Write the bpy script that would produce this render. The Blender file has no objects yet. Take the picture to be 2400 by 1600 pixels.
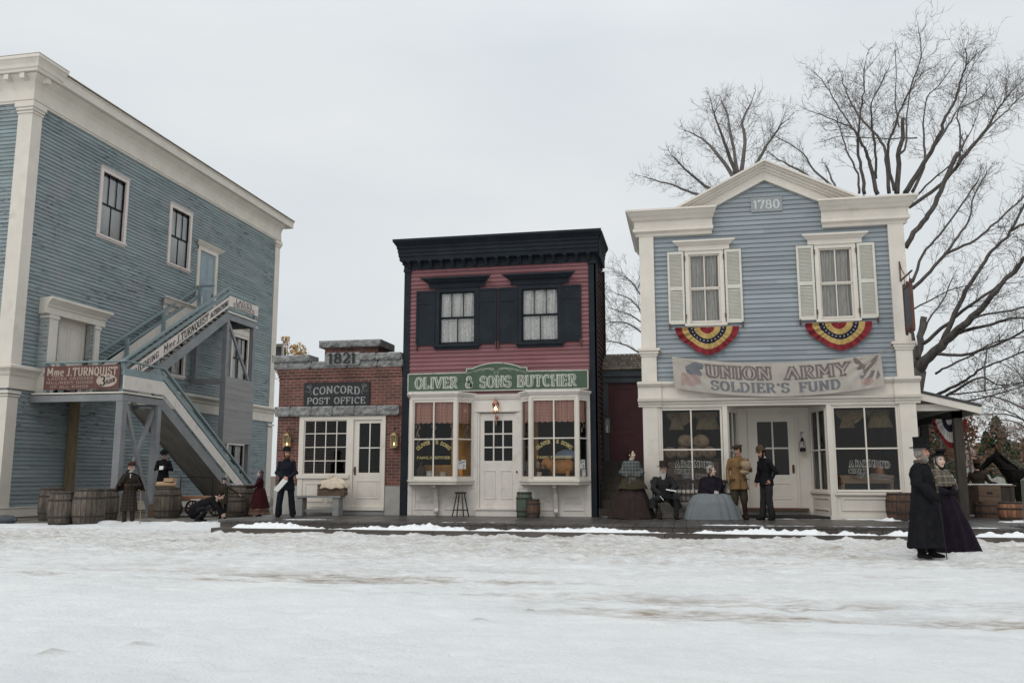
import bpy, bmesh, math, random
import numpy as np
from mathutils import Vector, Matrix, Euler, noise

random.seed(7)
SC = bpy.context.scene
COL = SC.collection
PI = math.pi

# ------------------------------------------------------------------ camera
cam_d = bpy.data.cameras.new('camera')
cam = bpy.data.objects.new('camera', cam_d)
COL.objects.link(cam)
SC.camera = cam
CAM_F = 2056.0
YAW, PITCH = 0.19805, 0.15286
cam_d.sensor_width = 36.0
cam_d.lens = 36.0 * CAM_F / 2400.0
cam_d.clip_start = 0.1
cam_d.clip_end = 3000.0
cam.location = (0, 0, 1.3)
cam.rotation_euler = (PI / 2 + PITCH, 0, YAW)

# ------------------------------------------------------------------ world: overcast sky
W = bpy.data.worlds.new('World')
SC.world = W
W.use_nodes = True
wt = W.node_tree
wt.nodes.clear()
SUN_EL, SUN_AZ = math.radians(42), math.radians(-25)
def wn(t, **k):
    n = wt.nodes.new(t)
    for a, v in k.items():
        setattr(n, a, v)
    return n
w_out = wn('ShaderNodeOutputWorld')
sky = wn('ShaderNodeTexSky', sky_type='NISHITA', sun_disc=False, sun_elevation=SUN_EL, sun_rotation=PI + SUN_AZ)
bg1 = wn('ShaderNodeBackground')
bg1.inputs['Strength'].default_value = 0.10
wt.links.new(sky.outputs[0], bg1.inputs[0])
tc = wn('ShaderNodeTexCoord')
sep = wn('ShaderNodeSeparateXYZ')
wt.links.new(tc.outputs['Generated'], sep.inputs[0])
mp = wn('ShaderNodeMapping')
mp.inputs['Scale'].default_value = (1.0, 1.0, 3.2)
wt.links.new(tc.outputs['Generated'], mp.inputs[0])
cn = wn('ShaderNodeTexNoise')
cn.inputs['Scale'].default_value = 1.6
cn.inputs['Detail'].default_value = 5
cn.inputs['Roughness'].default_value = 0.5
wt.links.new(mp.outputs[0], cn.inputs['Vector'])
cr = wn('ShaderNodeValToRGB')
e = cr.color_ramp.elements
e[0].position = 0.33; e[0].color = (0.705, 0.755, 0.785, 1)
e[1].position = 0.68; e[1].color = (0.845, 0.865, 0.865, 1)
wt.links.new(cn.outputs['Fac'], cr.inputs[0])
zr = wn('ShaderNodeValToRGB')          # an overcast sky is brighter towards the zenith
z = zr.color_ramp.elements
z[0].position = 0.0; z[0].color = (0.88, 0.88, 0.88, 1)
z[1].position = 1.0; z[1].color = (1.75, 1.75, 1.75, 1)
zz = zr.color_ramp.elements.new(0.45); zz.color = (1.03, 1.03, 1.03, 1)
wt.links.new(sep.outputs['Z'], zr.inputs[0])
mul = wn('ShaderNodeMixRGB', blend_type='MULTIPLY')
mul.inputs[0].default_value = 1.0
wt.links.new(cr.outputs[0], mul.inputs[1])
wt.links.new(zr.outputs[0], mul.inputs[2])
bg2 = wn('ShaderNodeBackground')
bg2.inputs['Strength'].default_value = 1.0
wt.links.new(mul.outputs[0], bg2.inputs[0])
mx = wn('ShaderNodeMixShader')
mx.inputs[0].default_value = 0.9
wt.links.new(bg1.outputs[0], mx.inputs[1])
wt.links.new(bg2.outputs[0], mx.inputs[2])
wt.links.new(mx.outputs[0], w_out.inputs[0])

# ------------------------------------------------------------------ soft sun behind the cloud
sun_d = bpy.data.lights.new('sun', 'SUN')
sun_d.energy = 0.8
sun_d.angle = math.radians(30)
sun_d.color = (1.0, 0.97, 0.92)
sun = bpy.data.objects.new('sun', sun_d)
COL.objects.link(sun)
sun.rotation_euler = Vector((math.sin(SUN_AZ) * math.cos(SUN_EL), -math.cos(SUN_AZ) * math.cos(SUN_EL), math.sin(SUN_EL))).to_track_quat('Z', 'Y').to_euler()

SC.view_settings.view_transform = 'Standard'
SC.view_settings.look = 'None'
SC.view_settings.exposure = 0.02
SC.view_settings.gamma = 1.0
SC.cycles.max_bounces = 8
SC.cycles.transparent_max_bounces = 16
SC.cycles.caustics_reflective = False
SC.cycles.caustics_refractive = False

# ------------------------------------------------------------------ measuring from the photograph
_F = Vector((-math.sin(YAW) * math.cos(PITCH), math.cos(YAW) * math.cos(PITCH), math.sin(PITCH)))
_R = Vector((math.cos(YAW), math.sin(YAW), 0))
_U = _R.cross(_F)
CAMP = Vector((0, 0, 1.3))
def ray(x, y):
    return _F + _R * ((x - 1200) / CAM_F) - _U * ((y - 800) / CAM_F)
def at(x, y, Y):
    """point of the vertical plane at distance Y that the photo shows at pixel x, y"""
    d = ray(x, y)
    return CAMP + d * (Y / d.y)

# ------------------------------------------------------------------ materials
def _noise(nt, vec, scale, detail=4, rough=0.55):
    n = nt.nodes.new('ShaderNodeTexNoise')
    n.inputs['Scale'].default_value = scale
    n.inputs['Detail'].default_value = detail
    n.inputs['Roughness'].default_value = rough
    nt.links.new(vec, n.inputs['Vector'])
    return n
def _ramp(nt, fac, p0, c0, p1, c1):
    r = nt.nodes.new('ShaderNodeValToRGB')
    r.color_ramp.elements[0].position = p0
    r.color_ramp.elements[1].position = p1
    r.color_ramp.elements[0].color = (*c0, 1) if len(c0) == 3 else c0
    r.color_ramp.elements[1].color = (*c1, 1) if len(c1) == 3 else c1
    nt.links.new(fac, r.inputs[0])
    return r
def _mix(nt, fac, a, b, mode='MIX'):
    m = nt.nodes.new('ShaderNodeMixRGB')
    m.blend_type = mode
    for i, v in ((0, fac), (1, a), (2, b)):
        if hasattr(v, 'links') or hasattr(v, 'is_linked'):
            nt.links.new(v, m.inputs[i])
        elif isinstance(v, (int, float)):
            m.inputs[i].default_value = v
        else:
            m.inputs[i].default_value = (*v, 1)
    return m.outputs[0]
BW0, BW1 = (0, 0, 0), (1, 1, 1)
def mat(name, col, rough=0.75, var=0.22, scale=5.0, stretch=(1, 1, 1), peel=None, peel_at=0.62, peel_scale=7.0,
        island=0.0, bump=0.0, bump_scale=40.0, metal=0.0, spec=0.3, dirt=None, dirt_at=0.6, dirt_scale=2.0, plaid=None, sheen=0.0, peel_local=False):
    m = bpy.data.materials.new(name)
    m.use_nodes = True
    nt = m.node_tree
    bs = nt.nodes['Principled BSDF']
    bs.inputs['Roughness'].default_value = rough
    bs.inputs['Metallic'].default_value = metal
    bs.inputs['Specular IOR Level'].default_value = spec
    if sheen:
        bs.inputs['Sheen Weight'].default_value = sheen
    t = nt.nodes.new('ShaderNodeTexCoord')
    mpn = nt.nodes.new('ShaderNodeMapping')
    mpn.inputs['Scale'].default_value = stretch
    nt.links.new(t.outputs['Object'], mpn.inputs[0])
    v = mpn.outputs[0]
    n1 = _noise(nt, v, scale, 6, 0.6)
    lo = tuple(c * (1 - var) for c in col)
    hi = tuple(min(1, c * (1 + var)) for c in col)
    c = _ramp(nt, n1.outputs['Fac'], 0.3, lo, 0.7, hi).outputs[0]
    if plaid:
        sp = nt.nodes.new('ShaderNodeSeparateXYZ')
        nt.links.new(t.outputs['Object'], sp.inputs[0])
        for ax, colr, w, ps in plaid:
            if ax == 'R':
                src = nt.nodes.new('ShaderNodeMath'); src.operation = 'ARCTAN2'
                nt.links.new(sp.outputs['Y'], src.inputs[0]); nt.links.new(sp.outputs['X'], src.inputs[1])
                so = src.outputs[0]
            else:
                so = sp.outputs[ax]
            mm = nt.nodes.new('ShaderNodeMath'); mm.operation = 'MULTIPLY'; mm.inputs[1].default_value = ps
            nt.links.new(so, mm.inputs[0])
            fr = nt.nodes.new('ShaderNodeMath'); fr.operation = 'FRACT'
            nt.links.new(mm.outputs[0], fr.inputs[0])
            lt = nt.nodes.new('ShaderNodeMath'); lt.operation = 'LESS_THAN'; lt.inputs[1].default_value = w
            nt.links.new(fr.outputs[0], lt.inputs[0])
            hf = nt.nodes.new('ShaderNodeMath'); hf.operation = 'MULTIPLY'; hf.inputs[1].default_value = 0.6
            nt.links.new(lt.outputs[0], hf.inputs[0])
            c = _mix(nt, hf.outputs[0], c, colr)
    if island:
        g = nt.nodes.new('ShaderNodeNewGeometry')
        r = _ramp(nt, g.outputs['Random Per Island'], 0, (1 - island,) * 3, 1, (1 + island,) * 3)
        c = _mix(nt, 1.0, c, r.outputs[0], 'MULTIPLY')
    if dirt:
        n3 = _noise(nt, t.outputs['Object'], dirt_scale, 6, 0.65)
        r = _ramp(nt, n3.outputs['Fac'], dirt_at - 0.12, BW0, dirt_at + 0.12, BW1)
        c = _mix(nt, r.outputs[0], c, dirt)
    if peel:
        n2 = _noise(nt, v, peel_scale, 8, 0.7)
        r = _ramp(nt, n2.outputs['Fac'], peel_at, BW0, peel_at + 0.03, BW1)
        f = r.outputs[0]
        if peel_local:                          # wear gathers in a few places
            n6 = _noise(nt, t.outputs['Object'], .42, 3, .5)
            f = _mix(nt, 1.0, f, _ramp(nt, n6.outputs['Fac'], .44, (.10, .10, .10), .60, BW1).outputs[0], 'MULTIPLY')
        c = _mix(nt, f, c, peel)
    nt.links.new(c, bs.inputs['Base Color'])
    if bump:
        n4 = _noise(nt, v, bump_scale, 5, 0.6)
        b = nt.nodes.new('ShaderNodeBump')
        b.inputs['Strength'].default_value = bump
        b.inputs['Distance'].default_value = 0.02
        nt.links.new(n4.outputs['Fac'], b.inputs['Height'])
        nt.links.new(b.outputs[0], bs.inputs['Normal'])
    return m

def glass_mat(name='window glass', tint=(1, 1, 1), rough=0.0):
    m = bpy.data.materials.new(name)
    m.use_nodes = True
    nt = m.node_tree
    nt.nodes.clear()
    o = nt.nodes.new('ShaderNodeOutputMaterial')
    tr = nt.nodes.new('ShaderNodeBsdfTransparent'); tr.inputs[0].default_value = (*tint, 1)
    gl = nt.nodes.new('ShaderNodeBsdfGlossy'); gl.inputs['Roughness'].default_value = rough
    fr = nt.nodes.new('ShaderNodeFresnel'); fr.inputs['IOR'].default_value = 1.45
    t = nt.nodes.new('ShaderNodeTexCoord')
    n = _noise(nt, t.outputs['Object'], 1.6, 2)
    b = nt.nodes.new('ShaderNodeBump'); b.inputs['Strength'].default_value = 0.06; b.inputs['Distance'].default_value = 0.02
    nt.links.new(n.outputs['Fac'], b.inputs['Height'])
    nt.links.new(b.outputs[0], gl.inputs['Normal'])
    mxn = nt.nodes.new('ShaderNodeMixShader')
    nt.links.new(fr.outputs[0], mxn.inputs[0])
    nt.links.new(tr.outputs[0], mxn.inputs[1])
    nt.links.new(gl.outputs[0], mxn.inputs[2])
    nt.links.new(mxn.outputs[0], o.inputs[0])
    return m

def emis_mat(name, col, s):
    m = bpy.data.materials.new(name)
    m.use_nodes = True
    bs = m.node_tree.nodes['Principled BSDF']
    bs.inputs['Base Color'].default_value = (*col, 1)
    bs.inputs['Emission Color'].default_value = (*col, 1)
    bs.inputs['Emission Strength'].default_value = s
    return m

def brick_mat():
    m = bpy.data.materials.new('red brick')
    m.use_nodes = True
    nt = m.node_tree
    bs = nt.nodes['Principled BSDF']
    bs.inputs['Roughness'].default_value = 0.9
    t = nt.nodes.new('ShaderNodeTexCoord')
    sp = nt.nodes.new('ShaderNodeSeparateXYZ')
    nt.links.new(t.outputs['Object'], sp.inputs[0])
    ad = nt.nodes.new('ShaderNodeMath'); ad.operation = 'ADD'
    nt.links.new(sp.outputs['X'], ad.inputs[0]); nt.links.new(sp.outputs['Y'], ad.inputs[1])
    cb = nt.nodes.new('ShaderNodeCombineXYZ')
    nt.links.new(ad.outputs[0], cb.inputs[0]); nt.links.new(sp.outputs['Z'], cb.inputs[1])
    b = nt.nodes.new('ShaderNodeTexBrick')
    b.inputs['Scale'].default_value = 1.0
    b.inputs['Brick Width'].default_value = 0.235
    b.inputs['Row Height'].default_value = 0.083
    b.inputs['Mortar Size'].default_value = 0.0075
    b.inputs['Mortar Smooth'].default_value = 0.3
    b.inputs['Color1'].default_value = (0.172, 0.064, 0.048, 1)
    b.inputs['Color2'].default_value = (0.108, 0.045, 0.037, 1)
    b.inputs['Mortar'].default_value = (0.245, 0.20, 0.175, 1)
    nt.links.new(cb.outputs[0], b.inputs['Vector'])
    n = _noise(nt, t.outputs['Object'], 2.2, 6, 0.65)
    r = _ramp(nt, n.outputs['Fac'], 0.3, (0.62, 0.6, 0.6), 0.7, (1.2, 1.15, 1.12))
    c = _mix(nt, 1.0, b.outputs['Color'], r.outputs[0], 'MULTIPLY')
    nt.links.new(c, bs.inputs['Base Color'])
    bp = nt.nodes.new('ShaderNodeBump'); bp.inputs['Strength'].default_value = 0.6; bp.inputs['Distance'].default_value = 0.01; bp.invert = True
    nt.links.new(b.outputs['Fac'], bp.inputs['Height'])
    nt.links.new(bp.outputs[0], bs.inputs['Normal'])
    return m

M = {}
CREAM = (0.625, 0.575, 0.508)
M['trim'] = mat('cream trim paint', CREAM, 0.6, 0.07, 1.6, dirt=(0.46, 0.42, 0.36), dirt_at=0.72, dirt_scale=2.2, peel=(0.30, 0.27, 0.24), peel_at=0.76, peel_scale=9, bump=0.08)
M['trim_worn'] = mat('worn cream paint', (0.66, 0.61, 0.56), 0.65, 0.10, 2.0, dirt=(0.45, 0.41, 0.36), dirt_at=0.64, peel=(0.20, 0.17, 0.15), peel_at=0.70, peel_scale=6, bump=0.1)
M['pinktrim'] = mat('pale pink trim paint', (0.64, 0.565, 0.525), 0.6, 0.08, 2.0, dirt=(0.45, 0.38, 0.34), dirt_at=0.68)
M['bluegrey'] = mat('weathered teal clapboard', (0.218, 0.264, 0.270), 0.75, 0.16, 1.3, (1, 0.5, 3), island=0.12, peel_local=True, peel=(0.095, 0.105, 0.112), peel_at=0.555, peel_scale=3.8, dirt=(0.255, 0.27, 0.285), dirt_at=0.57, dirt_scale=0.9, bump=0.12)
M['union_blue'] = mat('blue grey clapboard', (0.258, 0.284, 0.304), 0.7, 0.10, 1.5, (0.5, 1, 3), island=0.12, dirt=(0.235, 0.268, 0.285), dirt_at=0.6, dirt_scale=0.7, bump=0.08)
M['butcher_red'] = mat('faded red clapboard', (0.212, 0.093, 0.100), 0.7, 0.12, 1.4, (0.5, 1, 3), island=0.16, dirt=(0.19, 0.075, 0.08), dirt_at=0.58, dirt_scale=0.9, bump=0.08)
M['side_brown'] = mat('unpainted brown red clapboard', (0.12, 0.06, 0.05), 0.8, 0.2, 2, (1, 0.5, 3), island=0.18)
M['navy'] = mat('dark navy paint', (0.013, 0.017, 0.022), 0.65, 0.2, 2.5, spec=0.16, dirt=(0.022, 0.026, 0.031), dirt_at=0.62)
M['green_sign'] = mat('dark green sign paint', (0.052, 0.084, 0.054), 0.6, 0.14, 3, dirt=(0.065, 0.105, 0.07), dirt_at=0.6)
M['sign_cream'] = mat('faded cream lettering', (0.40, 0.405, 0.345), 0.7, 0.25, 9, peel=(0.09, 0.13, 0.09), peel_at=0.60, peel_scale=16)
M['sign_pale'] = mat('pale window lettering', (.40, .39, .35), .7, .1, 9)
M['sign_gold'] = mat('gold leaf lettering', (0.43, 0.35, 0.15), 0.5, 0.15, 9)
M['sign_black'] = mat('black sign paint', (0.018, 0.019, 0.021), 0.6, 0.2, 4)
M['sign_grey'] = mat('worn grey lettering', (0.25, 0.255, 0.245), 0.8, 0.3, 12, peel=(0.04, 0.04, 0.045), peel_at=0.60, peel_scale=26)
M['sign_brown'] = mat('oxblood sign paint', (0.115, 0.052, 0.044), 0.65, 0.16, 3)
M['sign_tan'] = mat('tan lettering', (0.42, 0.345, 0.29), 0.7, 0.1, 9)
M['ghost'] = mat('ghosted grey lettering', (0.50, 0.465, 0.41), 0.8, 0.1, 20, peel=CREAM, peel_at=0.58, peel_scale=30)
M['ink'] = mat('black ink lettering', (0.035, 0.03, 0.03), 0.7, 0.2, 9)
M['plank'] = mat('grey painted timber', (0.215, 0.220, 0.224), 0.7, 0.15, 2.0, (1, 1, 1), peel=(0.10, 0.09, 0.085), peel_at=0.68, peel_scale=9, bump=0.1)
M['rail'] = mat('blue grey rail paint', (0.215, 0.270, 0.280), 0.65, 0.14, 2.0, peel=(0.13, 0.12, 0.11), peel_at=0.70, peel_scale=8)
M['greyboard'] = mat('grey weathered board', (0.245, 0.24, 0.23), 0.8, 0.14, 2.0, (1, 0.3, 4), bump=0.15)
M['darkwood'] = mat('dark weathered wood', (0.045, 0.037, 0.031), 0.85, 0.3, 3, (4, 4, 0.6), bump=0.2)
M['oldwood'] = mat('old brown post wood', (0.18, 0.135, 0.08), 0.85, 0.25, 3, (4, 4, 0.5), bump=0.2)
M['underside'] = mat('bare underside boards', (0.29, 0.27, 0.24), 0.85, 0.25, 2, (3, 0.5, 0.5))
M['deck'] = mat('wet dark deck boards', (0.060, 0.054, 0.050), 0.38, 0.30, 3, (3, 0.6, 1), island=0.25, dirt=(0.105, 0.096, 0.09), dirt_at=0.60, dirt_scale=1.1, spec=0.45, bump=0.12)
M['deck_edge'] = mat('grey deck edge timber', (0.085, 0.073, 0.064), 0.65, 0.3, 4, (0.8, 3, 3), island=0.25, bump=0.2)
M['brick'] = brick_mat()
M['stone'] = mat('rough grey granite', (0.235, 0.235, 0.228), 0.9, 0.42, 7, dirt=(0.13, 0.13, 0.125), dirt_at=0.60, dirt_scale=4, bump=0.8, bump_scale=16)
M['concrete'] = mat('grey concrete', (0.33, 0.315, 0.29), 0.9, 0.14, 3, dirt=(0.20, 0.19, 0.17), dirt_at=0.62, dirt_scale=1.5)
M['shingle'] = mat('brown wood shingles', (0.185, 0.150, 0.115), 0.85, 0.25, 6, island=0.3)
M['roof'] = mat('dark roof', (0.06, 0.06, 0.062), 0.9, 0.2, 4)
M['slate_trim'] = mat('dark slate trim paint', (0.055, 0.063, 0.068), 0.6, 0.15, 3)
M['red_door'] = mat('dark red door paint', (0.066, 0.017, 0.021), 0.55, 0.2, 3)
M['glass'] = glass_mat()
M['dark_room'] = mat('painted room darkness', (0.030, 0.028, 0.026), 0.95, 0.2, 2)  # near black colour puts the dimness of unlit rooms into the walls
M['brown_room'] = mat('brown room boards', (0.085, 0.060, 0.042), 0.9, 0.25, 2, (3, 3, 0.5))
M['lace'] = mat('white lace curtain', (0.74, 0.73, 0.70), 0.9, 0.32, 26, bump=0.3)
M['sheer'] = mat('grey sheer curtain', (0.50, 0.48, 0.44), 0.9, 0.25, 9, (3, 3, 0.4))
M['blind'] = mat('white blind cloth', (0.88, 0.89, 0.89), 0.8, 0.05, 2)
M['gingham'] = mat('red gingham cloth', (0.60, 0.44, 0.36), 0.9, 0.08, 4, plaid=[('X', (0.42, 0.12, 0.08), 0.5, 26), ('Z', (0.42, 0.12, 0.08), 0.5, 26)])
M['swag'] = mat('olive swag cloth', (0.165, 0.125, 0.070), 0.9, 0.3, 5)
M['burlap'] = mat('burlap', (0.27, 0.195, 0.12), 0.95, 0.16, 6, bump=0.35, bump_scale=60)
M['canvas'] = mat('pale canvas sack', (0.56, 0.47, 0.36), 0.95, 0.14, 6, bump=0.2)
M['cratewood'] = mat('brown crate wood', (0.115, 0.075, 0.052), 0.85, 0.3, 4, (0.8, 2, 5), island=0.2, bump=0.2)
M['palewood'] = mat('pale brown wood', (0.27, 0.17, 0.095), 0.75, 0.2, 4, (0.8, 2, 5), bump=0.1)
M['barrelwood'] = mat('grey brown barrel staves', (0.115, 0.095, 0.076), 0.85, 0.35, 5, (4, 4, 0.7), island=0.28, dirt=(0.055, 0.047, 0.040), dirt_at=0.58, dirt_scale=2.5, bump=0.25)
M['barrelbrown'] = mat('brown barrel staves', (0.105, 0.062, 0.043), 0.8, 0.3, 5, (4, 4, 0.7), island=0.25, dirt=(0.05, 0.033, 0.025), dirt_at=0.6, bump=0.2)
M['barrelorange'] = mat('orange brown barrel staves', (0.26, 0.125, 0.070), 0.75, 0.25, 5, (4, 4, 0.7), island=0.22, bump=0.2)
M['barrelgreen'] = mat('green painted barrel staves', (0.085, 0.115, 0.082), 0.7, 0.16, 4, (4, 4, 0.7), island=0.12, dirt=(0.06, 0.07, 0.055), dirt_at=0.6)
M['hoop'] = mat('rusted iron hoop', (0.050, 0.043, 0.038), 0.7, 0.3, 9, metal=0.3)
M['iron'] = mat('black iron', (0.014, 0.014, 0.015), 0.5, 0.2, 8, metal=0.4)
M['brass'] = mat('aged brass', (0.30, 0.225, 0.115), 0.45, 0.25, 9, metal=0.85)
M['copper'] = mat('aged copper', (0.40, 0.19, 0.12), 0.4, 0.25, 5, metal=0.85)
M['rust'] = mat('brown rusty iron', (0.11, 0.058, 0.042), 0.7, 0.3, 9, metal=0.3)
M['flame'] = emis_mat('gas flame', (1.0, 0.66, 0.32), 6.0)
M['paper'] = mat('paper', (0.66, 0.65, 0.62), 0.9, 0.06, 9)
M['kraft'] = mat('brown wrapping paper', (0.40, 0.27, 0.165), 0.8, 0.1, 5)
M['meat'] = mat('orange ham skin', (0.50, 0.22, 0.06), 0.55, 0.25, 6)
M['sausage'] = mat('pale sausage skin', (0.36, 0.27, 0.23), 0.6, 0.25, 9)
M['china'] = mat('white china', (0.66, 0.65, 0.62), 0.3, 0.05, 5)
M['bunt_red'] = mat('faded red cloth', (0.19, 0.020, 0.026), 0.9, 0.2, 6)
M['bunt_gold'] = mat('old gold cloth', (0.42, 0.295, 0.11), 0.9, 0.2, 6)
M['bunt_blue'] = mat('dark blue cloth', (0.017, 0.019, 0.034), 0.9, 0.15, 6)
M['bunt_white'] = mat('off white cloth', (0.55, 0.52, 0.48), 0.9, 0.1, 6)
M['banner'] = mat('linen banner cloth', (0.375, 0.338, 0.298), 0.95, 0.12, 2.5, bump=0.1)
M['banner_dark'] = mat('brown black banner print', (0.150, 0.125, 0.115), 0.95, 0.2, 9, peel=(0.25, 0.22, 0.20), peel_at=0.58, peel_scale=20)
M['banner_blue'] = mat('faded blue banner print', (0.150, 0.155, 0.168), 0.95, 0.2, 9)
M['banner_red'] = mat('faded red banner print', (0.36, 0.225, 0.205), 0.95, 0.2, 9)
M['tombstone'] = mat('pale tombstone', (0.36, 0.35, 0.33), 0.9, 0.2, 5)
M['pinkstone'] = mat('pinkish granite', (0.30, 0.22, 0.20), 0.9, 0.12, 5)
M['fire_blue'] = mat('blue grey dome finish', (0.20, 0.25, 0.32), 0.5, 0.1, 4)

# ------------------------------------------------------------------ mesh builder
KIDS = {}
SPLIT = {'lettering', 'letter_inline', 'pilaster', 'corner_board', 'side_board', 'granite_pier', 'eave_bracket', 'cornice', 'cornice_bracket', 'newel_post', 'tread', 'stringer', 'shutter_dog', 'shutter_hardware', 'handrail', 'beam', 'landing_floor', 'floor_nosing', 'side_wall', 'post', 'swag_curtain', 'porch_cladding', 'curtain', 'belt_course', 'stone_coping', 'stone_lintel', 'door_surround', 'soffit_board', 'storefront_cornice', 'raking_cornice', 'crown_moulding', 'fascia', 'cord', 'chain', 'storefront', 'shopfront', 'roof', 'batten', 'room_panel'}
class MB:
    def __init__(s):
        s.v = []; s.f = []; s.pc = []
    def add(s, vs, fs):
        b = len(s.v); s.pc.append((b, b + len(vs), len(s.f), len(s.f) + len(fs)))
        s.v.extend([tuple(p) for p in vs])
        s.f.extend([tuple(b + i for i in f) for f in fs])
        return s
    def hexa(s, p):
        """eight corners: bottom four then top four, both counter clockwise seen from above"""
        return s.add(p, [(3, 2, 1, 0), (4, 5, 6, 7), (0, 1, 5, 4), (1, 2, 6, 5), (2, 3, 7, 6), (3, 0, 4, 7)])
    def box(s, x0, x1, y0, y1, z0, z1):
        return s.hexa([(x0, y0, z0), (x1, y0, z0), (x1, y1, z0), (x0, y1, z0), (x0, y0, z1), (x1, y0, z1), (x1, y1, z1), (x0, y1, z1)])
    def bar(s, a, b, w, h, up=(0, 0, 1)):
        a = Vector(a); b = Vector(b); d = (b - a).normalized(); up = Vector(up)
        sd = d.cross(up)
        if sd.length < 1e-4:
            sd = d.cross(Vector((0, 1, 0)))
        sd.normalize(); n = sd.cross(d).normalized()
        sd *= w / 2; n *= h / 2
        return s.hexa([a - sd - n, a + sd - n, b + sd - n, b - sd - n, a - sd + n, a + sd + n, b + sd + n, b - sd + n])
    def prism(s, poly, ext):
        """polygon (3-D points) pushed along ext"""
        n = len(poly); e = Vector(ext)
        p = [Vector(q) for q in poly]
        return s.add(p + [q + e for q in p], [tuple(range(n))[::-1], tuple(range(n, 2 * n))] + [(i, (i + 1) % n, n + (i + 1) % n, n + i) for i in range(n)])
    def tube(s, pts, rad, k=6, cap=True):
        pts = [Vector(p) for p in pts]
        n = len(pts)
        if not hasattr(rad, '__len__'):
            rad = [rad] * n
        vs = []; fs = []
        ref = None
        for i, p in enumerate(pts):
            d = (pts[min(i + 1, n - 1)] - pts[max(i - 1, 0)])
            d = d.normalized() if d.length > 1e-9 else Vector((0, 0, 1))
            if ref is None:
                ref = Vector((0, 0, 1)) if abs(d.z) < 0.9 else Vector((1, 0, 0))
            a = d.cross(ref)
            if a.length < 1e-6:
                a = d.orthogonal()
            a.normalize(); b = d.cross(a); ref = -b if False else ref
            for j in range(k):
                t = 2 * PI * j / k
                vs.append(p + (a * math.cos(t) + b * math.sin(t)) * rad[i])
        for i in range(n - 1):
            for j in range(k):
                fs.append((i * k + j, i * k + (j + 1) % k, (i + 1) * k + (j + 1) % k, (i + 1) * k + j))
        if cap:
            fs.append(tuple(range(k))[::-1]); fs.append(tuple((n - 1) * k + j for j in range(k)))
        return s.add(vs, fs)
    def lathe(s, prof, k=24, c=(0, 0, 0), axis=None, sx=1.0, sy=1.0, cap=True):
        """prof: (radius, height) pairs, turned about z (or about `axis`)"""
        c = Vector(c)
        q = Vector((0, 0, 1)).rotation_difference(Vector(axis)) if axis else None
        vs = []; fs = []
        for r, h in prof:
            for j in range(k):
                t = 2 * PI * j / k
                p = Vector((r * math.cos(t) * sx, r * math.sin(t) * sy, h))
                vs.append(c + (q @ p if q else p))
        n = len(prof)
        for i in range(n - 1):
            for j in range(k):
                fs.append((i * k + j, i * k + (j + 1) % k, (i + 1) * k + (j + 1) % k, (i + 1) * k + j))
        if cap:
            fs.append(tuple(range(k))[::-1]); fs.append(tuple((n - 1) * k + j for j in range(k)))
        return s.add(vs, fs)
    def ball(s, c, r, k=14, m=9):
        if not hasattr(r, '__len__'):
            r = (r, r, r)
        c = Vector(c)
        vs = [c + Vector((0, 0, -r[2]))]; fs = []
        for i in range(1, m):
            a = -PI / 2 + PI * i / m
            for j in range(k):
                t = 2 * PI * j / k
                vs.append(c + Vector((r[0] * math.cos(a) * math.cos(t), r[1] * math.cos(a) * math.sin(t), r[2] * math.sin(a))))
        vs.append(c + Vector((0, 0, r[2])))
        for j in range(k):
            fs.append((0, 1 + (j + 1) % k, 1 + j))
        for i in range(m - 2):
            for j in range(k):
                fs.append((1 + i * k + j, 1 + i * k + (j + 1) % k, 1 + (i + 1) * k + (j + 1) % k, 1 + (i + 1) * k + j))
        t = len(vs) - 1; b = 1 + (m - 2) * k
        for j in range(k):
            fs.append((b + j, b + (j + 1) % k, t))
        return s.add(vs, fs)
    def grid(s, fn, nu, nv):
        vs = [fn(i / nu, j / nv) for j in range(nv + 1) for i in range(nu + 1)]
        fs = [(j * (nu + 1) + i, j * (nu + 1) + i + 1, (j + 1) * (nu + 1) + i + 1, (j + 1) * (nu + 1) + i) for j in range(nv) for i in range(nu)]
        return s.add(vs, fs)
    def mesh(s, name):
        me = bpy.data.meshes.new(name)
        me.from_pydata(s.v, [], s.f)
        me.validate()
        me.update()
        return me
    def split(s, tol=.012):
        """separate pieces: clusters of shapes whose boxes touch"""
        bx = []
        for v0, v1, f0, f1 in s.pc:
            P = np.array(s.v[v0:v1]); bx.append((P.min(0) - tol, P.max(0) + tol))
        n = len(bx); par = list(range(n))
        def root(i):
            while par[i] != i: i = par[i]
            return i
        for i in range(n):
            for j in range(i):
                if (bx[i][0] <= bx[j][1]).all() and (bx[j][0] <= bx[i][1]).all(): par[root(i)] = root(j)
        out = {}
        for i, (v0, v1, f0, f1) in enumerate(s.pc):
            m = out.setdefault(root(i), MB())
            m.add(s.v[v0:v1], [tuple(k - v0 for k in f) for f in s.f[f0:f1]])
        return list(out.values())
    def build(s, name, m, parent=None, smooth=False, local=False):
        if name in SPLIT and parent is not None:
            ps = s.split(.03 if name in ('lettering', 'letter_inline') else .012)
            if len(ps) > 1:
                os_ = [q.build_one(name, m, parent, smooth, local) for q in ps]
                return os_[0]
        return s.build_one(name, m, parent, smooth, local)
    def build_one(s, name, m, parent=None, smooth=False, local=False):
        me = s.mesh(name)
        if m is not None:
            me.materials.append(M[m] if isinstance(m, str) else m)
        if smooth:
            me.polygons.foreach_set('use_smooth', [True] * len(me.polygons))
        o = bpy.data.objects.new(name, me)
        COL.objects.link(o)
        if parent is not None:
            join(o, parent, local)
        return o
def wm(o):
    m = Matrix.LocRotScale(o.location, o.rotation_euler, o.scale)
    return wm(o.parent) @ o.matrix_parent_inverse @ m if o.parent else m
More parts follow.
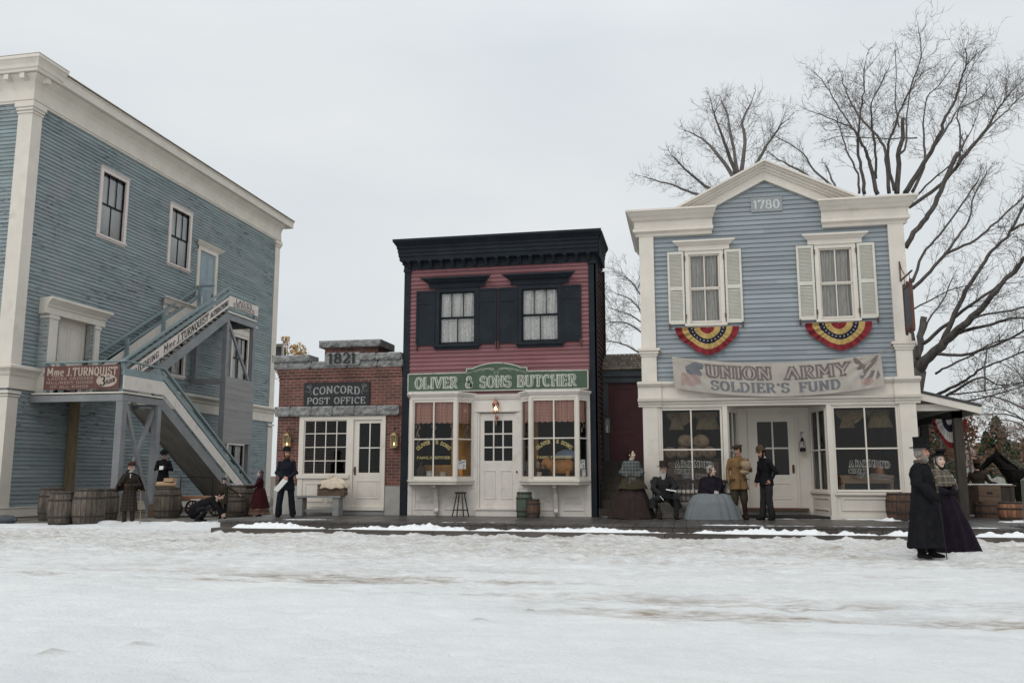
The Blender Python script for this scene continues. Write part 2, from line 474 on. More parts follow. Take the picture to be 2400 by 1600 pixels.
def join(o, parent, local=False):
    """parent a part; unless local, its mesh is in world coordinates and stays where it is"""
    o.parent = parent
    if not local:
        o.matrix_parent_inverse = wm(parent).inverted()
    KIDS.setdefault(parent, []).append(o)
    return o

class Fr:
    """a wall: u runs along it, z up, o out of it"""
    def __init__(s, org, u, n):
        s.o = Vector(org); s.u = Vector(u).normalized(); s.n = Vector(n).normalized()
    def p(s, u, z, o=0.0):
        return s.o + s.u * u + s.n * o + Vector((0, 0, z))
def fbox(mb, F, u0, u1, z0, z1, o0, o1):
    c = [F.p(u0, z0, o0), F.p(u1, z0, o0), F.p(u1, z0, o1), F.p(u0, z0, o1)]
    t = [F.p(u0, z1, o0), F.p(u1, z1, o0), F.p(u1, z1, o1), F.p(u0, z1, o1)]
    return mb.hexa(c + t)
def fprof(mb, F, u0, u1, prof, o_in=0.0, ends=(0, 0)):
    """moulding: prof = [(o, z)...] swept from u0 to u1; ends = how far the profile mitres out per unit of o"""
    pl = [(o_in, prof[0][1])] + list(prof) + [(o_in, prof[-1][1])]
    a = [F.p(u0 - ends[0] * (o - o_in), z, o) for o, z in pl]
    b = [F.p(u1 + ends[1] * (o - o_in), z, o) for o, z in pl]
    n = len(pl)
    mb.add(a + b, [tuple(range(n)), tuple(range(n, 2 * n))[::-1]] + [(i, n + i, n + (i + 1) % n, (i + 1) % n) for i in range(n)])
    return mb
def clap(mb, F, u0, u1, z0, z1, step, holes=(), lim=None, t=0.024):
    """lapped boards; each a sloping face with a bottom lip, cut at the holes (u0, u1, z0, z1)"""
    z = z0
    while z < z1 - 1e-4:
        h = min(step, z1 - z); zm = z + h / 2
        a, b = (u0, u1) if lim is None else lim(zm)
        if b - a > 0.02:
            segs = [(a, b)]
            for (h0, h1, k0, k1) in holes:
                if k0 < zm < k1:
                    ns = []
                    for p, q in segs:
                        if h1 <= p or h0 >= q:
                            ns.append((p, q))
                        else:
                            if h0 > p: ns.append((p, h0))
                            if h1 < q: ns.append((h1, q))
                    segs = ns
            for p, q in segs:
                cuts = [p]
                x = p + random.uniform(1.2, 4.5)
                while x < q - 0.6:
                    cuts.append(x); x += random.uniform(2.4, 4.6)
                cuts.append(q)
                for c0, c1 in zip(cuts, cuts[1:]):
                    jj = random.uniform(-0.002, 0.003)
                    mb.add([F.p(c0, z, 0), F.p(c1, z, 0), F.p(c1, z, t + jj), F.p(c0, z, t + jj), F.p(c1, z + h, -0.006), F.p(c0, z + h, -0.006)],
                           [(0, 1, 2, 3), (3, 2, 4, 5)])
        z += h
    return mb

# ------------------------------------------------------------------ naming
def tag(o, label=None, cat=None, group=None, kind=None):
    if label: o['label'] = label
    if cat: o['category'] = cat
    if group: o['group'] = group
    if kind: o['kind'] = kind
    return o
def thing(name, label, cat, loc=(0, 0, 0), rz=0.0, group=None):
    o = bpy.data.objects.new(name, None)
    o.empty_display_size = 0.2
    COL.objects.link(o)
    o.location = loc
    o.rotation_euler = (0, 0, rz)
    return tag(o, label, cat, group)
def dup(root, label, loc=None, rz=None):
    """a thing with copies of its parts and sub-parts"""
    def cp(o, par):
        c = o.copy()
        COL.objects.link(c)
        c.parent = par
        for ch in KIDS.get(o, []):
            cp(ch, c)
        return c
    r = cp(root, None)
    if loc is not None: r.location = loc
    if rz is not None: r.rotation_euler = (0, 0, rz)
    r['label'] = label
    return r

# ------------------------------------------------------------------ sign writing: a small slab serif alphabet
def arc(cx, cy, rx, ry, d0, d1, n=10):
    return [(cx + rx * math.cos(math.radians(d0 + (d1 - d0) * i / n)), cy + ry * math.sin(math.radians(d0 + (d1 - d0) * i / n))) for i in range(n + 1)]
GL = {
 'A': (.84, [[(.1, 0), (.42, 1)], [(.42, 1), (.74, 0)], [(.22, .33), (.62, .33)]], [(.1, 0), (.74, 0)]),
 'B': (.74, [[(.17, 0), (.17, 1)], [(.17, 1)] + arc(.38, .77, .22, .23, 90, -90) + [(.17, .54)], [(.17, .54)] + arc(.4, .27, .25, .27, 90, -90) + [(.17, 0)]], [(.17, 0), (.17, 1)]),
 'C': (.76, [arc(.42, .5, .3, .5, 42, 318, 18), [(.64, .98), (.64, .72)]], []),
 'D': (.80, [[(.17, 0), (.17, 1)], [(.17, 1)] + arc(.36, .5, .33, .5, 90, -90, 14) + [(.17, 0)]], [(.17, 0), (.17, 1)]),
 'E': (.70, [[(.17, 0), (.17, 1)], [(.17, 1), (.6, 1)], [(.17, .52), (.46, .52)], [(.17, 0), (.62, 0)], [(.6, 1.03), (.6, .78)], [(.62, -.03), (.62, .24)], [(.46, .4), (.46, .64)]], [(.17, 0), (.17, 1)]),
 'F': (.66, [[(.17, 0), (.17, 1)], [(.17, 1), (.6, 1)], [(.17, .5), (.46, .5)], [(.6, 1.03), (.6, .76)], [(.46, .38), (.46, .62)]], [(.17, 0), (.17, 1)]),
 'G': (.80, [arc(.42, .5, .3, .5, 45, 335, 18), [(.64, .98), (.64, .74)], [(.66, 0), (.66, .42)], [(.5, .42), (.78, .42)]], []),
 'H': (.86, [[(.17, 0), (.17, 1)], [(.69, 0), (.69, 1)], [(.17, .52), (.69, .52)]], [(.17, 0), (.17, 1), (.69, 0), (.69, 1)]),
 'I': (.40, [[(.2, 0), (.2, 1)]], [(.2, 0), (.2, 1)]),
 'J': (.58, [[(.38, 1), (.38, .25)] + arc(.22, .22, .16, .22, 0, -160, 8)], [(.38, 1)]),
 'K': (.84, [[(.17, 0), (.17, 1)], [(.7, 1), (.2, .45)], [(.36, .58), (.72, 0)]], [(.17, 0), (.17, 1), (.7, 1), (.72, 0)]),
 'L': (.68, [[(.17, 0), (.17, 1)], [(.17, 0), (.62, 0)], [(.62, -.03), (.62, .28)]], [(.17, 0), (.17, 1)]),
 'M': (1.02, [[(.17, 0), (.17, 1)], [(.17, 1), (.51, .25)], [(.51, .25), (.85, 1)], [(.85, 0), (.85, 1)]], [(.17, 0), (.17, 1), (.85, 0), (.85, 1)]),
 'N': (.88, [[(.17, 0), (.17, 1)], [(.17, 1), (.7, 0)], [(.7, 0), (.7, 1)]], [(.17, 0), (.17, 1), (.7, 1)]),
 'O': (.82, [arc(.41, .5, .31, .5, 90, 450, 22)], []),
 'P': (.72, [[(.17, 0), (.17, 1)], [(.17, 1)] + arc(.38, .74, .25, .26, 90, -90) + [(.17, .48)]], [(.17, 0), (.17, 1)]),
 'Q': (.82, [arc(.41, .5, .31, .5, 90, 450, 22), [(.42, .2), (.62, -.14), (.78, -.1)]], []),
 'R': (.80, [[(.17, 0), (.17, 1)], [(.17, 1)] + arc(.38, .75, .24, .25, 90, -90) + [(.17, .5)], [(.4, .5), (.58, .1), (.68, 0), (.78, .06)]], [(.17, 0), (.17, 1)]),
 'S': (.68, [arc(.34, .745, .23, .255, 25, 270, 12) + arc(.34, .25, .25, .25, 90, -155, 12)[1:], [(.56, .98), (.56, .74)], [(.11, .02), (.11, .28)]], []),
 'T': (.78, [[(.39, 0), (.39, 1)], [(.08, 1), (.7, 1)], [(.08, 1.03), (.08, .74)], [(.7, 1.03), (.7, .74)]], [(.39, 0)]),
 'U': (.84, [[(.17, 1), (.17, .3)] + arc(.42, .3, .25, .3, 180, 360, 10) + [(.67, 1)]], [(.17, 1), (.67, 1)]),
 'V': (.82, [[(.1, 1), (.41, 0)], [(.41, 0), (.72, 1)]], [(.1, 1), (.72, 1)]),
 'W': (1.1, [[(.1, 1), (.34, 0)], [(.34, 0), (.55, .8)], [(.55, .8), (.76, 0)], [(.76, 0), (1, 1)]], [(.1, 1), (1, 1)]),
 'X': (.8, [[(.1, 0), (.7, 1)], [(.1, 1), (.7, 0)]], [(.1, 0), (.7, 0), (.1, 1), (.7, 1)]),
 'Y': (.82, [[(.41, 0), (.41, .46)], [(.1, 1), (.41, .46)], [(.72, 1), (.41, .46)]], [(.41, 0), (.1, 1), (.72, 1)]),
 '&': (.86, [[(.78, .5), (.6, .5)], [(.7, .5), (.58, .12)] + arc(.36, .24, .24, .24, -40, -235, 10) + [(.45, .62)] + arc(.38, .81, .15, .19, -35, 200, 10) + [(.3, .6), (.74, 0)]], []),
 '0': (.74, [arc(.37, .5, .26, .5, 90, 450, 20)], []),
 '1': (.46, [[(.25, 0), (.25, 1)], [(.25, 1), (.06, .82)]], [(.25, 0)]),
 '2': (.70, [arc(.35, .72, .24, .28, 165, -40, 12) + [(.1, 0)], [(.1, 0), (.62, 0)], [(.62, -.03), (.62, .22)]], []),
 '3': (.70, [arc(.33, .74, .22, .26, 155, -90, 12), arc(.33, .25, .26, .25, 90, -155, 12)], []),
 '5': (.70, [[(.58, 1), (.18, 1), (.15, .56)] + arc(.33, .32, .26, .32, 120, -150, 14)], []),
 '7': (.66, [[(.06, 1), (.6, 1), (.26, 0)], [(.06, 1.03), (.06, .8)]], []),
 '8': (.72, [arc(.36, .75, .2, .25, -90, 270, 16), arc(.36, .26, .26, .26, 90, 450, 16)], []),
 'm': (.96, [[(.16, 0), (.16, .58)], [(.16, .44)] + arc(.32, .42, .15, .17, 150, 0, 7) + [(.47, 0)], [(.47, .44)] + arc(.63, .42, .15, .17, 150, 0, 7) + [(.78, 0)]], []),
 'e': (.58, [[(.1, .3), (.48, .3)] + arc(.29, .3, .2, .3, 0, 310, 14)], []),
 '.': (.30, [[(.15, 0), (.15, .13)]], []),
 "'": (.28, [[(.14, .72), (.16, 1)]], []),
 '-': (.50, [[(.1, .46), (.4, .46)]], []),
 ' ': (.42, [], []),
}
def text_mesh(mb, s, fn, u0, u1, v0, h, thick=0.20, thin=0.10, serif=0.30, gap=0.06, lift=0.0):
    """letters of height h fitted between u0 and u1; fn(u, v, o) gives the 3-D point"""
    tot = sum(GL[c][0] + gap for c in s) - gap
    k = (u1 - u0) / tot
    x = 0.0; layer = 0
    for c in s:
        w, strokes, serifs = GL[c]
        rib = [list(q) for q in strokes]
        for st in rib:
            layer += 1
            o = lift + 0.0004 * (layer % 9)
            P = [((x + a) * k, b * h) for a, b in st]
            n = len(P); L = []; Rr = []
            for i in range(n):
                a = P[max(i - 1, 0)]; b = P[min(i + 1, n - 1)]
                dx, dy = b[0] - a[0], b[1] - a[1]
                d = math.hypot(dx, dy) or 1e-9
                if st[0] == st[-1] and n > 4 and i in (0, n - 1):
                    a = P[-2]; b = P[1]
                    dx, dy = b[0] - a[0], b[1] - a[1]; d = math.hypot(dx, dy) or 1e-9
                wd = (thin + (thick - thin) * abs(dy) / d) * 0.5 * h
                nx, ny = -dy / d * wd, dx / d * wd
                L.append((P[i][0] + nx, P[i][1] + ny)); Rr.append((P[i][0] - nx, P[i][1] - ny))
            vs = [fn(u0 + a, v0 + b, o) for a, b in L + Rr]
            mb.add(vs, [(i, i + 1, n + i + 1, n + i) for i in range(n - 1)])
        for sx, sy in serifs:
            if serif <= 0: break
            layer += 1
            o = lift + 0.0004 * (layer % 9)
            cx = (x + sx) * k; cy = sy * h; hw = serif * 0.5 * h; hh = thin * 0.5 * h
            mb.add([fn(u0 + cx - hw, v0 + cy - hh, o), fn(u0 + cx + hw, v0 + cy - hh, o), fn(u0 + cx + hw, v0 + cy + hh, o), fn(u0 + cx - hw, v0 + cy + hh, o)], [(0, 1, 2, 3)])
        x += w + gap
    return mb
def ffn(F, o0):
    return lambda u, v, o: F.p(u, v, o0 + o)
def text(s, m, parent, fn, u0, u1, v0, h, name='lettering', **k):
    return text_mesh(MB(), s, fn, u0, u1, v0, h, **k).build(name, m, parent)

# =================================================================== STRUCTURES
FAC = 23.0
DECK = 0.28
FX = Fr((0, FAC, 0), (1, 0, 0), (0, -1, 0))          # shop fronts
WX = -21.4
FL = Fr((WX, 0, 0), (0, 1, 0), (1, 0, 0))            # long wall of the blue building

def sash_window(B, F, g, cols, sash='navy', case='trim', cw=0.13, back='dark_room', curtain=None, cmode=None,
                sill=True, hood=None, o=0.0, bar=0.028, mid=True, label=None, casing_proud=0.045, fold=0.03):
    """g = glass rectangle; cols = panes across in each sash (upper, lower)"""
    u0, u1, z0, z1 = g
    c = MB()
    fbox(c, F, u0 - cw, u0, z0 - 0.03, z1 + cw, o - 0.06, o + casing_proud)
    fbox(c, F, u1, u1 + cw, z0 - 0.03, z1 + cw, o - 0.06, o + casing_proud)
    fbox(c, F, u0, u1, z1, z1 + cw, o - 0.06, o + casing_proud - 0.002)
    fbox(c, F, u0 - cw - 0.02, u1 + cw + 0.02, z1 + cw, z1 + cw + 0.035, o - 0.02, o + casing_proud + 0.03)
    w = c.build('window', case, B)
    if label: w['label'] = label
    if sill:
        s = MB(); fbox(s, F, u0 - cw - 0.04, u1 + cw + 0.04, z0 - 0.10, z0 - 0.03, o - 0.05, o + 0.10)
        fbox(s, F, u0 - cw, u1 + cw, z0 - 0.17, z0 - 0.10, o - 0.03, o + 0.05)
        s.build('sill', case, w)
    s = MB(); zm = (z0 + z1) / 2; d0, d1 = o - 0.075, o - 0.035
    fb = 0.045 if bar > .025 else .034
    for (a, b, e, dd) in ((z0, zm, 1, 0.0), (zm, z1, 0, 0.018)):
        fbox(s, F, u0, u0 + fb, a, b, d0 + dd, d1 + dd); fbox(s, F, u1 - fb, u1, a, b, d0 + dd, d1 + dd)
        fbox(s, F, u0 + fb, u1 - fb, a, a + fb * (1.2 if e else .8), d0 + dd, d1 + dd - .002); fbox(s, F, u0 + fb, u1 - fb, b - fb * .8, b, d0 + dd, d1 + dd - .002)
        nc = cols[0] if e == 0 else cols[1]
        for i in range(1, nc):
            x = u0 + (u1 - u0) * i / nc
            fbox(s, F, x - bar / 2, x + bar / 2, a + fb * .8, b - fb * .8, d0 + dd, d1 + dd - .004)
    s.build('sash', sash, w)
    p = MB(); p.add([F.p(u0, z0, o - .06), F.p(u1, z0, o - .06), F.p(u1, z1, o - .06), F.p(u0, z1, o - .06)], [(0, 1, 2, 3)])
    p.build('pane', 'glass', w)
    if curtain:
        q = MB()
        if cmode == 'blind':
            fbox(q, F, u0, u1, z0, z1 - (z1 - z0) * 0.05, o - .10, o - .09)
        elif cmode == 'split':
            um = (u0 + u1) / 2
            for a, b in ((u0, um - 0.09 * (u1 - u0)), (um + 0.06 * (u1 - u0), u1)):
                q.grid(lambda s_, t_: F.p(a + (b - a) * s_, z0 + (z1 - z0) * t_, o - .14 + fold * math.sin(s_ * 21 + 1.5 * math.sin(t_ * 3))), 40, 4)
        else:
            q.grid(lambda s_, t_: F.p(u0 + (u1 - u0) * s_, z0 + (z1 - z0) * t_, o - .14 + fold * math.sin(s_ * 38 + 1.2 * math.sin(t_ * 4)) + .5 * fold * math.sin(s_ * 17)), 70, 6)
        q.build('curtain', curtain, w, smooth=True)
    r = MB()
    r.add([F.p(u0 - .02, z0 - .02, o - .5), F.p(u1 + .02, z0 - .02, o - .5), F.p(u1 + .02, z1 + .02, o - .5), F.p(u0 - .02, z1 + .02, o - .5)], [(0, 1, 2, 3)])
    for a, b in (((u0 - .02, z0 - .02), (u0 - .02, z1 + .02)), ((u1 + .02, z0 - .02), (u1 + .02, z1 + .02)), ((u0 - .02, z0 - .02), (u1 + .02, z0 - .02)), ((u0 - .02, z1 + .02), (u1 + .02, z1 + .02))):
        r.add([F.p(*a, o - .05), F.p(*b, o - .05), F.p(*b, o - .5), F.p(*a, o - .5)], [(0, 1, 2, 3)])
    r.build('dark_box', back, w)  # box behind the pane, the room's darkness is in its colour
    return w

def hood(par, F, u0, u1, z0, z1, m, o=0.0, proj=0.22):
    h = MB()
    z = z1
    fprof(h, F, u0, u1, [(o + .06, z0), (o + .06, z0 + (z1 - z0) * .45), (o + proj * .5, z0 + (z1 - z0) * .55), (o + proj * .8, z1 - .05), (o + proj, z1 - .045), (o + proj, z1)], 0.0, (1, 1))
    return h.build('hood', m, par)

def panel_door(B, F, u0, u1, z0, z1, m, o=0.0, glass=None, gcols=2, grows=2, panels=(), handle=None, name='door', frame=None, fw=.1, bar=.03, gl_mat='trim'):
    d = MB()
    if glass:
        a0, a1, b0, b1 = glass
        fbox(d, F, u0, a0, z0, z1, o - .05, o); fbox(d, F, a1, u1, z0, z1, o - .05, o)
        fbox(d, F, a0, a1, z0, b0, o - .05, o - .002); fbox(d, F, a0, a1, b1, z1, o - .05, o - .002)
    else:
        fbox(d, F, u0, u1, z0, z1, o - .05, o)
    for (p0, p1, q0, q1) in panels:             # raised moulding round each panel
        w = .022
        fbox(d, F, p0, p1, q0, q0 + w, o - .01, o + .012); fbox(d, F, p0, p1, q1 - w, q1, o - .01, o + .012)
        fbox(d, F, p0, p0 + w, q0 + w, q1 - w, o - .01, o + .010); fbox(d, F, p1 - w, p1, q0 + w, q1 - w, o - .01, o + .010)
        fbox(d, F, p0 + .07, p1 - .07, q0 + .07, q1 - .07, o - .01, o + .005)
    D = d.build(name, m, B)
    if glass:
        s = MB()
        for i in range(1, gcols):
            x = a0 + (a1 - a0) * i / gcols; fbox(s, F, x - bar / 2, x + bar / 2, b0, b1, o - .04, o - .006)
        for j in range(1, grows):
            y = b0 + (b1 - b0) * j / grows; fbox(s, F, a0, a1, y - bar / 2, y + bar / 2, o - .042, o - .008)
        s.build('glazing_bar', m, D)
        g = MB(); g.add([F.p(a0, b0, o - .025), F.p(a1, b0, o - .025), F.p(a1, b1, o - .025), F.p(a0, b1, o - .025)], [(0, 1, 2, 3)])
        g.build('pane', 'glass', D)
    if handle:
        h = MB(); hu, hz = handle
        fbox(h, F, hu - .03, hu + .03, hz - .11, hz + .11, o - .005, o + .012)
        h.tube([F.p(hu, hz + .03, o), F.p(hu, hz + .03, o + .06)], .012, 6); h.ball(F.p(hu, hz + .03, o + .065), .026, 8, 6)
        h.build('handle', 'rust', D)
    return D

# ------------------------------------------------------------------ blue grey three storey building on the left
def left_building():
    B = thing('clapboard_building', 'tall teal blue clapboard building with cream trim and an outside stair on its side', 'building', (WX, 24.35, 0))
    Y0, Y1 = 24.35, 42.72
    XB = -36.0
    holes = [(28.05, 29.6, 10.25, 12.75), (32.55, 34.1, 10.25, 12.75), (34.95, 36.35, 8.45, 11.6), (32.6, 34.2, 5.6, 8.0), (38.2, 39.75, 5.9, 8.0), (38.2, 39.8, 1.0, 3.0), (26.1, 27.7, 4.0, 7.0)]
    w = MB()
    clap(w, FL, Y0 + .02, Y1, .32, 14.0, 0.137, holes)
    FF = Fr((0, Y0, 0), (1, 0, 0), (0, -1, 0))
    clap(w, FF, XB, WX - .02, .32, 14.0, 0.137)
    w.box(XB + .02, WX - .6, Y0 + .6, Y0 + .5 + .15, 0, 14.2)
    w.build('wall', 'bluegrey', B)
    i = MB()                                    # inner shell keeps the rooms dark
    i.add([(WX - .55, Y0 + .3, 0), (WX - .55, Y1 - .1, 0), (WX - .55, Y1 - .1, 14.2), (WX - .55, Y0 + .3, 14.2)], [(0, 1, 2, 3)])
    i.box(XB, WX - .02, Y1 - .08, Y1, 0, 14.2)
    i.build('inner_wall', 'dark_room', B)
    t = MB()                                    # corner boards
    def pil(y0, y1, z0, z1, p=.05):
        fbox(t, FL, y0, y1, z0, z1, -.02, p)
    pil(Y0 - .05, 24.76, .30, 3.85); pil(Y0 - .04, 24.77, 4.85, 13.55)
    fbox(t, FF, WX - .48, WX - .021, .30, 3.85, -.02, .05); fbox(t, FF, WX - .5, WX - .021, 4.85, 13.55, -.02, .04)
    for z, h, e in ((13.42, .06, .03), (13.52, .10, .05), (13.62, .20, .09), (3.86, .06, .03), (3.95, .10, .05)):
        fbox(t, FL, Y0 - .05 - e, 24.77 + e, z, z + h - .004, -.01, .05 + e)
        fbox(t, FF, WX - .5 - e, WX - .011, z, z + h - .004, -.01, .05 + e)
    pil(42.18, Y1, .30, 3.85); pil(42.2, Y1, 4.85, 13.6)
    for z, h, e in ((13.5, .10, .05), (13.62, .2, .09), (3.9, .12, .05)):
        fbox(t, FL, 42.18 - e, Y1 + e, z, z + h - .004, -.01, .05 + e)
    fbox(t, FL, Y0 - .06, Y1 + .02, .02, .32, -.02, .06); fbox(t, FL, Y0 - .06, Y1 + .02, .30, .34, -.02, .09)
    fbox(t, FF, XB, WX - .021, .02, .32, -.02, .06); fbox(t, FF, XB, WX - .021, .30, .34, -.02, .09)
    t.build('corner_board', 'trim', B)
    b = MB()                                    # belt course between ground floor and upper floors
    prof = [(.06, 4.12), (.06, 4.52), (.10, 4.56), (.13, 4.66), (.22, 4.74), (.26, 4.76), (.26, 4.84), (.10, 4.90)]
    fprof(b, FL, Y0, Y1 + .05, prof, 0, (1, 0)); fprof(b, FF, XB, WX, prof, 0, (0, 1))
    b.build('belt_course', 'trim', B)
    f = MB()                                    # frieze and eaves
    fr = [(.05, 13.80), (.05, 13.86), (.09, 13.88), (.09, 14.0), (.06, 14.02), (.06, 14.35), (.12, 14.5), (.30, 14.66), (.34, 14.70)]
    fprof(f, FL, Y0, Y1 + .05, fr, 0, (1, 0)); fprof(f, FF, XB, WX, fr, 0, (0, 1))
    f.build('frieze', 'trim', B)
    e = MB()
    ev = [(.42, 14.70), (.46, 14.70), (.48, 14.78), (.50, 15.02), (.56, 15.06)]
    fprof(e, FL, Y0 + .75, 43.28, [(.50, 14.71), (.50, 15.0), (.54, 15.02), (.54, 15.07)], 0)
    e.build('eave', 'trim', B)
    cw = MB()                                   # heavier crown return at the street corner
    cp = [(.44, 14.72), (.46, 14.80), (.50, 14.83), (.52, 14.95), (.60, 15.08), (.64, 15.10), (.64, 15.20)]
    fprof(cw, FL, Y0, Y0 + .80, cp, 0, (1, 0)); fprof(cw, FF, XB, WX, cp, 0, (0, 1))
    cw.build('crown_moulding', 'trim', B)
    br = MB()
    for k in range(9):
        x = WX - .18 - k * .62
        br.box(x - .09, x + .09, Y0 - .40, Y0 - .05, 14.52, 14.712)
    br.box(WX + .05, WX + .38, Y0 + .12, Y0 + .30, 14.52, 14.712)
    br.build('eave_bracket', 'trim', B)
    r = MB()
    r.prism([(WX + .58, Y0 + .8, 15.075), (WX + .58, 43.3, 15.075), (-28.5, 43.3, 17.2), (-28.5, Y0 + .8, 17.2)], (0, 0, .05))
    r.prism([(XB - .5, Y0 + .8, 15.075), (-28.5, Y0 + .8, 17.2), (-28.5, 43.3, 17.2), (XB - .5, 43.3, 15.075)], (0, 0, .05))
    r.box(XB, WX + .62, Y0 - .62, Y0 + .85, 15.2, 15.24)
    r.prism([(XB, Y1, 14.2), (WX + .3, Y1, 14.7), (WX + .5, Y1, 15.05), (-28.5, Y1, 17.15), (XB - .4, Y1, 15.05)], (0, -.1, 0))
    r.build('roof', 'shingle', B)
    # windows
    kw = dict(case='pinktrim', sash='iron', cw=.15, casing_proud=.06, bar=.024)
    sash_window(B, FL, (28.11, 29.5, 10.3, 12.7), (3, 2), curtain='blind', cmode='blind', **kw)
    sash_window(B, FL, (32.64, 34.05, 10.3, 12.7), (3, 2), curtain='blind', cmode='blind', **kw)
    w3 = sash_window(B, FL, (32.65, 34.12, 5.62, 8.0), (3, 2), curtain='sheer', cmode='split', **kw)
    hood(w3, FL, 32.45, 34.35, 8.17, 8.72, 'pinktrim', proj=.3)
    w4 = sash_window(B, FL, (38.25, 39.7, 5.95, 8.0), (3, 2), curtain='lace', cmode='split', **kw)
    hood(w4, FL, 38.05, 39.9, 8.17, 8.72, 'trim', proj=.3)
    sash_window(B, FL, (38.26, 39.76, 1.0, 2.8), (2, 2), curtain='lace', cmode='split', **kw)
    # third floor door
    panel_door(B, FL, 35.0, 36.3, 8.45, 11.42, mat('pale blue door paint', (.27, .33, .365), .6, .08), o=.0,
               panels=((35.1, 35.6, 8.7, 9.7), (35.7, 36.2, 8.7, 9.7), (35.1, 35.6, 9.9, 11.3), (35.7, 36.2, 9.9, 11.3)), handle=(36.2, 9.5), name='door')
    fr = MB(); fbox(fr, FL, 34.8, 35.0, 8.4, 11.6, -.05, .06); fbox(fr, FL, 36.3, 36.5, 8.4, 11.6, -.05, .06); fbox(fr, FL, 34.8, 36.5, 11.42, 11.6, -.05, .062)
    fprof(fr, FL, 34.75, 36.55, [(.07, 11.6), (.10, 11.63), (.22, 11.76), (.24, 11.8)], 0, (1, 1))
    fr.build('door_surround', 'trim', B)
    # second floor porch door with pilasters and an entablature
    pd = MB()
    for a, b in ((25.50, 25.92), (27.85, 28.12)):
        fbox(pd, FL, a, b, 4.02, 6.75, -.02, .38)
        fbox(pd, FL, a - .03, b + .03, 6.60, 6.70, -.01, .41)
    fprof(pd, FL, 25.40, 28.22, [(.40, 6.74), (.40, 6.95), (.44, 6.98), (.46, 7.04), (.62, 7.18), (.66, 7.20), (.66, 7.28)], 0, (.3, .3))
    fbox(pd, FL, 26.06, 26.24, 4.02, 6.88, -.02, .10); fbox(pd, FL, 27.50, 27.68, 4.02, 6.88, -.02, .10); fbox(pd, FL, 26.24, 27.50, 6.70, 6.88, -.02, .098)
    pd.build('door_surround', 'trim', B)
    inf = MB(); clap(inf, Fr((WX + .30, 0, 0), (0, 1, 0), (1, 0, 0)), 25.92, 26.06, 4.02, 6.74, .137); clap(inf, Fr((WX + .30, 0, 0), (0, 1, 0), (1, 0, 0)), 27.68, 27.85, 4.02, 6.74, .137)
    FW = Fr((0, 25.5, 0), (1, 0, 0), (0, -1, 0)); clap(inf, FW, WX, WX + .38, 4.9, 6.74, .137)
    inf.build('porch_cladding', 'bluegrey', B)
    panel_door(B, FL, 26.24, 27.50, 4.02, 6.70, 'trim', o=.06, panels=((26.36, 26.82, 4.3, 5.1), (26.92, 27.38, 4.3, 5.1), (26.36, 26.82, 5.25, 6.5), (26.92, 27.38, 5.25, 6.5)), handle=(27.4, 5.05), name='door')
    # grey second level plank under the landing
    return B
left_building()

